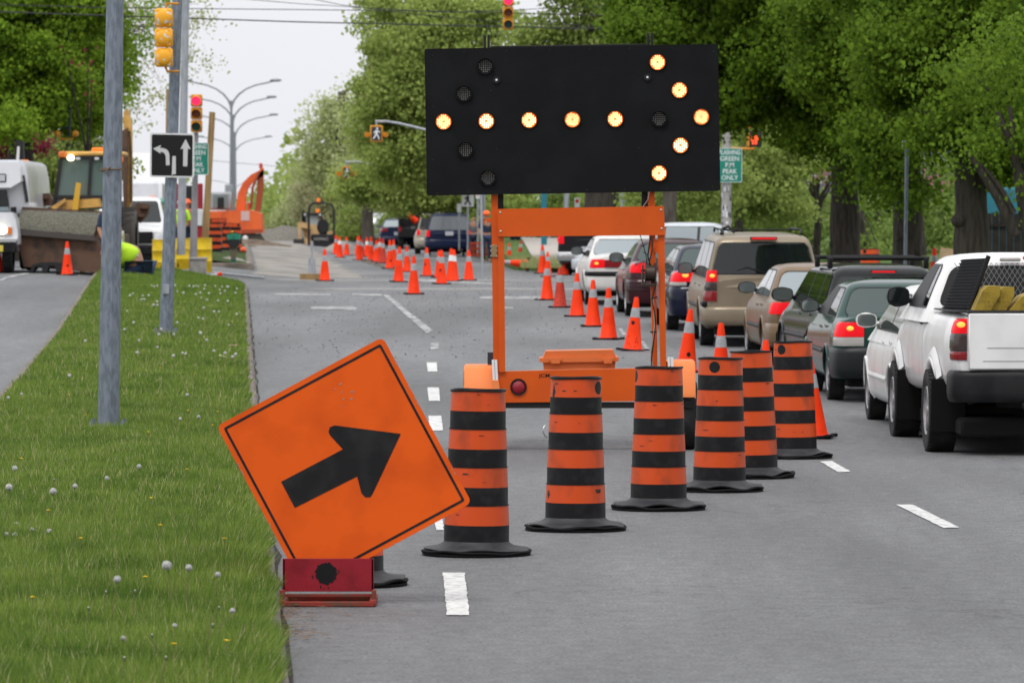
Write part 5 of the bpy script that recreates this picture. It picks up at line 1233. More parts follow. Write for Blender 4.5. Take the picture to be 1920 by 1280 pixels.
    bz0, bz1 = P.get('bumper', (.34, .58)); wrap('bumper', bz0, bz1, P.get('breach', .42), .022, P.get('bm', pm))
    if 'bstrip' in P: z0_, z1_, m_ = P['bstrip']; wrap('bumper_strip', z0_, z1_, P.get('breach', .42), .030, m_)
    wrap('front_bumper', .28, .55, .4, .02, P.get('bm', pm), front=True)
    # lamps: patches following the rear corner
    def lamp(nm, sgn, z0, z1, xin, reach, m, off=.012, parent=t, taper=0.0, front=False):
        L2 = lambda y: L_ - y if front else y
        b = MB(); ys_ = [reach * (1 - math.cos(math.pi / 2 * k / 6)) for k in range(7)][::-1]; nzr = 5; rows = []
        for j in range(nzr + 1):
            u = j / nzr; z = z0 + (z1 - z0) * u; e = .006 * (1 if j in (0, nzr) else 0); row = []
            rch = [y * (1 - taper * (1 - u)) for y in ys_]
            for y in rch: row.append((sgn * (max(xs(L2(y), z), fw(L2(0)) * .9 if y < .001 else 0, (lev(z)[2] - max(0, .06 - y) * .9) if (y0 < .2 and z > zb_ - .13 and not front) else 0) + off - e), y - off * (y < .02), z))
            xe = abs(row[-1][0])
            for q in (.33, .66, 1.0): row.append((sgn * (xe + (xin - xe) * q), -off + e - .03 * (1 - ((xe + (xin - xe) * q) / hw) ** 2) * P.get('lb', .3), z))
            row.append((sgn * xin, .05, z)); rows.append(row)
        n = len(rows[0]); vs = [p for r_ in rows for p in r_]
        if front: vs = [(x, L_ - y, z) for x, y, z in vs]
        b.add(vs, [(j * n + k, j * n + k + 1, (j + 1) * n + k + 1, (j + 1) * n + k) for j in range(nzr) for k in range(n - 1)] + [tuple(range(nzr * n, (nzr + 1) * n)), tuple(range(n))[::-1]])
        return b.build(nm, m, parent, smooth=50)
    for sgn in (-1, 1):
        first = None
        for seg in P['lamps']:
            nm, z0_, z1_, xin, rch, m_ = seg[:6]; lp = lamp(nm, sgn, z0_, z1_, xin, rch, m_, parent=first if first else t, off=seg[6] if len(seg) > 6 else .012, taper=seg[7] if len(seg) > 7 else 0)
            if first is None: first = lp; 
        if P.get('bulb'):
            bx0, bz_, br = P['bulb']; b = MB(); b.sphere((sgn * bx0, -P.get('bulby', .018), bz_), br, 10, sc_=(1.2, .35, .8)); b.build('bulb', M_bulb, first, smooth=60)
    for seg in P.get('flamps', []):
        for sgn in (-1, 1): lamp('headlight', sgn, *seg, front=True)
    if P.get('chmsl'):
        zc, wc2 = P['chmsl'][:2]; yc = (A(zc) - bul) if zc < zr else lev(zr - .03)[0] - .02; yc = P['chmsl'][2] if len(P['chmsl']) > 2 else yc
        b = MB(); b.box((-wc2 - .015, yc - .028, zc - .024), (wc2 + .015, yc + .08, zc + .024), bev=.008); hs_ = b.build('brake_light_housing', M_trim, t)
        b = MB(); b.box((-wc2, yc - .034, zc - .014), (wc2, yc - .02, zc + .014), bev=.005); b.build('lens', M_brake, hs_)
    if P.get('plate', True):
        zp = P.get('zplate', .72); b = MB(); b.box((-.16, -.062, zp - .08), (.16, -.05, zp + .08), bev=.004); b.build('licence_plate', M_plate, t)
    # mirrors
    zm = zb_ + .10; ym = Cc(zb_ + .06) - .22; mw = P.get('mirror', (.11, .075))
    for sgn in (-1, 1):
        x0_ = lev(zm)[2]; b = MB(); mc = P.get('mirm', M_trim)
        cx_ = sgn * (x0_ + .045 + mw[0]); b.sphere((cx_, ym + .03, zm), 1.0, 16, sc_=(mw[0] * 1.12, .075, mw[1] * 1.15)); b.tube([(sgn * (x0_ - .03), ym + .05, zm - .05), (cx_ - sgn * mw[0] * .7, ym + .05, zm - .03)], .028, 8); mo = b.build('mirror', mc, t, smooth=60)
        b = MB(); n = 20; b.add([(cx_ + mw[0] * .98 * math.copysign(abs(math.cos(2 * math.pi * k / n)) ** .6, math.cos(2 * math.pi * k / n)), ym - .046, zm + mw[1] * .92 * math.copysign(abs(math.sin(2 * math.pi * k / n)) ** .6, math.sin(2 * math.pi * k / n))) for k in range(n)], [tuple(range(n))]); b.add([(cx_ + mw[0] * 1.08 * math.copysign(abs(math.cos(2 * math.pi * k / n)) ** .6, math.cos(2 * math.pi * k / n)), ym + (-.044 if q else .0), zm + mw[1] * 1.02 * math.copysign(abs(math.sin(2 * math.pi * k / n)) ** .6, math.sin(2 * math.pi * k / n))) for q in (0, 1) for k in range(n)], [(k, (k + 1) % n, n + (k + 1) % n, n + k) for k in range(n)] + [tuple(range(n, 2 * n))], 1)
        b.build('mirror_glass', [P.get('mirg', M_mir), mc], mo, smooth=30)
    # underbody
    b = MB(); b.box((-hw * .78, .25, .17), (hw * .78, L_ - .3, .34), bev=.03); b.cyl((-hw * .9, ya, rw), (hw * .9, ya, rw), .05, n=10); b.build('underbody', M_arch, t)
    b = MB(); b.cyl((hw * .5, -.03, .27), (hw * .5, .4, .27), .025, n=12); b.build('exhaust_pipe', M_chrome, t)
    return t, dict(xs=xs, fw=fw, ft=ft, lev=lev, pane=pane, wrap=wrap, lamp=lamp, ribbon=ribbon)

def place(P, px, py, yaw):
    """rear-left tyre's outer foot at photo pixel (px,py) on the road -> location of the car's rear centre, with the road's slope"""
    q = gp(px, py); lx, ly = -P['W'] / 2 - P.get('wo', -.015), P['ro']
    x = q.x - (lx * math.cos(yaw) - ly * math.sin(yaw)); y = q.y - (lx * math.sin(yaw) + ly * math.cos(yaw))
    zr_ = G(x - math.sin(yaw) * P['ro'], y + P['ro']); zf = G(x - math.sin(yaw) * (P['ro'] + P['wb']), y + P['ro'] + P['wb'])
    pit = math.atan((zf - zr_) / P['wb']); return (x, y, zr_ - pit * P['ro'] + .002), pit
GQ = 'vehicles queuing in the right lane'
# ---- gold minivan
P = dict(L=4.75, W=1.86, wb=2.86, ro=.98, rw=.335, tw=.215, paint=paint('champagne', (.25, .205, .145), .35, .35), top=[(0, 1.02), (.06, 1.05), (3.4, 1.05), (3.7, 1.02), (4.5, .86), (4.75, .68)], cab=(.05, .20, 2.7, 3.75), belt=1.03, roof=1.70, wbelt=.86, wroof=.70, rround=.12, bulge=.045,
         cuts=[1.15, 2.25], wtop=.82, cp=.12, glass=M_glass, rwin=(1.12, 1.58), rwm=.055, lamps=[('tail_light', 1.00, 1.17, .72, .17, M_brake, .02), ('turn_lens', .86, .995, .72, .17, M_smoke, .02), ('lower_lens', .70, .855, .72, .17, M_redl, .02)], bulb=(.79, 1.09, .035),
         bulby=.04, bumper=(.34, .62), breach=.5, chmsl=(1.655, .19, .06), doors=[1.25, 2.3, 3.35], handles=[2.42, 1.38], mould=(.60, .03, M_bump), mirror=(.105, .085), wiper=True, lb=.2, zplate=.84, bot=[(0, .38), (.3, .30), (1, .22), (3.9, .22), (4.75, .3)])
loc, pit = place(P, 1312, 647, .028); t, X = car('minivan', 'gold minivan with a dark rear window and lit brake lights, behind the trailer frame', 'minivan', P, loc, .028, pit, GQ)
for sgn in (-1, 1):
    b = MB(); b.tube([(sgn * .60, .35, 1.72), (sgn * .60, .45, 1.775), (sgn * .60, 2.3, 1.785), (sgn * .60, 2.42, 1.73)], .018, 8); b.build('roof_rail', M_trim, t, smooth=60)
b = MB(); b.box((-.62, .62, 1.765), (.62, .66, 1.79), bev=.01); b.tube([(-.62, .5, 1.72), (-.6, .62, 1.79), (-.5, .6, 1.83), (-.42, .5, 1.74)], .02, 8); b.build('roof_cross_bar', M_trim, t)
b = MB(); b.box((-.94, .06, .615), (-.75, .5, .70), bev=.02); b.box((.75, .06, .615), (.94, .5, .70), bev=.02); b.build('bumper_corner_pad', M_bump, t)
X['ribbon']('hatch_seam', [(.20, .70 + .3 * k / 6) for k in range(7)], .005, M_seal)
# ---- green sedan
P = dict(L=4.35, W=1.70, wb=2.60, ro=.93, rw=.29, tw=.19, paint=paint('dark_green', (.003, .042, .030), .14, 0), top=[(0, .955), (.05, .985), (.55, 1.01), (1.0, .99), (3.0, .93), (3.4, .92), (4.1, .78), (4.35, .62)], cab=(.42, 1.02, 2.10, 3.10), belt=.955, roof=1.375, wbelt=.77, wroof=.56, rround=.09, bulge=.05,
         cuts=[1.62], wtop=.80, cp=.17, glass=M_glass, rglass=M_glassg, rwin=(1.00, 1.30), rwm=.07, open_front=True, lamps=[('tail_light', .76, .93, .50, .20, M_brake), ('reversing_lens', .655, .755, .50, .20, M_clear)], bulb=(.66, .86, .035),
         bumper=(.28, .64), breach=.42, bm=mat('green_bumper_dark', (.008, .011, .012), .4), chmsl=None, doors=[.98, 1.68, 2.72], handles=[1.76, 1.10], mould=(.56, .028, M_bump), mirror=(.10, .07), zplate=.80, rim=M_rim, crown=.03)
loc, pit = place(P, 1551, 749, .036); car('sedan', 'dark green sedan with lit red and white tail lamp, behind the white pickup', 'car', P, loc, .036, pit, GQ)
# ---- dark wagon with roof rack
P = dict(L=4.65, W=1.72, wb=2.62, ro=1.0, rw=.31, tw=.19, paint=paint('black_green', (.003, .005, .004), .14, 0), top=[(0, .95), (.05, .97), (.6, .975), (3.1, .95), (3.5, .93), (4.3, .80), (4.65, .62)], cab=(.10, .50, 2.5, 3.35), belt=.955, roof=1.46, wbelt=.78, wroof=.60, rround=.09, bulge=.04,
         cuts=[.95, 1.85], wtop=.82, cp=.10, rwin=(1.02, 1.33), rwm=.07, lamps=[('tail_light', .78, .93, .52, .20, M_brake), ('lower_lens', .70, .775, .52, .2, M_redl)], bulb=None, bumper=(.30, .62), bm=M_bump, breach=.45, chmsl=(1.395, .15, .44), doors=[1.0, 1.95, 3.0], handles=[2.05, 1.12], mould=(.55, .03, M_bump), mirror=(.13, .085), zplate=.8)
loc, pit = place(P, 1520, 713, .09); t, X = car('station_wagon', 'blackish green station wagon with black roof bars and a lit high brake light', 'car', P, loc, .09, pit, GQ)
for y in (.85, 1.95):
    b = MB(); b.tube([(-.66, y, 1.56), (.66, y, 1.56)], .026, 8); b.build('roof_bar', M_trim, t)
    for sgn in (-1, 1): b = MB(); b.box((sgn * .62 - .03, y - .05, 1.43), (sgn * .62 + .03, y + .05, 1.575), bev=.015); b.build('bar_foot', M_trim, t)
# ---- tan sedan
P = dict(L=4.4, W=1.70, wb=2.60, ro=1.0, rw=.30, tw=.19, paint=paint('tan', (.19, .125, .07), .32, .35), top=[(0, .93), (.06, .955), (.6, .97), (1.0, .96), (3.1, .92), (3.5, .90), (4.15, .76), (4.4, .6)], cab=(.55, 1.10, 2.2, 3.15), belt=.93, roof=1.37, wbelt=.77, wroof=.58, rround=.09, bulge=.05,
         cuts=[1.75], wtop=.82, cp=.22, glass=M_glassp, rwin=(.99, 1.28), rwm=.07, lamps=[('tail_light', .72, .88, .52, .18, M_brake)], bulb=None, bumper=(.28, .6), chmsl=None, mould=(.52, .03, M_bump), mirror=(.115, .075), rim=M_rim)
loc, pit = place(P, 1430, 683, .045); car('sedan', 'tan sedan squeezed between the gold minivan and the dark wagon', 'car', P, loc, .045, pit, GQ)
# ---- navy sedan
P = dict(L=4.5, W=1.75, wb=2.70, ro=.95, rw=.315, tw=.20, paint=paint('navy', (.006, .008, .026), .14, 0), top=[(0, 1.0), (.06, 1.03), (.5, 1.03), (1.0, 1.0), (3.2, .95), (3.6, .92), (4.25, .76), (4.5, .6)], cab=(.35, .98, 2.0, 3.35), belt=.97, roof=1.42, wbelt=.79, wroof=.58, rround=.1, bulge=.05,
         cuts=[1.65], wtop=.80, cp=.2, glass=M_glassg, rwin=(1.06, 1.35), rwm=.06, lamps=[('tail_light', .82, .99, .47, .26, M_brake), ('reversing_lens', .755, .815, .60, .22, M_clear)], bulb=(.62, .93, .045), bumper=(.26, .74), chmsl=None, mirror=(.12, .08), rim=M_rim)
loc, pit = place(P, 1249, 618, .052); car('sedan', 'navy blue sedan between the right upright and the gold minivan', 'car', P, loc, .052, pit, GQ)
# ---- dark red coupe
P = dict(L=4.6, W=1.75, wb=2.65, ro=1.02, rw=.32, tw=.20, paint=paint('burgundy', (.040, .010, .014), .18, .1), top=[(0, .93), (.06, 1.0), (.5, 1.02), (1.0, .98), (3.2, .91), (3.6, .88), (4.3, .72), (4.6, .56)], cab=(.5, 1.15, 2.0, 3.2), belt=.93, roof=1.38, wbelt=.79, wroof=.56, rround=.1, bulge=.05,
         cuts=[1.62], wtop=.80, cp=.3, glass=M_glassg, rwin=(1.02, 1.30), rwm=.07, lamps=[('tail_light', .80, .97, .42, .22, M_brake, .012, .5)], bulb=None, bumper=(.25, .68), chmsl=None, mirror=(.125, .085), zplate=.74, rim=M_chrome, mirm=paint('burgundy', (.052, .018, .022)))
loc, pit = place(P, 1172, 592, .036); t, X = car('coupe', 'dark burgundy coupe seen through the trailer frame', 'car', P, loc, .036, pit, GQ)
for k in range(3): X['wrap']('bumper_groove', .47 + .07 * k, .485 + .07 * k, .4, .026, M_trim)
# ---- white coupe
P = dict(L=4.5, W=1.70, wb=2.57, ro=1.0, rw=.30, tw=.19, paint=paint('white_old', (.66, .65, .62), .35), top=[(0, .93), (.05, .97), (.5, .985), (1.0, .96), (3.0, .91), (3.4, .9), (4.3, .74), (4.5, .6)], cab=(.5, 1.15, 2.0, 3.0), belt=.93, roof=1.34, wbelt=.77, wroof=.60, rround=.07, bulge=.04,
         cuts=[1.55], wtop=.84, cp=.16, glass=M_glass, rglass=M_glassp, rwin=(.99, 1.27), rwm=.06, lamps=[('tail_light', .73, .90, .50, .06, M_brake)], bulb=(.66, .82, .035), bumper=(.30, .60), bm=paint('white_old', (.66, .65, .62)), bstrip=(.56, .66, M_trim), chmsl=None, mirror=(.11, .075), zplate=.8, mirm=M_bump, lb=0)
loc, pit = place(P, 1096, 570, .046); t, X = car('coupe', 'white boxy coupe at the head of the visible queue, seen through the trailer frame', 'car', P, loc, .046, pit, GQ)
b = MB(); b.box((-.50, -.028, .74), (.50, -.01, .89), bev=.005); b.build('light_band', M_redl, t)
b = MB(); b.box((-.40, -.03, .945), (-.22, -.02, .975), bev=.003); b.build('badge', mat('blue_badge', (.1, .3, .55), .4), t)
# ---- white compact ahead of the pickup
P = dict(L=4.3, W=1.70, wb=2.60, ro=.80, rw=.30, tw=.19, paint=paint('white', (.72, .72, .70), .3), top=[(0, .96), (.05, 1.0), (.5, 1.02), (3.0, .97), (3.4, .93), (4.05, .74), (4.3, .58)], cab=(.25, .80, 2.1, 3.25), belt=.97, roof=1.46, wbelt=.78, wroof=.58, rround=.1, bulge=.05,
         cuts=[1.5], wtop=.80, cp=.14, rwin=(1.04, 1.35), rwm=.06, lamps=[('tail_light', .78, 1.0, .6, .2, M_brake)], bumper=(.28, .62), chmsl=None, mould=(.50, .035, paint('white', (.72, .72, .70))), mirror=(.10, .07), rim=M_rim, mirm=paint('white', (.72, .72, .70)))
loc, pit = place(P, 1672, 806, .030); car('hatchback', 'white compact car between the white pickup and the green sedan', 'car', P, loc, .030, pit, GQ)
# ---- silver hatchback side-on at the crossing
P = dict(L=4.3, W=1.72, wb=2.62, ro=.78, rw=.30, tw=.19, paint=paint('pale_silver', (.52, .55, .58), .25, .3), top=[(0, .92), (.05, .96), (.5, .97), (3.0, .95), (3.3, .92), (4.05, .72), (4.3, .55)], cab=(.08, .55, 2.2, 3.45), belt=.93, roof=1.48, wbelt=.78, wroof=.58, rround=.12, bulge=.05,
         cuts=[1.05, 1.95], wtop=.82, cp=.18, glass=M_glassp, rwin=(1.0, 1.38), rwm=.06, lamps=[('tail_light', .78, 1.0, .6, .2, M_redl)], bumper=(.28, .62), chmsl=None, mirror=(.10, .07), plate=True, flamps=[(.6, .76, .45, .35, M_head)])
loc = (W(1388, 0, 139).x, 139, G(5.9, 139)); car('hatchback', 'pale silver hatchback crossing side-on behind the queue', 'car', P, loc, R(84), 0, 'vehicles in the cross street')
# ---- dark pickup-like vehicle beyond
P = dict(L=4.9, W=1.8, wb=3.0, ro=1.05, rw=.36, tw=.22, paint=paint('black', (.012, .012, .014), .25), top=[(0, 1.1), (.05, 1.13), (3.5, 1.12), (3.9, 1.08), (4.7, .95), (4.9, .7)], cab=(.08, .3, 2.6, 3.6), belt=1.1, roof=1.75, wbelt=.83, wroof=.66, cuts=[1.1, 2.1], wtop=.82, rwin=(1.18, 1.6), rwm=.07, lamps=[('tail_light', .88, 1.12, .66, .12, M_brake)], bumper=(.4, .66), bm=M_chrome, chmsl=None)
loc = (W(1100, 0, 150).x, 149, G(2, 150)); car('suv', 'black off-roader turning at the far kerb with a red tail light', 'car', P, loc, R(-12), 0, 'vehicles in the cross street')
# ---- blue minivan far ahead and its neighbours
P = dict(L=4.8, W=1.95, wb=2.88, ro=1.0, rw=.34, tw=.22, paint=paint('blue', (.008, .014, .045), .15, 0), top=[(0, 1.0), (.06, 1.03), (3.4, 1.03), (3.8, .98), (4.6, .82), (4.8, .65)], cab=(.05, .28, 2.7, 3.8), belt=1.02, roof=1.72, wbelt=.88, wroof=.70, cuts=[1.2, 2.3], wtop=.82, rglass=mat('grey_haze_glass', (.11, .12, .13), .1, coat=.5), rwin=(1.06, 1.60), rwm=.05, lamps=[('tail_light', .80, 1.04, .78, .12, M_brake)], bumper=(.36, .68), chmsl=None, zplate=.92, rround=.14)
loc, pit = place(P, 797, 481, .02); car('minivan', 'dark blue minivan stopped beyond the intersection, seen from behind', 'minivan', P, loc, .02, pit, 'traffic beyond the intersection')
P2 = dict(P); P2.update(paint=paint('beige', (.42, .38, .31), .3, .2), cab=(.08, .25, 2.9, 3.7), roof=1.74, rglass=M_glass)
loc, pit = place(P2, 779, 476.5, .03); car('suv', 'beige off-roader half hidden behind the blue minivan', 'car', P2, loc, .03, pit, 'traffic beyond the intersection')
P3 = dict(L=4.5, W=1.75, wb=2.7, ro=.95, rw=.32, tw=.20, paint=paint('far_blue', (.012, .02, .055), .2), top=[(0, 1.0), (.06, 1.03), (.5, 1.03), (1.0, 1.0), (3.2, .95), (3.6, .92), (4.25, .76), (4.5, .6)], cab=(.35, .98, 2.0, 3.35), belt=.98, roof=1.45, wbelt=.79, wroof=.6, cuts=[1.65], rglass=M_glassp, rwin=(1.05, 1.38), rwm=.06, lamps=[('tail_light', .82, .99, .47, .26, M_redl)], chmsl=None)
loc = (W(745, 0, 262).x, 262, G(-5.6, 262)); car('sedan', 'dark blue sedan with a pale rear window beyond the tow truck', 'car', P3, loc, .03, 0, 'traffic beyond the intersection')
P4 = dict(P3); P4.update(paint=paint('silver', (.4, .42, .44), .3, .3), roof=1.65, cab=(.1, .5, 2.4, 3.4))
loc = (W(716, 0, 276).x, 276, G(-6.7, 276)); car('hatchback', 'silver car farthest up the road behind the cones', 'car', P4, loc, .04, 0, 'traffic beyond the intersection')
# service truck with light bar and cones
x = W(785, 0, 258).x; y = 257; z = G(x, y); t = thing('service_truck', 'dark service truck with an amber light bar and an orange cone on its back', 'truck', (x, y, z), (0, 0, .03), 'traffic beyond the intersection')
b = MB(); b.box((-.95, 0, .55), (.95, 5.2, 1.05), bev=.05); b.box((-.9, 2.6, 1.05), (.9, 4.4, 2.0), bev=.15); b.build('cab', M_trim, t)
b = MB(); b.box((-.95, .0, 1.05), (-.85, 2.5, 1.5)); b.box((.85, 0, 1.05), (.95, 2.5, 1.5)); b.box((-.9, 2.4, 1.0), (.9, 2.5, 2.1)); b.build('cargo_bed', M_bump, t)
b = MB(); b.box((-.9, 2.4, 2.12), (.9, 2.7, 2.27), bev=.03); b.build('rack', M_trim, t); b = MB(); b.box((-.35, 2.35, 2.12), (.4, 2.7, 2.3), bev=.03); b.build('light_bar', mat('amber_bar', (.9, .25, .02), .4, emit=(1, .25, .02), es=.4), t)
b = MB(); b.cyl((-.7, .6, 1.9), (-.1, .9, 1.35), .05, .17, n=14); b.build('carried_cone', M_cone, t)
for sx_ in (-1, 1):
    for yy in (1.0, 4.2): b = MB(); b.cyl((sx_ * .7, yy, .38), (sx_ * .95, yy, .38), .38, n=20); b.build('wheel', M_tyre, t)
    b = MB(); b.box((sx_ * .88 - .07, -.02, .85), (sx_ * .88 + .07, .03, 1.1)); b.build('tail_light', M_redl, t)

# ---- white pickup (main vehicle on the right)
M_wp = paint('pickup_white', (.78, .78, .77), .25)
LP = 5.1
P = dict(L=LP, W=1.86, wb=3.2, ro=1.14, rw=.385, tw=.265, wo=.03, paint=M_wp, aw=.47, flare=.05, lip=.045, crown=.0,
         top=[(0, 1.30), (.04, 1.32), (3.9, 1.32), (4.3, 1.25), (4.9, 1.15), (LP, .9)], bot=[(0, .72), (.3, .66), (1.0, .55), (4.2, .52), (LP, .55)], wk=[(0, .83), (.03, .865), (.1, .89), (.4, .93), (1.9, .955), (2.0, .965), (LP - .5, .95), (LP, .8)],
         cab=(1.93, 2.10, 2.85, 3.9), belt=1.32, roof=1.83, wbelt=.86, wroof=.64, rround=.09, bulge=.015, rc=.07, cuts=[2.36], wtop=.80, cp=.07, rwin=(1.36, 1.72), rwm=.10, open_front=True, rglass=M_seal,
         lamps=[('tail_light', 1.13, 1.265, .70, .14, M_brake), ('smoked_lens', .965, 1.128, .70, .14, M_smoke), ('lower_lens', .885, .962, .70, .14, M_redl)], bulb=(.755, 1.21, .034), bumper=(.50, .79), bm=M_bump, breach=.22, chmsl=None, plate=False, doors=[2.02, 3.0], handles=[2.28], mirror=(.10, .09), mirg=M_glass, handlem=M_trim, rim=M_rim, rr=.6)
loc, pit = place(P, 1735, 846, .028); loc = (loc[0], loc[1], loc[2])
t, X = car('pickup_truck', 'white pickup truck with black mudflaps and yellow cargo, at the right edge', 'pickup', P, loc, .028, 0, GQ)
pk = t
# tailgate face with creases
b = MB(); b.box((-.69, -.075, .80), (.69, -.02, 1.315), bev=.012); tg = b.build('tailgate', M_wp, t)
b = MB(); b.box((-.52, -.0785, .995), (.6, -.07, 1.003)); b.box((-.56, -.0785, .875), (.6, -.07, .882)); b.build('crease', mat('crease_grey', (.35, .35, .35), .5), tg)
b = MB(); b.box((-.70, -.07, 1.315), (.70, .06, 1.332), bev=.006); b.box((-.80, -.02, 1.318), (-.70, 1.9, 1.334), bev=.006); b.box((.70, -.02, 1.318), (.80, 1.9, 1.334), bev=.006); b.build('bed_rail_cap', M_bump, t)
b = MB(); b.box((-.68, .06, 1.322), (.68, 1.88, 1.336)); b.build('bed_cover', M_seal, t)  # black sheet over the bed stands in for its dark open inside
# louvred panel standing in the bed behind the cab, on the left
b = MB(); nl = 16
q0, q1, q2, q3 = Vector((-.80, 1.10, 1.335)), Vector((-.62, .60, 1.335)), Vector((-.44, .60, 1.815)), Vector((-.62, 1.10, 1.80))
b.add([q0, q1, q2, q3] + [v + Vector((.03, .02, 0)) for v in (q0, q1, q2, q3)], [(0, 1, 2, 3), (7, 6, 5, 4), (0, 4, 5, 1), (1, 5, 6, 2), (2, 6, 7, 3), (3, 7, 4, 0)]); lv = b.build('louvre_panel', M_trim, t, smooth=0)
b = MB()
for k in range(nl):
    u0, u1 = (k + .15) / nl, (k + .75) / nl; a0, a1 = q0.lerp(q3, u0), q1.lerp(q2, u0); c0, c1 = q0.lerp(q3, u1), q1.lerp(q2, u1); o_ = Vector((-.022, -.014, 0))
    b.add([a0, a1, c1 + o_, c0 + o_, c0, c1], [(0, 1, 2, 3), (3, 2, 5, 4)])
b.build('slats', mat('slat_grey', (.07, .075, .08), .4), lv, smooth=0)
b = MB(); b.tube([q1 + Vector((.01, 0, 0)), q2 + Vector((.01, 0, 0.02))], .022, 6); b.build('edge_bar', M_trim, lv)
b = MB(); m_ = mat('mesh_wire', (.16, .16, .16), .5, metal=.5)
for k in range(-16, 17):
    for sg2 in (-1, 1):
        xa = k * .05; za, zb2 = 1.36, 1.76; xb = xa + sg2 * .25
        if -.62 < xa < .66 and -.62 < xb < .66: b.tube([(xa, 1.86, za), (xb, 1.93, zb2)], .004, 4)
b.build('window_guard', m_, t)
b = MB(); b.box((-.16, 1.98, 1.775), (.04, 2.05, 1.81), bev=.01); c_ = b.build('cargo_light_housing', M_clear, t)
b = MB(); b.box((.06, 1.985, 1.79), (.36, 2.03, 1.825), bev=.01); b.build('roof_brake_light', M_brake, t)
# mud flaps
for yy in (P['ro'] - .46, P['ro'] + P['wb'] - .50):
    for sgn in (-1, 1):
        b = MB(); x0_, x1_ = sgn * (.93 - .30), sgn * .955; b.box((min(x0_, x1_), yy, .20), (max(x0_, x1_), yy + .012, .70), bev=.005, rot=Matrix.Rotation(R(6), 3, 'X')); b.build('mud_flap', M_rubd, t)
# fender flares, wide soft arches
for yc in (P['ro'], P['ro'] + P['wb']):
    for sgn in (-1, 1):
        b = MB(); vs = []; rows = [(.472, .02), (.49, .045), (.53, .042), (.60, .004)]; n = 26
        for k in range(n + 1):
            a = R(35 + 110 * k / n)
            for rr_, e in rows: y = yc + rr_ * math.cos(a) * 1.02; z = .385 + rr_ * math.sin(a); vs.append((sgn * (X['xs'](y, max(z, .78)) + e), y, max(z, .64)))
        b.add(vs, [(k * 4 + j, k * 4 + j + 1, (k + 1) * 4 + j + 1, (k + 1) * 4 + j) for k in range(n) for j in range(3)]); b.build('fender_flare', M_wp, t, smooth=60)
# frame, spare wheel and axle under the bed
b = MB(); b.cyl((-.8, P['ro'], .40), (.8, P['ro'], .40), .06, n=12); b.sphere((0, P['ro'], .40), .16, 14); b.box((-.5, .1, .5), (-.4, 4.6, .62)); b.box((.4, .1, .5), (.5, 4.6, .62)); b.tube([(-.6, .9, .45), (-.55, .5, .52), (-.55, .3, .55)], .03); b.cyl((-.1, .35, .55), (-.1, 1.0, .55), .12, n=14); b.build('rear_axle', mat('underbody_grime', (.05, .045, .04), .8), t)
b = MB(); b.cyl((.05, .15, .52), (.05, .75, .52), .0001, .0001, n=3); b.lathe([(.2, .45), (.36, .44), (.37, .5), (.36, .56), (.2, .55)], (0, .55, 0), 'Z', 28); b.build('spare_wheel', M_tyre, t)
b = MB(); b.box((-.2, -.1, .44), (.15, -.03, .50), bev=.01); b.build('tow_bracket', M_trim, t)
# yellow cargo on the bed: stacked plastic wedges, each a thing
M_cy = mat('cargo_yellow', (.33, .23, .03), .6, col2=(.22, .15, .02), nscale=8)
Rp = Matrix.Rotation(.028, 4, 'Z'); Lw = Matrix.Translation(loc) @ Rp
for i, (x0_, x1_, z1_, sl_, yy) in enumerate([(-.60, -.36, 1.56, .16, .30), (-.44, -.22, 1.55, .12, .34), (-.27, .05, 1.49, .18, .28), (-.14, .26, 1.52, .2, .5), (.12, .46, 1.55, .15, .4)]):
    b = MB(); h = z1_ - 1.337; w_ = x1_ - x0_
    b.prism([(0, 0), (w_ * .66, 0), (w_, h * .62), (w_, h), (w_ * .55, h), (w_ * .34, h * .8)], (Vector((0, 0, 0)), Vector((1, 0, 0)), Vector((0, 0, 1)), Vector((0, -1, 0))), .45)
    for k in range(3): b.box((w_ * (.35 + .18 * k), -.006, h * .35), (w_ * (.42 + .18 * k), .002, h * .75))
    o = b.build('cargo_wedge', M_cy, None, smooth=20); o.location = Lw @ Vector((x0_, yy, 1.337)); o.rotation_euler = (0, 0, .028 + .1 * (i % 2)); tag(o, ['yellow plastic wedge leaning at the left of the pickup bed', 'second yellow wedge from the left in the pickup bed', 'flat folded yellow wedge in the middle of the pickup bed', 'yellow wedge lying behind the middle one in the pickup bed', 'rightmost yellow wedge in the pickup bed'][i], 'wedge', 'yellow wedges in the pickup bed')
# ================================================================== machines, workers, left side
class PX:
    """measuring helper: real-size parts set out at one distance d, with their own depth ya..yb"""
    def __init__(s, d, px0, name, label, cat, z=None, group=None):
        s.d = d; x = (px0 - CX) / F * d; s.O = Vector((x, d, G(x, d) if z is None else z)); s.t = thing(name, label, cat, tuple(s.O), group=group)
    def w(s, x, y, dy=0): return W(x, y, s.d + dy)
    def box(s, b, x0, y0, x1, y1, ya, yb_, bev=.02, mi=0):
        a = s.w(x0, y1, ya); c = s.w(x1, y0, ya); b.box((a.x, s.d + ya, a.z), (c.x, s.d + yb_, c.z), bev=bev, mi=mi)
    def poly(s, b, pts, ya, yb_, mi=0):
        q = [s.w(*p, ya) for p in pts]; n = len(q); vs = [(v.x, s.d + ya, v.z) for v in q] + [(v.x, s.d + yb_, v.z) for v in q]
        b.add(vs, [tuple(range(n))[::-1], tuple(range(n, 2 * n))] + [(i, (i + 1) % n, n + (i + 1) % n, n + i) for i in range(n)], mi)
    def tube(s, b, pts, r, mi=0): b.tube([s.w(p[0], p[1], p[2] if len(p) > 2 else 0) for p in pts], r, 8, mi)
    def out(s, b, nm, m, parent=None, smooth=40): return b.build(nm, m, parent or s.t, s.O, smooth=smooth)
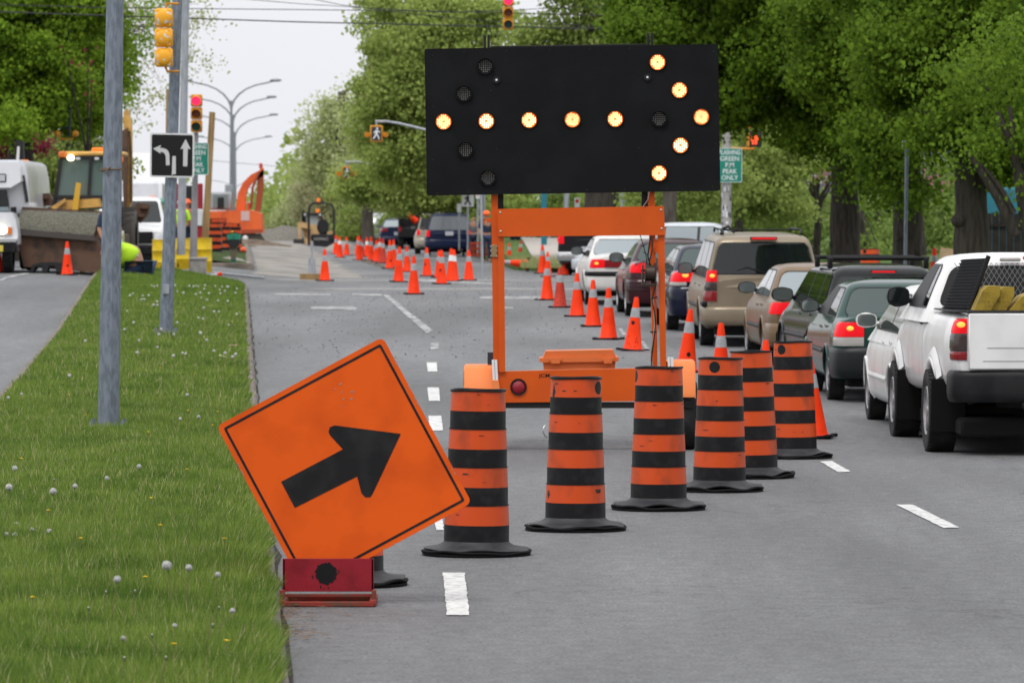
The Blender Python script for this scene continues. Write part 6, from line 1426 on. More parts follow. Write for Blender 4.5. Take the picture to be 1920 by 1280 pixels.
M_cat = mat('machine_yellow', (.62, .36, .09), .5, col2=(.45, .26, .08), nscale=4); M_rust = mat('rusty_steel', (.125, .070, .045), .75, col2=(.06, .042, .033), nscale=3)
M_agg = mat('gravel_load', (.17, .165, .13), .95, col2=(.09, .09, .07), nscale=30, bump=1, bscale=40)
M_dark = mat('machine_dark', (.02, .02, .022), .6); M_glc = mat('cab_glass', (.10, .15, .14), .08, spec=.9, coat=.5)
p = PX(123, 140, 'backhoe_loader', 'yellow backhoe loader facing the camera with a rusty bucket of gravel', 'loader')
b = MB(); p.poly(b, [(42, 388), (190, 396), (222, 398), (214, 442), (196, 452), (30, 452), (28, 430)], -1.35, -1.0); p.poly(b, [(28, 424), (188, 442), (214, 440), (214, 500), (190, 512), (44, 500)], -1.5, -.8); bk = p.out(b, 'bucket', M_rust)
b = MB(); vs = []; 
A_, B_, C_, D_ = p.w(40, 393, -1.36), p.w(188, 399, -1.36), p.w(176, 442, -1.62), p.w(30, 428, -1.62)
for j in range(11):
    for i in range(31):
        u, v = i / 30, j / 10; q = (A_ * (1 - u) + B_ * u) * (1 - v) + (D_ * (1 - u) + C_ * u) * v; vs.append(q + Vector((0, -.04 * math.sin(v * 3.1) + random.uniform(-.012, .012), random.uniform(-.01, .01))))
b.add(vs, [(j * 31 + i, j * 31 + i + 1, (j + 1) * 31 + i + 1, (j + 1) * 31 + i) for j in range(10) for i in range(30)]); p.out(b, 'gravel_load', M_agg, bk)
b = MB(); p.poly(b, [(28, 428), (176, 442), (182, 452), (28, 440)], -1.66, -1.6); p.out(b, 'cutting_edge', mat('edge_steel', (.07, .06, .055), .5), bk)
b = MB(); p.box(b, 112, 284, 232, 293, -.1, 1.5, .04); p.out(b, 'cab_roof', M_cat)
b = MB(); p.box(b, 110, 284, 125, 296, -.14, -.08, .03); p.box(b, 226, 294, 232, 305, -.14, -.08, .02); p.out(b, 'turn_lamp', mat('amber_panel', (.6, .16, .03), .4))
b = MB(); p.box(b, 172, 277, 200, 288, .1, .4, .03); p.out(b, 'beacon', mat('amber_beacon', (.85, .2, .02), .3, emit=(1, .2, .02), es=.3))
b = MB(); c = p.w(133, 296, -.16); b.sphere(c, .085, 14, sc_=(1, .4, .85)); p.out(b, 'work_lamp', M_headon, smooth=60)
b = MB(); 
for x in (147, 182): c = p.w(x, 298, -.13); b.box(c - Vector((.05, .03, .03)), c + Vector((.05, .03, .03)), bev=.01)
p.out(b, 'work_lamp', M_head)
b = MB(); p.poly(b, [(117, 296), (226, 296), (226, 392), (100, 392)], .0, .05); p.poly(b, [(113, 299), (117, 299), (101, 391), (98, 391)], -.05, 0); cabg = p.out(b, 'windscreen', M_glc)
b = MB(); p.poly(b, [(112, 295), (118, 295), (104, 392), (97, 392)], -.08, .06); p.poly(b, [(168, 295), (173, 295), (168, 380), (163, 380)], -.10, .06); p.box(b, 222, 294, 228, 392, -.08, .06, .01); p.box(b, 112, 292, 228, 298, -.08, .05, .01); p.box(b, 104, 366, 226, 374, -.09, .05, .01); p.out(b, 'cab_frame', M_dark)
b = MB(); p.box(b, 128, 305, 160, 360, .6, .8, .1); c = p.w(168, 318, .5); b.sphere(c, .14, 12); p.box(b, 158, 326, 180, 370, .4, .7, .12); p.out(b, 'driver_seat', mat('seat_grey', (.12, .14, .14), .8))
b = MB(); p.poly(b, [(118, 376), (184, 372), (188, 388), (110, 394)], -.9, .0); p.poly(b, [(96, 388), (122, 372), (124, 378), (102, 394)], -1.0, -.9); p.out(b, 'hood', M_cat)
b = MB(); p.poly(b, [(143, 342), (152, 344), (146, 394), (135, 393)], -1.05, -.95); p.out(b, 'lift_arm', mat('arm_yellow', (.62, .36, .04), .5))
for x in (60, 190):
    b = MB(); c = p.w(x, 476, -.3); r = .38; b.lathe([(r * .5, -.13), (r * .9, -.14), (r, -.1), (r, .1), (r * .9, .14), (r * .5, .13)], c, 'X', 28); p.out(b, 'front_wheel', M_tyre)
for x in (106, 238):
    b = MB(); c = p.w(x, 446, 2.2); r = .68; b.lathe([(r * .5, -.22), (r * .9, -.24), (r, -.16), (r, .16), (r * .9, .24), (r * .5, .22)], c, 'X', 30)
    for k in range(22):
        a = 2 * math.pi * k / 22; q = c + Vector((0, math.cos(a) * r, math.sin(a) * r)); b.box(q - Vector((.2, .04, .05)), q + Vector((.2, .04, .05)), rot=Matrix.Rotation(.4, 3, 'Z'))
    p.out(b, 'rear_wheel', mat('dusty_tyre', (.10, .09, .08), .9))
b = MB(); p.poly(b, [(232, 210), (240, 205), (246, 232), (247, 246), (247, 380), (238, 396), (236, 300), (232, 246)], 2.9, 3.3); p.out(b, 'dipper_arm', M_cat)
b = MB(); p.poly(b, [(229, 246), (239, 240), (239, 300), (236, 392), (232, 392), (229, 300)], 2.6, 2.9); p.tube(b, [(243, 246, 2.7), (246, 300, 2.7), (246, 380, 2.7)], .03); p.out(b, 'boom', M_rust)
b = MB(); p.poly(b, [(246, 396), (258, 380), (281, 384), (276, 402), (262, 418), (252, 416)], 2.5, 3.0); p.box(b, 262, 386, 279, 392, 2.4, 2.5, .01); p.box(b, 256, 402, 270, 408, 2.4, 2.5, .01); p.poly(b, [(250, 396), (258, 396), (254, 450), (246, 450)], 2.6, 2.8); p.out(b, 'stabiliser', M_rust)
b = MB(); p.poly(b, [(72, 364), (92, 362), (98, 374), (94, 386), (74, 386)], 2.5, 3.0); p.box(b, 76, 368, 90, 374, 2.4, 2.5, .01); p.out(b, 'stabiliser', M_rust)
b = MB(); p.box(b, 60, 438, 236, 470, .2, 2.6, .05); p.box(b, 70, 462, 200, 500, -.6, .2, .04); p.out(b, 'chassis', M_rust)
# worker standing beyond pole and items on the road by the bucket
b = MB(); q = gp(85, 512); 
pts = [(58, 509), (62, 497), (78, 492), (100, 491), (122, 493), (122, 510), (108, 510), (104, 498), (94, 498), (90, 510), (82, 510), (79, 499), (68, 500), (64, 510)]
P_ = [W(x, y, q.y) for x, y in pts]; n = len(P_); b.add([(v.x, q.y - .25, v.z) for v in P_] + [(v.x, q.y + .25, v.z) for v in P_], [tuple(range(n))[::-1], tuple(range(n, 2 * n))] + [(i, (i + 1) % n, n + (i + 1) % n, n + i) for i in range(n)])
tag(b.build('machine_guard', M_dark, None, tuple(q)), 'black steel guard lying on the road below the loader bucket', 'guard')
b = MB(); q = gp(165, 512); b.tube([W(152, 512, q.y), W(178, 486, q.y)], .055, 8); b.box(W(178, 486, q.y) - Vector((.1, .05, .06)), W(184, 484, q.y) + Vector((.1, .05, .06)), bev=.02); tag(b.build('jack_stand', M_ydr, None, tuple(q)), 'yellow tube prop leaning under the loader bucket', 'prop')
b = MB(); q = gp(170, 515); b.box((q.x - .5, q.y - .1, q.z), (q.x + .6, q.y + .1, q.z + .05), bev=.01); tag(b.build('steel_bar', M_galv2, None, tuple(q)), 'grey steel bar on the road behind the yellow prop', 'bar')

# second loader behind the bus
p = PX(134, 70, 'backhoe_loader', 'second loader with an amber beacon, mostly hidden behind the white bus', 'loader')
b = MB(); p.box(b, 40, 310, 76, 321, 0, 1.5, .04); p.out(b, 'cab_roof', M_cat); b = MB(); p.box(b, 36, 300, 54, 311, .2, .4, .03); p.out(b, 'beacon', MAT['amber_beacon'])
b = MB(); p.poly(b, [(46, 321), (62, 321), (66, 400), (50, 400)], 0, .05); p.out(b, 'windscreen', M_glc); b = MB(); p.poly(b, [(58, 321), (64, 321), (70, 440), (62, 440)], -.05, .1); p.box(b, 68, 326, 80, 344, -.1, 0, .04); p.out(b, 'cab_frame', M_dark)
b = MB(); p.poly(b, [(29, 264), (44, 264), (45, 300), (27, 300)], 2, 2.3); p.out(b, 'boom', M_dark); b = MB(); p.poly(b, [(33, 275), (37, 275), (36, 300), (31, 300)], 1.9, 2.0); p.out(b, 'ram', M_white)
b = MB(); p.box(b, 10, 380, 90, 470, .3, 2.5, .05); p.out(b, 'chassis', M_dark)

# white shuttle bus facing the camera
p = PX(121, 0, 'shuttle_bus', 'white shuttle bus with a lit headlight at the left edge', 'bus')
M_bw = mat('bus_white', (.70, .71, .74), .35, col2=(.62, .63, .66), nscale=2, coat=.5)
b = MB(); vs = []; prof = [(300, .9), (304, .6), (318, .35), (350, .4), (400, .7)]
p.poly(b, [(-120, 300), (38, 300), (47, 306), (52, 330), (56, 380), (57, 400), (-130, 400)], .9, 6.5); p.poly(b, [(-110, 304), (30, 304), (36, 312), (40, 340), (20, 352), (-100, 352)], .25, .9); p.poly(b, [(-120, 395), (50, 395), (52, 470), (-120, 470)], 1.6, 6.5); p.out(b, 'body', M_bw)
b = MB(); p.poly(b, [(-105, 352), (14, 352), (20, 400), (-110, 400)], .75, .9); p.out(b, 'cab', M_bw)
b = MB(); p.poly(b, [(-100, 358), (13, 356), (18, 385), (18, 397), (-104, 398)], .70, .74); p.out(b, 'windscreen', M_glass)
b = MB(); p.poly(b, [(-100, 390), (16, 388), (18, 396), (-104, 397)], .68, .70); p.out(b, 'dashboard', mat('dash_pale', (.3, .36, .38), .6))
b = MB(); p.poly(b, [(-105, 398), (22, 398), (30, 412), (34, 440), (34, 458), (-115, 458)], -.35, .75); p.out(b, 'hood', M_bw)
b = MB(); p.box(b, -60, 425, -8, 446, -.40, -.34, .01); p.out(b, 'grille', M_trim)
b = MB(); p.box(b, -6, 424, 22, 441, -.42, -.33, .02); hl = p.out(b, 'headlight', M_head); b = MB(); c = p.w(4, 431, -.43); b.sphere(c, .11, 14, sc_=(1.1, .35, .9)); p.out(b, 'bulb', M_headon, hl, smooth=60); b = MB(); p.box(b, 14, 426, 22, 440, -.43, -.38, .01); p.out(b, 'turn_lamp', MAT['amber_panel'], hl)
b = MB(); p.box(b, -110, 452, 30, 474, -.55, -.3, .03); p.out(b, 'bumper', M_bump); b = MB(); p.box(b, -110, 446, 32, 455, -.57, -.3, .02); p.out(b, 'bumper_chrome', M_chrome)
b = MB(); p.box(b, -12, 460, 6, 472, -.60, -.56, .005); p.out(b, 'licence_plate', mat('yellow_plate', (.6, .5, .08), .5))
b = MB(); c = p.w(16, 482, .3); r = .36; b.lathe([(r * .5, -.11), (r * .9, -.12), (r, -.08), (r, .08), (r * .9, .12), (r * .5, .11)], c, 'X', 26); p.out(b, 'wheel', M_tyre)
b = MB(); c = p.w(48, 476, 3.8); b.lathe([(r * .5, -.11), (r * .9, -.12), (r, -.08), (r, .08), (r * .9, .12), (r * .5, .11)], c, 'X', 26); p.out(b, 'wheel', M_tyre)
b = MB(); p.poly(b, [(41, 330), (46, 328), (53, 370), (54, 378), (48, 380)], .85, .89); p.out(b, 'side_window', M_glass)
b = MB(); p.box(b, -10, 326, 12, 342, .22, .26, .03); p.box(b, -8, 328, 10, 340, .215, .225, .02, 1); p.out(b, 'destination_window', [M_trim, mat('dull_white', (.45, .46, .48), .5)])
b = MB(); p.box(b, 20, 388, 30, 400, .3, .5, .02); p.out(b, 'mirror', M_trim)

# white pickup front and box van behind the octagonal pole
Pw = dict(L=5.0, W=1.95, wb=3.2, ro=1.1, rw=.38, tw=.24, paint=paint('white2', (.70, .70, .70), .3), top=[(0, 1.2), (.05, 1.22), (3.6, 1.22), (4.2, 1.15), (4.9, 1.05), (5.0, .8)], cab=(1.9, 2.1, 3.2, 3.9), belt=1.2, roof=1.85, wbelt=.86, wroof=.70, cuts=[2.5], wtop=.82, rwin=(1.3, 1.7), rwm=.08, lamps=[('tail_light', .9, 1.15, .8, .12, M_redl)], bumper=(.45, .68), bm=M_bump, chmsl=None, flamps=[(.78, .98, .62, .2, M_head)])
loc = (W(224, 0, 130).x, 136, G(-9, 133)); t, X = car('pickup_truck', 'white pickup facing the camera behind the loader stabiliser', 'pickup', Pw, loc, math.pi + .03, 0, 'vehicles in the left carriageway')
b = MB(); b.box((-.6, 4.98, .72), (.6, 5.06, 1.0), bev=.02); b.build('grille', M_trim, t); b = MB(); b.box((-.95, 4.9, .42), (.95, 5.12, .68), bev=.04); b.build('front_guard', M_bump, t)
p = PX(150, 250, 'box_van', 'white box van with an amber marker light behind the white pickup', 'van', group='vehicles in the left carriageway')
b = MB(); p.box(b, 190, 338, 304, 470, 0, 5, .1); p.out(b, 'box', M_bw); b = MB(); p.poly(b, [(250, 392), (270, 376), (282, 378), (290, 430), (290, 470), (240, 470)], -1.5, 0); p.out(b, 'cab', M_bw); b = MB(); p.poly(b, [(262, 386), (280, 380), (286, 418), (258, 418)], -1.54, -1.5); p.out(b, 'windscreen', M_glc)
b = MB(); p.box(b, 281, 368, 290, 380, -.05, 0, .02); p.out(b, 'marker_lamp', MAT['amber_beacon']); b = MB(); p.box(b, 285, 404, 298, 416, -1.7, -1.5, .02); p.out(b, 'mirror', M_trim)
for x in (252, 284): b = MB(); c = p.w(x, 500, -.5); b.cyl(c - Vector((.12, 0, 0)), c + Vector((.12, 0, 0)), .42, n=20); p.out(b, 'wheel', M_tyre)
# red truck
p = PX(190, 352, 'tow_truck', 'dark truck with a red frame partly hidden by the poles', 'truck')
b = MB(); p.box(b, 324, 344, 334, 420, 0, .3, .03); p.box(b, 370, 344, 380, 420, 0, .3, .03); p.box(b, 326, 420, 380, 470, 0, 4, .05); p.out(b, 'frame', mat('truck_red', (.30, .02, .03), .5)); b = MB(); p.box(b, 334, 348, 371, 392, .05, 3, .05); p.out(b, 'cab', M_dark); b = MB(); p.box(b, 330, 392, 380, 424, -.05, .1, .03); p.out(b, 'front_panel', M_bw)
for x in (332, 374): b = MB(); c = p.w(x, 478, .6); b.cyl(c - Vector((.15, 0, 0)), c + Vector((.15, 0, 0)), .5, n=20); p.out(b, 'wheel', M_tyre)

# excavator
p = PX(235, 440, 'excavator', 'orange excavator with raised boom working beyond the median', 'excavator'); M_ex = mat('excavator_orange', (.78, .14, .035), .5, col2=(.62, .10, .03), nscale=1.5)
b = MB(); p.poly(b, [(384, 396), (470, 394), (489, 400), (491, 436), (478, 436), (380, 438), (376, 400)], 0, 2.6); hs_ = p.out(b, 'house', M_ex)
b = MB(); p.box(b, 452, 396, 468, 414, -.03, .0, .005); p.out(b, 'placard', mat('placard_pink', (.62, .42, .40), .6), hs_); b = MB(); p.poly(b, [(378, 432), (492, 430), (492, 437), (378, 440)], -.04, 0); p.out(b, 'lower_skirt', mat('excavator_dark_orange', (.35, .07, .03), .6), hs_)
b = MB(); p.box(b, 392, 360, 434, 394, .2, 1.3, .08); cb_ = p.out(b, 'cab', mat('cab_grey', (.33, .34, .36), .5)); b = MB(); p.box(b, 400, 364, 428, 391, .15, .2, .02); p.out(b, 'window', mat('hazy_glass', (.20, .22, .22), .15, coat=.4), cb_); b = MB(); p.box(b, 408, 370, 420, 391, .1, .15, .05); p.out(b, 'operator_seat', M_dark, cb_)
b = MB(); p.poly(b, [(442, 396), (446, 362), (456, 342), (470, 328), (486, 320), (490, 312), (494, 316), (494, 330), (484, 336), (470, 346), (462, 360), (460, 396)], .9, 1.5); p.out(b, 'boom', M_ex)
b = MB(); p.poly(b, [(483, 326), (494, 318), (494, 352), (488, 396), (478, 396), (482, 356)], .9, 1.4); p.tube(b, [(470, 392, .8), (474, 352, .8), (486, 322, .8)], .06); p.out(b, 'stick', mat('stick_dark_orange', (.30, .07, .03), .6)); b = MB(); p.box(b, 464, 380, 468, 396, .6, .8, .02); p.out(b, 'hydraulic_ram', mat('ram_red', (.55, .06, .04), .5)); b = MB(); p.box(b, 486, 306, 492, 316, .9, 1.3, .03); p.out(b, 'hydraulic_ram', mat('ram_red', (.55, .06, .04), .5))
b = MB(); 
for y0_, y1_ in ((.1, .7), (2.0, 2.6)): b = MB(); p.poly(b, [(400, 440), (488, 438), (496, 450), (490, 470), (402, 470), (396, 452)], y0_, y1_); p.out(b, 'track', mat('muddy_track', (.09, .08, .07), .9))
b = MB(); p.box(b, 436, 432, 476, 456, .5, 2.2, .03); p.out(b, 'turntable', M_dark)
b = MB(); c = p.w(460, 447, .05); b.sphere(c, .14, 10); p.out(b, 'white_gauge', M_white)
# skid steer and roller
p = PX(246, 580, 'skid_steer_loader', 'tan skid steer loader with its bucket down, left of the roller', 'loader'); M_skid = mat('skid_tan', (.55, .36, .17), .55, col2=(.4, .25, .12), nscale=3)
b = MB(); p.poly(b, [(566, 404), (600, 402), (606, 410), (606, 470), (576, 470), (566, 424)], .5, 2.2); p.out(b, 'body', M_skid)
b = MB(); p.poly(b, [(568, 400), (571, 400), (571, 424), (568, 424)], .3, .5); p.box(b, 566, 399, 602, 403, .3, 1.8, .03); p.poly(b, [(566, 402), (572, 402), (574, 420), (566, 420)], .3, 1.8); p.poly(b, [(596, 402), (602, 402), (608, 412), (602, 412)], .3, .5); p.out(b, 'cab_frame', M_dark); b = MB(); p.box(b, 572, 403, 598, 424, .45, .5, .02); p.out(b, 'window', mat('hazy_glass2', (.30, .34, .34), .15)); 
b = MB(); p.poly(b, [(559, 417), (566, 416), (600, 424), (598, 434), (564, 426), (564, 448), (559, 446)], .2, .45); p.poly(b, [(570, 446), (580, 450), (578, 474), (572, 474)], -.3, .3); p.out(b, 'lift_arm', M_skid); b = MB(); p.box(b, 550, 448, 570, 462, -.5, .3, .04); p.poly(b, [(550, 460), (572, 460), (572, 474), (549, 475)], -.55, .2); p.out(b, 'bucket', mat('bucket_dark', (.035, .035, .033), .7))
b = MB(); c = p.w(572, 403, .3); b.sphere(c, .06, 8); c = p.w(600, 403, .3); b.sphere(c, .06, 8); p.out(b, 'work_lamp', M_head)
for x in (572, 600): b = MB(); c = p.w(x, 462, .8); b.cyl(c - Vector((.12, 0, 0)), c + Vector((.12, 0, 0)), .4, n=18); p.out(b, 'wheel', M_tyre)
b = MB(); p.box(b, 592, 392, 599, 399, .5, .7, .02); p.out(b, 'beacon', MAT['amber_beacon'])
p = PX(240, 605, 'road_roller', 'road roller with a tall black roll bar and a seat back, seen from behind', 'roller')
b = MB(); pts = [(579, 470, 0), (579, 396, 0), (581, 386, 0), (588, 381, 0), (600, 380, 0), (614, 380, 0), (622, 384, 0), (626, 394, 0), (626.5, 470, 0)]; p.tube(b, pts, .055); p.out(b, 'roll_bar', M_dark, smooth=60)
b = MB(); p.poly(b, [(596, 416), (602, 411), (610, 411), (615, 417), (616, 430), (612, 440), (600, 440), (594, 428)], .1, .6); p.out(b, 'seat', M_dark)
b = MB(); p.poly(b, [(582, 424), (596, 424), (600, 438), (626, 432), (626, 441), (582, 441)], .1, 2.0); p.out(b, 'deck', M_skid); b = MB(); p.box(b, 583, 439, 626, 451, -.05, 1.6, .04); p.box(b, 590, 450, 626, 465, -.02, 1.6, .04); rb_ = p.out(b, 'rear_hood', M_dark)
q = p.w(602.5, 448.5, -.06) - p.O; text('HYPAC', .17, 'lettering', mat('faded_letter', (.42, .40, .37), .6), rb_, tuple(q), (R(90), 0, 0), .002, sx=1.2)
b = MB(); c = p.w(606, 458, .6); b.cyl(c - Vector((.5, 0, 0)), c + Vector((.55, 0, 0)), .4, n=26); p.out(b, 'drum', mat('drum_steel', (.22, .20, .18), .6)); b = MB(); p.box(b, 594, 372, 600, 379, -.05, .1, .02); p.out(b, 'beacon', MAT['amber_beacon']); b = MB(); p.box(b, 592, 464, 622, 472, -.1, .4, .02); p.out(b, 'bumper', M_skid)
# gravel piles
def pile(px, pyb, d, w_, dp, h, m, label, seed):
    x = (px - CX) / F * d; z = G(x, d); rs = random.Random(seed); b = MB(); vs = []; n = 28; k_ = 9
    for j in range(k_ + 1):
        u = j / k_
        for i in range(n): a = 2 * math.pi * i / n; e = 1 + .12 * math.sin(3 * a + seed) + rs.uniform(-.03, .03); vs.append((x + w_ * (1 - u) * e * math.cos(a), d + dp * (1 - u) * e * math.sin(a), z - .05 + h * (1 - (1 - u) ** 1.5) + rs.uniform(-.02, .02)))
    b.add(vs, [(j * n + i, j * n + (i + 1) % n, (j + 1) * n + (i + 1) % n, (j + 1) * n + i) for j in range(k_) for i in range(n)] + [tuple(range(k_ * n, (k_ + 1) * n))])
    o = b.build('gravel_pile', m, None, (x, d, z), smooth=60); tag(o, label, 'pile'); return o
pile(535, 470, 262, 1.7, 3, .80, mat('pile_gravel', (.17, .155, .13), .95, col2=(.10, .095, .08), nscale=12, bump=1, bscale=20), 'grey gravel heap left of the skid steer bucket', 1)
pile(515, 470, 275, 2.2, 3, .6, MAT['pile_gravel'], 'lower gravel heap behind the taller one', 6)
pile(470, 472, 226, 1.6, 1.6, .30, M_dirt, 'brown dirt heap in front of the excavator tracks', 2); pile(430, 480, 215, 1.2, 1.2, .25, M_dirt, 'low brown dirt heap under the excavator bucket side', 3)
pile(642, 480, 225, .9, 2, .5, MAT['crushed_stone_dust'], 'pale stone dust heap behind the cones', 4)
pile(470, 515, 150, .0001, .0001, .0001, M_dirt, 'x', 5) if False else None
pile(430, 512, 158, .75, .8, .26, MAT['crushed_stone_dust'], 'small pale stone heap behind the tamper', 7)
# black/orange barrels stacked by the excavator
bar_src = [o for o in bpy.data.objects if o.get('label', '').startswith('traffic barrel third')][0]
for i, (px, d, zz) in enumerate([(403, 170, 0), (403.5, 170.2, .16), (422, 176, 0), (441, 178, 0), (414, 183, .1)]):
    c = copy_tree(bar_src); x = (px - CX) / F * d; c.location = (x, d, G(x, d) + zz * 1.0 + .1); c.rotation_euler = (0, 0, .7 * i); c.scale = (1.1, 1.1, .92)
    c['label'] = ['lowest of the two barrels piled left of the tamper', 'upper of the two barrels piled left of the tamper', 'barrel standing left under the excavator house', 'barrel standing right under the excavator house', 'barrel half hidden between the piled ones and the excavator'][i]; c['group'] = 'barrels stored below the excavator'
# tamper on the far median
p = PX(152, 437, 'tamping_rammer', 'green and black tamping rammer standing on the far median grass', 'rammer')
b = MB(); p.poly(b, [(425, 442), (430, 437), (446, 437), (452, 443), (450, 449), (427, 449)], -.1, .2); p.out(b, 'engine_cover', mat('rammer_green', (.03, .25, .16), .5)); b = MB(); p.poly(b, [(426, 449), (450, 449), (448, 460), (442, 464), (432, 464), (427, 458)], -.15, .15); p.out(b, 'engine', M_dark)
b = MB(); p.poly(b, [(430, 462), (446, 462), (443, 478), (441, 490), (434, 490), (432, 478)], -.1, .1); p.out(b, 'bellows', mat('bellows_brown', (.12, .10, .07), .8)); b = MB(); p.poly(b, [(432, 486), (442, 486), (442, 498), (434, 498)], -.12, .1); p.out(b, 'foot_spring', mat('rammer_dark_green', (.02, .10, .07), .5)); b = MB(); p.poly(b, [(433, 497), (442, 497), (442, 508), (433, 508)], -.15, .1); p.out(b, 'shoe', M_rust)
b = MB(); p.tube(b, [(425, 458, -.2), (424, 440, -.25), (438, 435, -.28), (453, 440, -.25), (452, 458, -.2)], .018); p.out(b, 'handle', M_dark, smooth=60); b = MB(); c = p.w(436, 436, -.2); b.sphere(c, .05, 8); p.out(b, 'fuel_cap', M_ydr)
b = MB(); q = gp(440, 520); b.cyl(W(400, 511, q.y + 2) , W(497, 521, q.y - 1), .035, n=8); tag(b.build('steel_pipe', M_galv2, None, tuple(q)), 'long grey pipe lying across the tip of the far median', 'pipe')
b = MB(); q = gp(412, 517); b.cyl(W(394, 518, q.y), W(414, 514, q.y), .05, n=10); b.cyl(W(408, 515.5, q.y), W(416, 513.5, q.y), .055, n=10, mi=1); tag(b.build('marker_tube', [M_white, M_cone], None, tuple(q)), 'white and orange marker tube lying beside the yellow drum', 'tube')
b = MB(); c = W(456, 468, 160); b.sphere(c, .10, 10, sc_=(1, 1, .8)); tag(b.build('hard_hat', mat('hat_orange', (.8, .12, .04), .5), None, tuple(c)), 'orange hard hat shape beside the tamper', 'hard hat')
# steel rail upright on wooden beam, near lone cone
q = gp(585, 525); p = PX(q.y, 588, 'rail_bracket', 'grey channel steel stack standing on a wooden beam left of the lone cone', 'steel stack', z=q.z)
b = MB(); p.poly(b, [(578, 486), (582, 482), (582, 513), (578, 513)], 0, .15); p.poly(b, [(583, 452), (587, 452), (588, 513), (583, 513)], .0, .06); p.poly(b, [(588, 484), (591, 486), (592, 513), (588.5, 513)], 0, .15); p.out(b, 'steel_channel', M_galv2, smooth=0); b = MB(); p.box(b, 562, 513, 603, 525, -.05, .1, .01); p.out(b, 'wooden_beam', M_wood)

# ---- people
def person(label, loc, J, sk, parts, rot=0.0, group=None):
    """J joints dict name->(x,y,z,r); sk edges; one continuous skinned body, clothes as children"""
    def skin(nm, names, edges, m, parent, inflate=1.0, root=None):
        me = bpy.data.meshes.new(nm); idx = {k: i for i, k in enumerate(names)}
        me.from_pydata([J[k][:3] for k in names], [(idx[a], idx[c]) for a, c in edges], []); o = bpy.data.objects.new(nm, me); C.objects.link(o)
        md = o.modifiers.new('s', 'SKIN'); sv = me.skin_vertices[0].data
        for k in names: sv[idx[k]].radius = (J[k][3] * inflate, J[k][3] * inflate * (J[k][4] if len(J[k]) > 4 else 1)); sv[idx[k]].use_root = (k == (root or names[0]))
        ss = o.modifiers.new('u', 'SUBSURF'); ss.levels = 2; bpy.context.view_layer.update()
        m2 = bpy.data.meshes.new_from_object(o.evaluated_get(bpy.context.evaluated_depsgraph_get())); m2.name = nm; bpy.data.objects.remove(o)
        m2.materials.clear(); m2.materials.append(m); m2.shade_smooth(); o = bpy.data.objects.new(nm, m2); C.objects.link(o); o.parent = parent; return o
    t = thing('person', label, 'person', loc, (0, 0, rot), group)
    skin('body', list(J.keys()), sk, mat('skin', (.38, .20, .13), .6), t)
    for nm, names, m, inf in parts: skin(nm, names, [e for e in sk if e[0] in names and e[1] in names], m, t, inf)
    return t
M_hiv = mat('hi_vis_lime', (.50, .80, .03), .7, emit=None); M_jean = mat('jeans', (.03, .05, .10), .8); M_band = mat('reflective_band', (.42, .44, .42), .5)
SK = [('pelvis', 'chest'), ('chest', 'neck'), ('neck', 'head'), ('chest', 'shL'), ('shL', 'elL'), ('elL', 'haL'), ('chest', 'shR'), ('shR', 'elR'), ('elR', 'haR'), ('pelvis', 'hiL'), ('hiL', 'knL'), ('knL', 'anL'), ('anL', 'toL'), ('pelvis', 'hiR'), ('hiR', 'knR'), ('knR', 'anR'), ('anR', 'toR')]
d = 119; xw = W(257, 0, d).x; zg = G(xw, d)
# kneeling figure bent to the left; x to the right, z up
J = dict(pelvis=(.0, 0, .30, .22), chest=(-.24, -.02, .52, .25), neck=(-.50, -.05, .50, .07), head=(-.62, -.07, .42, .105), shL=(-.36, -.24, .58, .08), elL=(-.46, -.30, .32, .055), haL=(-.56, -.28, .08, .04), shR=(-.36, .2, .58, .08), elR=(-.5, .24, .34, .055), haR=(-.62, .2, .1, .04),
         hiL=(.02, -.12, .20, .12), knL=(-.22, -.16, .10, .085), anL=(.16, -.16, .07, .06), toL=(.24, -.16, .03, .045), hiR=(.04, .12, .20, .12), knR=(-.2, .16, .10, .085), anR=(.18, .16, .07, .06), toR=(.26, .16, .03, .045))
t = person('person in a lime safety vest and jeans kneeling and bent over beside the thick pole', (xw, d, zg + .02), J, SK, [('vest', ['pelvis', 'chest', 'shL', 'shR', 'neck'], M_hiv, 1.3), ('jeans', ['pelvis', 'hiL', 'knL', 'anL', 'hiR', 'knR', 'anR'], M_jean, 1.10)])
b = MB()
for x0 in (-.26,):
    pts = [(x0 + .02 * math.sin(a), -.02 + .30 * math.cos(a), .48 + (.42 + x0) * .0 + .275 * math.sin(a) + (.08 if x0 < -.2 else -.03)) for a in np.linspace(-1.4, 4.5, 22)]; b.tube(pts, .02, 5)
pts = [(-.46 + .5 * k / 8, -.20 + .03 * abs(k - 4) * .1, .66 - .25 * (k / 8) ** 1.6) for k in range(9)]; b.tube(pts, .018, 5); b.build('reflective_stripes', M_band, t, smooth=60); t.scale = (1.3,) * 3
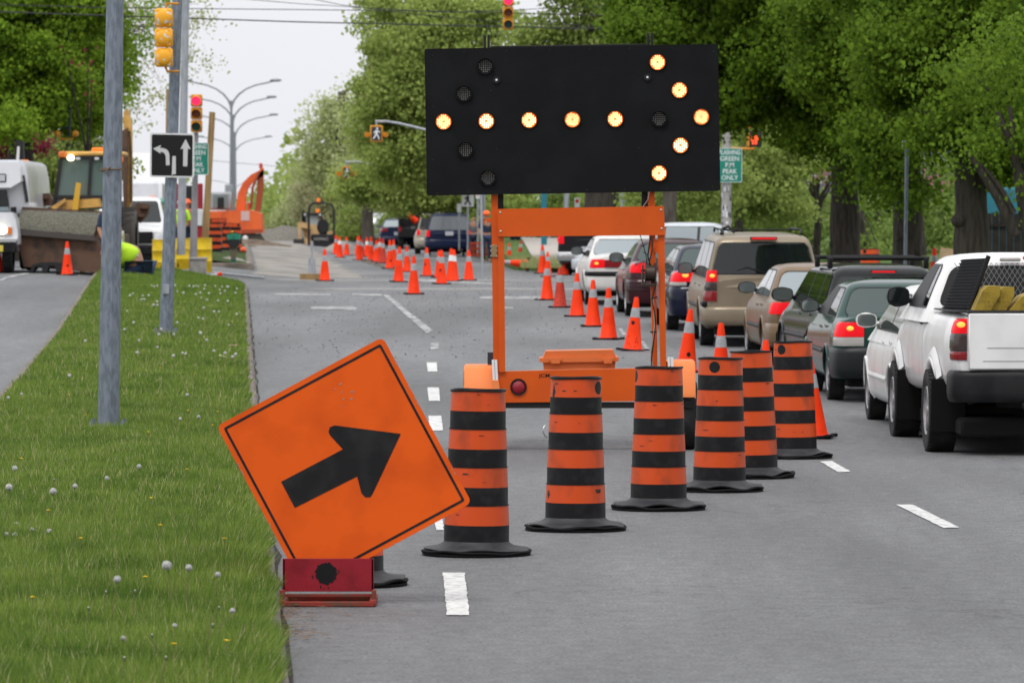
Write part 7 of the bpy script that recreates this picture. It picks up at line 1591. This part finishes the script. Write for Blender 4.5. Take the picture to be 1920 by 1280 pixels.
def standing(label, px, d, vest, trou, hat=None, yaw=0.0, sc_=1.0, arm=0.0, group='road workers standing around', vz=0.0):
    J = dict(pelvis=(0, 0, .95, .145, .75), chest=(0, .0, 1.32, .17, .65), neck=(0, .0, 1.50, .06), head=(0, -.02, 1.66, .105, 1.1), shL=(-.20, 0, 1.42, .065), elL=(-.27, -.03, 1.14, .05), haL=(-.24, -.16, .92 + arm, .04), shR=(.20, 0, 1.42, .065), elR=(.28, -.02, 1.14, .05), haR=(.26, -.10, .90, .04),
             hiL=(-.10, 0, .88, .10), knL=(-.12, -.03, .48, .07), anL=(-.12, .02, .09, .05), toL=(-.13, -.12, .04, .045), hiR=(.10, 0, .88, .10), knR=(.13, .02, .48, .07), anR=(.14, .06, .09, .05), toR=(.15, -.08, .04, .045))
    x = (px - CX) / F * d; t = person(label, (x, d, G(x, d) + vz), J, SK, [('jacket', ['pelvis', 'chest', 'neck', 'shL', 'shR', 'elL', 'elR'], vest, 1.16), ('trousers', ['pelvis', 'hiL', 'knL', 'anL', 'hiR', 'knR', 'anR'], trou, 1.12)], rot=yaw, group=group)
    t.scale = (sc_,) * 3
    if hat: b = MB(); b.sphere((0, 0, 1.70), .135, 14, sc_=(1, 1.15, .85)); b.cyl((0, -.03, 1.69), (0, -.03, 1.705), .16, .15, n=16); b.build('hard_hat', hat, t, smooth=60)
    return t
M_ov = mat('orange_vest', (.80, .12, .03), .7); M_navy = mat('navy_cloth', (.02, .03, .06), .85); M_hor = mat('hard_hat_orange', (.9, .16, .04), .4); M_hgr = mat('hard_hat_green', (.05, .3, .2), .4); M_grey = mat('grey_cloth', (.12, .12, .13), .85)
standing('person in dark blue with an orange hard hat, left of the orange upright', 912, 186, M_navy, M_jean, M_hor, .3)
standing('person in grey standing beside the crosswalk sign post', 889, 205, M_grey, M_navy, None, -.4, .95)
standing('person in an orange vest standing between the pole and the yellow drum', 300, 148, M_ov, M_navy, M_hgr, .5)
standing('person in a lime vest behind the pale pole', 341, 160, M_hiv, M_navy, mat('hard_hat_white', (.7, .7, .7), .4), 2.6)
standing('person in an orange vest behind the red-light post', 350, 172, M_ov, M_jean, M_hor, 1.1)
standing('person with grey hair walking beyond the orange cross plate', 966, 196, M_grey, M_navy, None, .2)
standing('person in a navy shirt reaching to the loader bucket, mostly behind the thick pole', 204, 118, M_navy, M_jean, None, .6, .98, arm=-.02)
# orange mesh barrier far
b = MB(); 
for k in range(40):
    x0_ = W(880 + 4.2 * k, 0, 192).x; b.box((x0_, 192, G(0, 192) + .15), (x0_ + .03, 192.02, G(0, 192) + .62))
for z in (.2, .4, .6): b.box((W(880, 0, 192).x, 192, G(0, 192) + z), (W(1046, 0, 192).x, 192.03, G(0, 192) + z + .07))
tag(b.build('safety_fence', mat('safety_mesh', (.75, .10, .05), .6), None, (0, 192, G(0, 192)), smooth=0), 'low orange-red safety fence beyond the trailer frame', 'fence')
# right background: board fence, teal wall, plywood sheet, houses
d = 112; b = MB(); x0_, x1_ = W(1846, 0, d).x, W(2010, 0, d).x; zt_ = W(0, 400, d).z
for k in range(12):
    a = x0_ + (x1_ - x0_) * k / 12; b.box((a + .004, d, 0), (a + (x1_ - x0_) / 12 - .004, d + .03, zt_ + .01 * (k % 2)))
b.box((x0_, d - .04, zt_ - .28), (x1_, d, zt_ - .22)); tag(b.build('board_fence', mat('dark_fence', (.028, .024, .021), .85, var=.4, nscale=4), None, ((x0_ + x1_) / 2, d, 0), smooth=0), 'dark brown board fence right of the third trunk', 'fence')
d = 130; b = MB(); b.box((W(1840, 0, d).x, d, 0), (W(2000, 0, d).x, d + 2, W(0, 352, d).z), bev=.05); o = b.build('container', mat('teal_wall', (.02, .16, .20), .6, col2=(.03, .12, .15), nscale=2), None, (W(1900, 0, d).x, d, 0)); tag(o, 'teal painted container behind the board fence', 'container')
d = 112; b = MB(); b.box((W(1760, 0, d).x, d, 1), (W(1800, 0, d).x, d + .03, W(0, 466, d).z), rot=Matrix.Rotation(.12, 3, 'Y')); tag(b.build('plywood_sheet', mat('plywood', (.50, .36, .22), .8, var=.15), None, (W(1780, 0, d).x, d, 1), smooth=0), 'pale plywood sheet leaning by the third trunk', 'plywood sheet')
def house(px0, px1, pyt, d, m, label, mr_):
    x0_, x1_ = W(px0, 0, d).x, W(px1, 0, d).x; zt_ = W(0, pyt, d).z; z0 = G((x0_ + x1_) / 2, d); t = thing('house', label, 'house', ((x0_ + x1_) / 2, d, z0)); w_ = (x1_ - x0_) / 2; h = zt_ - z0
    b = MB(); b.box((-w_, 0, 0), (w_, 8, h)); b.build('wall', m, t, smooth=0)
    b = MB(); b.add([(-w_ - .4, -.4, h), (w_ + .4, -.4, h), (w_ + .4, 8.4, h), (-w_ - .4, 8.4, h), (-w_ * .5, 4, h + 2.2), (w_ * .5, 4, h + 2.2)], [(0, 1, 5, 4), (1, 2, 5), (2, 3, 4, 5), (3, 0, 4), (0, 3, 2, 1)]); b.build('roof', mr_, t, smooth=0)
    n = max(2, int(w_ * 2 / 3))
    for k in range(n):
        xx = -w_ + (k + .5) * 2 * w_ / n
        for zz_ in (1.0, 3.8):
            if zz_ + 1.3 > h: continue
            b = MB(); b.box((xx - .6, -.06, zz_), (xx + .6, .0, zz_ + 1.3)); f = b.build('window', M_white, t, smooth=0); b = MB(); b.box((xx - .5, -.08, zz_ + .1), (xx + .5, -.055, zz_ + 1.2)); b.build('pane', M_glass, f, smooth=0)
M_rf = mat('roof_shingle', (.08, .08, .09), .9, var=.3, nscale=20)
house(1560, 1640, 372, 240, mat('pinkish_wall', (.42, .28, .24), .9, var=.15), 'pinkish house showing between the first and second trunks', M_rf)
house(1690, 1820, 340, 250, mat('pale_wall', (.45, .36, .32), .9, var=.15), 'pale house beyond the park behind the second trunk', M_rf)
house(478, 524, 404, 620, mat('red_brick', (.30, .14, .12), .9, var=.2), 'small red building far down the road', M_rf)
house(-80, 70, 262, 230, mat('dark_red_house', (.10, .02, .025), .9), 'dark red house behind the left trees', M_rf)
house(180, 330, 352, 330, mat('bright_white_house', (.6, .6, .6), .9), 'long white building behind the box van', MAT['bright_white_house'])
# ================================================================== trees and shrubs
M_bark = mat('dark_bark', (.052, .044, .036), .95, col2=(.028, .024, .02), nscale=7, bump=1, bscale=18, stretch=(2.2, 2.2, .35))
M_bark2 = mat('grey_bark', (.10, .085, .07), .95, col2=(.06, .05, .042), nscale=7, bump=1, bscale=18, stretch=(2, 2, .35))
LM = {'maple': leaf_mat('leaf_maple', (.038, .090, .006), (.15, .245, .020), .5), 'bright': leaf_mat('leaf_bright', (.19, .285, .05), (.37, .45, .12), .5),
      'pale': leaf_mat('leaf_pale', (.34, .42, .16), (.50, .55, .26), .5), 'left': leaf_mat('leaf_left', (.07, .16, .010), (.24, .37, .032), .5), 'bud': leaf_mat('leaf_bud', (.27, .31, .11), (.42, .45, .19), .5),
      'maroon': leaf_mat('leaf_maroon', (.13, .015, .025), (.24, .04, .06), .5), 'park': leaf_mat('leaf_park', (.10, .165, .03), (.22, .31, .07), .45), 'bush': leaf_mat('leaf_bush', (.26, .28, .13), (.40, .39, .21), .5), 'olive': leaf_mat('leaf_olive', (.17, .25, .05), (.34, .42, .11), .5), 'pink': leaf_mat('blossom_pink', (.5, .08, .2), (.6, .16, .32), .5)}
def leaves(pts, size, m, parent, origin, name='crown'):
    """pts Nx3; each leaf is a small bent quad with its own tilt"""
    n = len(pts); th = rng.uniform(0, 2 * np.pi, n); ph = np.arccos(rng.uniform(-.2, 1, n)); s = size * rng.uniform(.55, 1.35, n)
    nrm = np.stack([np.sin(ph) * np.cos(th), np.sin(ph) * np.sin(th), np.cos(ph)], 1)
    up = rng.normal(0, 1, (n, 3)); u = np.cross(nrm, up); u /= np.linalg.norm(u, axis=1)[:, None] + 1e-9; v = np.cross(nrm, u)
    s = s[:, None]; q = pts - np.array(origin)
    A = q - u * s * .5; B = q + v * s * .42 + nrm * s * .08; D = q + u * s * .55; E = q - v * s * .42 + nrm * s * .08
    V_ = np.stack([A, E, D, B], 1).reshape(-1, 3)
    o = tris_object(name, V_, m, 4); o.parent = parent; return o
def tree(name, label, cat, x, y, z0, trunk_r, trunk_h, blobs, dens, size, leaf, bark=M_bark, wig=.1, sub=.5, shell=.55, limbs=2, limb_r=.3, top=None, group=None, burls=0, seed=0, extra=None, k_sub=24):
    rs = random.Random(seed); t = thing(name, label, cat, (x, y, z0), group=group); O = (x, y, z0)
    b = MB(); n = 12; pts = []; rr_ = []; topz = trunk_h
    ph = rs.uniform(0, 6)
    nt = 14
    for k in range(nt + 1):
        u = k / nt; pts.append((x + wig * math.sin(u * 4 + ph) * u, y + wig * math.cos(u * 3 + ph) * u, z0 + topz * u - .2 * (k == 0))); rr_.append(trunk_r * (1.22 - .22 * min(1, u * 6)) * (1 - .35 * u) * (1 + .05 * math.sin(u * 17 + ph)))
    b.tube(pts, rr_, 16)
    for k in range(burls): q = pts[rs.randrange(3, 9)]; a = rs.uniform(3.4, 6); b.sphere((q[0] + math.cos(a) * trunk_r * .85, q[1] + math.sin(a) * trunk_r * .6, q[2]), trunk_r * rs.uniform(.2, .34), 10)
    tp = Vector(pts[-1]); base_ = Vector(pts[-4])
    tr_ = b.build('trunk', bark, t, O, smooth=60)
    b = MB(); any_ = False
    for (cx_, cy_, cz_, rx, rz_) in blobs:
        for q in range(limbs):
            c = Vector((cx_ + rs.uniform(-.5, .5) * rx, cy_ + rs.uniform(-.5, .5) * rx, cz_ + rs.uniform(-.3, .6) * rz_)); st = base_.lerp(tp, rs.random()); m_ = st.lerp(c, .5) + Vector((rs.uniform(-.3, .3), rs.uniform(-.3, .3), rs.uniform(0, .5))) * rx * .3
            P_ = [st, st.lerp(m_, .5) + Vector((0, 0, .1)), m_, m_.lerp(c, .55) + Vector((rs.uniform(-.1, .1), 0, rs.uniform(-.1, .2))) * rx, c]; r0 = trunk_r * limb_r
            b.tube(P_, [r0, r0 * .8, r0 * .55, r0 * .35, r0 * .12], 7); any_ = True
            for w_ in range(3):
                s_ = P_[2].lerp(P_[4], rs.random()); e = s_ + Vector((rs.uniform(-1, 1), rs.uniform(-1, 1), rs.uniform(-.3, .8))) * rx * .5; b.tube([s_, s_.lerp(e, .5) + Vector((0, 0, .05 * rx)), e], [r0 * .25, r0 * .16, r0 * .05], 5)
    if any_: b.build('limbs', bark, t, O, smooth=60)
    if extra: extra(t, O)
    P_ = []
    for (cx_, cy_, cz_, rx, rz_) in blobs:
        vol = rx * rx * rz_; ns = max(6, int(k_sub * vol ** .6)); nl = int(dens * vol ** .8 / ns) + 1
        for k in range(ns):
            d_ = rng.normal(0, 1, 3); d_ /= np.linalg.norm(d_); f = shell + (1 - shell) * rng.random() if rng.random() < .8 else rng.random()
            c = np.array([cx_ + d_[0] * rx * f, cy_ + d_[1] * rx * f, cz_ + d_[2] * rz_ * f]); sr = sub * rng.uniform(.7, 1.9)
            pp = rng.normal(0, 1, (nl, 3)); pp /= np.linalg.norm(pp, axis=1)[:, None]; pp *= (rng.random(nl) ** .5)[:, None] * sr; pp[:, 2] *= .62
            P_.append(c + pp)
    P_ = np.concatenate(P_); P_ = P_[P_[:, 2] > z0 + .05]
    leaves(P_, size * LS, LM[leaf], t, O)
    return t
LS = .66   # leaf size factor
def WB(px, py, d, rpx, rzpx=None):
    """crown blob centred on a sight line at distance d"""
    p = W(px, py, d); s_ = F / d; return (p.x, p.y, p.z, rpx / s_, (rzpx or rpx) / s_)
gR = 'old maples on the right verge'
# right maples: heavy trunks, dense crowns
x = W(1583, 0, 112).x; tree('maple_tree', 'maple with a thick burled trunk, leftmost of the three big trunks on the right', 'tree', x, 112, G(x, 112), .36, 3.9, [WB(1330, 60, 113, 170, 110), WB(1210, 15, 114, 90, 60), WB(1480, 90, 111, 150, 130), WB(1590, 150, 112, 130, 110), WB(1400, 180, 112, 100, 70), WB(1540, 250, 111, 80, 50), WB(1460, -60, 112, 260, 120), WB(1640, 330, 111, 40, 60)], 7500, .155, 'maple', wig=.05, burls=4, seed=1, group=gR)
x = W(1700, 0, 103).x; tree('maple_tree', 'maple with a leafy trunk, middle of the three big trunks on the right', 'tree', x, 103, G(x, 103), .33, 3.7, [WB(1640, 120, 104, 160, 120), WB(1760, 170, 103, 140, 110), WB(1690, 260, 102, 90, 60), WB(1720, 20, 104, 260, 120), WB(1660, 345, 101.5, 35, 45), WB(1715, 350, 101.5, 28, 40), WB(1840, 60, 105, 170, 120)], 7500, .15, 'maple', wig=.05, burls=3, seed=2, group=gR)
x = W(1822, 0, 95).x; tree('maple_tree', 'maple with the widest dark trunk, rightmost of the three big trunks', 'tree', x, 95, G(x, 95), .37, 3.5, [WB(1800, 120, 96, 190, 130), WB(1930, 180, 95, 170, 130), WB(1820, 240, 94.5, 120, 50), WB(1990, 40, 96, 260, 160), WB(1780, -40, 97, 260, 120), WB(1920, 290, 94, 90, 50)], 7500, .145, 'maple', wig=.04, burls=4, seed=3, group=gR)
# multi-stemmed tree at right edge
def stems(t, O):
    b = MB(); d = 84
    for P_, r in (([(1950, 520), (1925, 430), (1908, 330), (1893, 200)], .11), ([(1905, 440), (1870, 370), (1838, 320), (1810, 280)], .085), ([(1900, 400), (1880, 360), (1858, 330), (1830, 300)], .055), ([(1935, 480), (1915, 350), (1898, 280), (1870, 210)], .10)):
        b.tube([W(a, c, d) for a, c in P_], [r, r * .85, r * .65, r * .3], 8)
    b.build('stems', M_bark, t, O, smooth=60)
x = W(1965, 0, 84).x; tree('young_tree', 'slender many-stemmed tree at the right edge with forking dark branches', 'tree', x, 84, G(x, 84), .15, 2.2, [WB(1900, 130, 85, 150, 110), WB(1850, 250, 84, 70, 50), WB(1930, 270, 84, 90, 70), WB(1960, 360, 84, 50, 60)], 3000, .12, 'maple', wig=.03, seed=4, extra=stems, limbs=1, group='park trees')
# maples over the board, further
x = W(1130, 0, 165).x; tree('maple_tree', 'tall tree with a dark trunk right behind the arrow board', 'tree', x, 165, G(x, 165), .62, 6, [WB(1130, 30, 166, 110, 50), WB(1010, 75, 166, 70, 35), WB(1200, 90, 165, 100, 90), WB(1250, 200, 165, 110, 120), WB(1050, 150, 166, 130, 130), WB(1150, -60, 166, 180, 80)], 2200, .2, 'olive', seed=5, sub=.6, group='trees beyond the intersection')
x = W(1255, 0, 150).x; tree('maple_tree', 'tree with a thin brown trunk below the right end of the board', 'tree', x, 150, G(x, 150), .24, 5, [WB(1390, 300, 156, 90, 110), WB(1330, 330, 152, 80, 70), WB(1440, 370, 156, 80, 60), WB(1470, 260, 158, 90, 90), WB(1240, 360, 152, 60, 50)], 3600, .17, 'olive', bark=M_bark2, seed=6, sub=.5, group='trees beyond the intersection')
x = W(905, 0, 235).x; tree('maple_tree', 'tall bright green tree whose crown leans over the road left of the board', 'tree', x, 235, G(x, 235), .3, 7, [WB(790, 60, 190, 110, 80), WB(730, 30, 192, 60, 55), WB(850, 35, 190, 100, 50), WB(925, 45, 190, 50, 30), WB(780, 180, 190, 110, 90), WB(850, 160, 190, 120, 110), WB(730, 240, 191, 70, 60), WB(800, 290, 190, 110, 70), WB(740, 130, 191, 60, 50)], 2900, .2, 'bright', bark=M_bark2, seed=7, sub=.6, limb_r=.22, k_sub=20, group='trees beyond the intersection')
x = W(848, 0, 262).x; tree('maple_tree', 'spreading tree with drooping bright crown above the blue minivan', 'tree', x, 262, G(x, 262), .28, 4.5, [WB(700, 340, 216, 70, 40), WB(770, 350, 215, 80, 50), WB(840, 340, 215, 70, 60), WB(665, 355, 217, 40, 26), WB(900, 330, 215, 80, 70)], 3000, .2, 'bright', bark=M_bark2, seed=8, sub=.55, group='trees beyond the intersection')
x = W(640, 0, 290).x; tree('poplar_tree', 'pale loose-crowned tree rising against the sky, right of the street lamps', 'tree', x, 290, G(x, 290), .35, 8, [WB(620, 210, 290, 42, 34), WB(600, 260, 290, 45, 40), WB(650, 270, 292, 50, 50), WB(580, 300, 290, 35, 35), WB(640, 330, 290, 60, 40), WB(690, 190, 292, 50, 40), WB(690, 300, 292, 60, 60)], 1200, .24, 'pale', bark=M_bark2, seed=9, sub=.75, limb_r=.2, k_sub=16, group='trees beyond the intersection')
x = W(690, 0, 270).x; tree('poplar_tree', 'pale feathery tree behind the bright leaning one', 'tree', x, 270, G(x, 270), .3, 8, [WB(700, 230, 270, 50, 60), WB(720, 160, 270, 40, 50), WB(690, 330, 270, 60, 50)], 1500, .22, 'pale', bark=M_bark2, seed=10, sub=.7, k_sub=16, group='trees beyond the intersection')
# shrub and sapling rows along the right side far
sh = ['brownish green sapling clump at the far left end of the row', 'sapling clump behind the gravel heap', 'sapling clump just left of the roller bar', 'sapling clump seen through the roller bar', 'sapling clump right of the roller bar', 'low thicket left of the far cars', 'thicket behind the far cars', 'thicket beyond the blue minivan roof', 'thicket behind the crosswalk sign']
for i, (px, py, d, rx, rz_, lf) in enumerate([(540, 420, 330, 38, 30, 'bush'), (570, 390, 320, 45, 50, 'pale'), (600, 370, 310, 50, 60, 'bush'), (640, 400, 290, 55, 60, 'bush'), (690, 410, 280, 55, 50, 'olive'), (730, 400, 280, 55, 60, 'bush'), (780, 400, 275, 60, 55, 'olive'), (830, 390, 270, 60, 60, 'olive'), (890, 390, 265, 60, 60, 'bright')]):
    x = W(px, 0, d).x; z = G(x, d); tree('sapling_thicket', sh[i], 'shrub', x, d, z, .12, 2.5, [WB(px, py, d, rx, rz_), WB(px - rx * .4, py + 25, d, rx * .8, 30), WB(px + rx * .4, py + 25, d, rx * .8, 30)], 2000, .2, lf, bark=M_bark2, seed=30 + i, sub=.6, limbs=2, group='thicket along the far road')
# park shrubs behind the queue
for i, (px, py, d, rx, rz_, lf, lb) in enumerate([(970, 400, 205, 60, 60, 'bright', 'green shrub behind the left end of the orange cross plate'), (1060, 395, 200, 70, 60, 'park', 'green shrub beyond the middle of the cross plate'), (1180, 390, 190, 70, 60, 'olive', 'green shrub beyond the right end of the cross plate'), (1300, 400, 180, 70, 60, 'olive', 'shrub above the silver hatchback roof'), (1400, 410, 175, 70, 50, 'park', 'shrub behind the postered pole'),
        (1500, 410, 170, 70, 55, 'park', 'shrub left of the leftmost big trunk'), (1640, 420, 165, 60, 45, 'park', 'light green shrub between the first two big trunks'), (1660, 360, 200, 80, 60, 'park', 'taller shrub beyond the first two trunks'), (1770, 420, 160, 60, 45, 'park', 'light green shrub between the last two big trunks'), (1780, 350, 190, 70, 70, 'park', 'taller shrub beyond the last two trunks'), (1620, 470, 158, 60, 22, 'park', 'low bright shrub at the foot of the leftmost trunk'), (1850, 330, 180, 80, 80, 'park', 'tall shrub over the teal container')]):
    x = W(px, 0, d).x; z = G(x, d) + .6; tree('shrub', lb, 'shrub', x, d, z - .3, .10, 1.5, [WB(px, py, d, rx, rz_), WB(px - rx * .5, py + 20, d + 1, rx * .7, 30), WB(px + rx * .5, py + 22, d - 1, rx * .7, 28)], 3200, .16, lf, seed=50 + i, sub=.45, limbs=2, group='shrubs in the park behind the queue')
x = W(1530, 0, 160).x; tree('blossom_tree', 'small tree with deep pink blossom behind the leftmost big trunk', 'tree', x, 160, G(x, 160), .14, 2.2, [WB(1530, 310, 160, 32, 26), WB(1560, 330, 160, 24, 18), WB(1505, 325, 160, 20, 14)], 1500, .12, 'pink', seed=70, sub=.3, limbs=3, limb_r=.4, group='pink blossom trees'); x = W(1730, 0, 158).x
tree('blossom_tree', 'small tree with pink blossom behind the middle big trunk', 'tree', x, 158, G(x, 158), .12, 2.2, [WB(1735, 335, 158, 22, 14), WB(1628, 345, 160, 12, 9), WB(1760, 345, 158, 14, 9)], 1000, .12, 'pink', seed=71, sub=.25, limbs=2, limb_r=.4, group='pink blossom trees')
x = W(1385, 0, 170).x; tree('maroon_tree', 'maroon leaved tree behind the green sign on the right', 'tree', x, 170, G(x, 170), .14, 2.5, [WB(1400, 330, 170, 34, 36), WB(1440, 290, 170, 24, 14)], 1300, .14, 'maroon', seed=72, sub=.35, limbs=3, group='maroon leaved trees')
# left trees
gL = 'trees on the left verge'
x = W(30, 0, 150).x; tree('maple_tree', 'dense dark green tree filling the top left corner', 'tree', x, 152, G(x, 152), .45, 4.5, [WB(20, 60, 150, 120, 100), WB(120, 50, 152, 110, 90), WB(60, 160, 150, 120, 80), WB(150, 140, 153, 80, 70), WB(0, 230, 148, 50, 40), WB(-60, 120, 150, 130, 120), WB(80, -50, 152, 200, 90), WB(120, 220, 152, 80, 40), WB(190, 80, 154, 50, 80)], 5200, .18, 'left', seed=11, sub=.5, group=gL)
x = W(130, 0, 175).x; tree('maple_tree', 'mid green tree behind the loader cab', 'tree', x, 175, G(x, 175), .3, 4.5, [WB(110, 290, 175, 70, 55), WB(170, 240, 175, 55, 60), WB(60, 330, 175, 70, 50), WB(190, 320, 175, 50, 50), WB(140, 350, 176, 70, 50), WB(90, 400, 178, 90, 50), WB(200, 180, 178, 40, 50)], 3000, .18, 'olive', seed=12, sub=.5, group=gL)
x = W(30, 0, 165).x; tree('maroon_tree', 'maroon leaved tree above the white bus', 'tree', x, 165, G(x, 165), .2, 3, [WB(20, 270, 165, 50, 30), WB(75, 265, 165, 30, 24), WB(-20, 280, 165, 50, 35)], 3000, .15, 'maroon', seed=13, sub=.4, group='maroon leaved trees')
x = W(165, 0, 149).x; tree('maroon_tree', 'sprigs of maroon leaves showing in the green crowns left of the thick pole', 'tree', x, 150, G(x, 150), .10, 3, [WB(172, 122, 148.5, 18, 9), WB(178, 155, 148.5, 10, 5), WB(132, 120, 148.5, 7, 5), WB(168, 178, 148.5, 12, 6), WB(122, 92, 148.5, 8, 5), WB(165, 88, 148.5, 5, 3), WB(172, 198, 148.5, 5, 4)], 260, .12, 'maroon', seed=14, sub=.22, limbs=1, limb_r=.3, k_sub=10, group='maroon leaved trees')
x = W(216, 0, 180).x; tree('birch_tree', 'thin airy budding tree spreading over the sky right of the thick pole', 'tree', x, 180, G(x, 180), .10, 8.5, [WB(270, 40, 180, 70, 60), WB(250, 120, 180, 60, 50), WB(330, 60, 180, 60, 50), WB(360, 110, 181, 50, 40), WB(290, 180, 180, 60, 40), WB(380, 30, 181, 40, 40), WB(250, 220, 180, 40, 30), WB(300, -20, 180, 90, 60)], 330, .15, 'bud', bark=M_bark2, seed=15, sub=.55, limbs=5, limb_r=.22, k_sub=14, group=gL)
x = W(206, 0, 165).x; tree('birch_tree', 'second airy tree with brighter leaves just right of the thick pole', 'tree', x, 166, G(x, 166), .09, 6.5, [WB(245, 25, 165, 40, 45), WB(262, 80, 166, 45, 30), WB(235, 150, 166, 30, 60), WB(300, 15, 166, 50, 25)], 900, .15, 'left', bark=M_bark2, seed=16, sub=.4, limbs=3, limb_r=.22, k_sub=16, group=gL)
# far wood behind everything, one mass
P_ = []
for k in range(900):
    d = rng.uniform(330, 520); px = rng.uniform(470, 2300) if rng.random() < .75 else rng.uniform(-400, 330)
    x = (px - CX) / F * d; hgt = 3.0 if px < 560 else (5.5 if px < 700 else 11); 
    if 330 <= px < 470: continue
    z = G(x, d) + hgt * rng.random(); pp = rng.normal(0, 1, (90, 3)); pp /= np.linalg.norm(pp, axis=1)[:, None]; pp *= (rng.random(90) ** .4)[:, None] * 1.9; P_.append(np.array([x, d, z]) + pp)
P_ = np.concatenate(P_); P_ = P_[P_[:, 2] > .8]; fw_ = leaves(P_, .5, LM['olive'], None, (0, 0, 0), 'far_wood'); fw_['kind'] = 'stuff'; fw_['label'] = 'far green wood closing the view beyond the park'; fw_['category'] = 'wood'
# tall weeds on the far right corner and park grass tufts
V_ = []
n = 26000; y = rng.uniform(154, 200, n); x = .5 + rng.uniform(-4.5, .4, n) - (y - 154) * .02; x = np.where(x < -.1 - (y - 153) * .03, x + 3, x); xx = x
z = np.array([G(a, c) for a, c in zip(xx, y)]) + .15; h = rng.uniform(.08, .3, n); th = rng.uniform(0, 6.28, n)
keep = xx > np.array([0.35 - .0155 * (c - 153) * 1.9 for c in y]); xx, y, z, h, th = xx[keep], y[keep], z[keep], h[keep], th[keep]
V_ = np.stack([np.stack([xx - .012, y, z], 1), np.stack([xx + .012, y, z], 1), np.stack([xx + np.cos(th) * h * .4, y + np.sin(th) * h * .4, z + h], 1)], 1).reshape(-1, 3)
o = tris_object('grass', V_, leaf_mat('dry_grass', (.20, .19, .09), (.26, .30, .11), .3)); o['kind'] = 'stuff'; o['label'] = 'straw coloured long grass on the far corner'; o['category'] = 'grass'

# unseen verge maples, added so the queue's rear windows and paint have crowns to reflect
for i, (x, y) in enumerate([(10.5, 34), (11.5, 8), (10.8, 62)]):
    LS = 1.0; tree('maple_tree', ['verge maple standing right of the nearest barrels, outside the frame', 'verge maple standing beside the camera, outside the frame', 'verge maple beside the white pickup, outside the frame'][i], 'tree', x, y, .1, .36, 4.5, [(x, y, 8.5, 4.0, 2.4), (x - 2.5, y + 2, 8.8, 2.6, 1.7), (x + 2, y - 2, 9, 3, 2), (x - 1.5, y - 3, 8.2, 2.4, 1.6)], 1500, .3, 'maple', seed=90 + i, sub=.8, group='verge maples outside the frame')

for i, (x, y, h) in enumerate([(-9, -14, 6.5), (9, -26, 7), (-17, -34, 8), (2, -62, 9), (18, -46, 8), (-5, -48, 7), (13, -70, 9)]):  # unseen trees added to darken the surroundings that the car paint reflects
    tree('maple_tree', 'street tree of the row behind the camera, outside the frame', 'tree', x, y, 0, .35, 4.0, [(x, y, h, 5.5, 4.2), (x - 3, y + 2, h - 2, 4, 3.2), (x + 3, y - 2, h - 1.5, 4, 3.4)], 750, .75, 'maple', seed=110 + i, sub=1.0, shell=.3, group='street trees behind the camera')
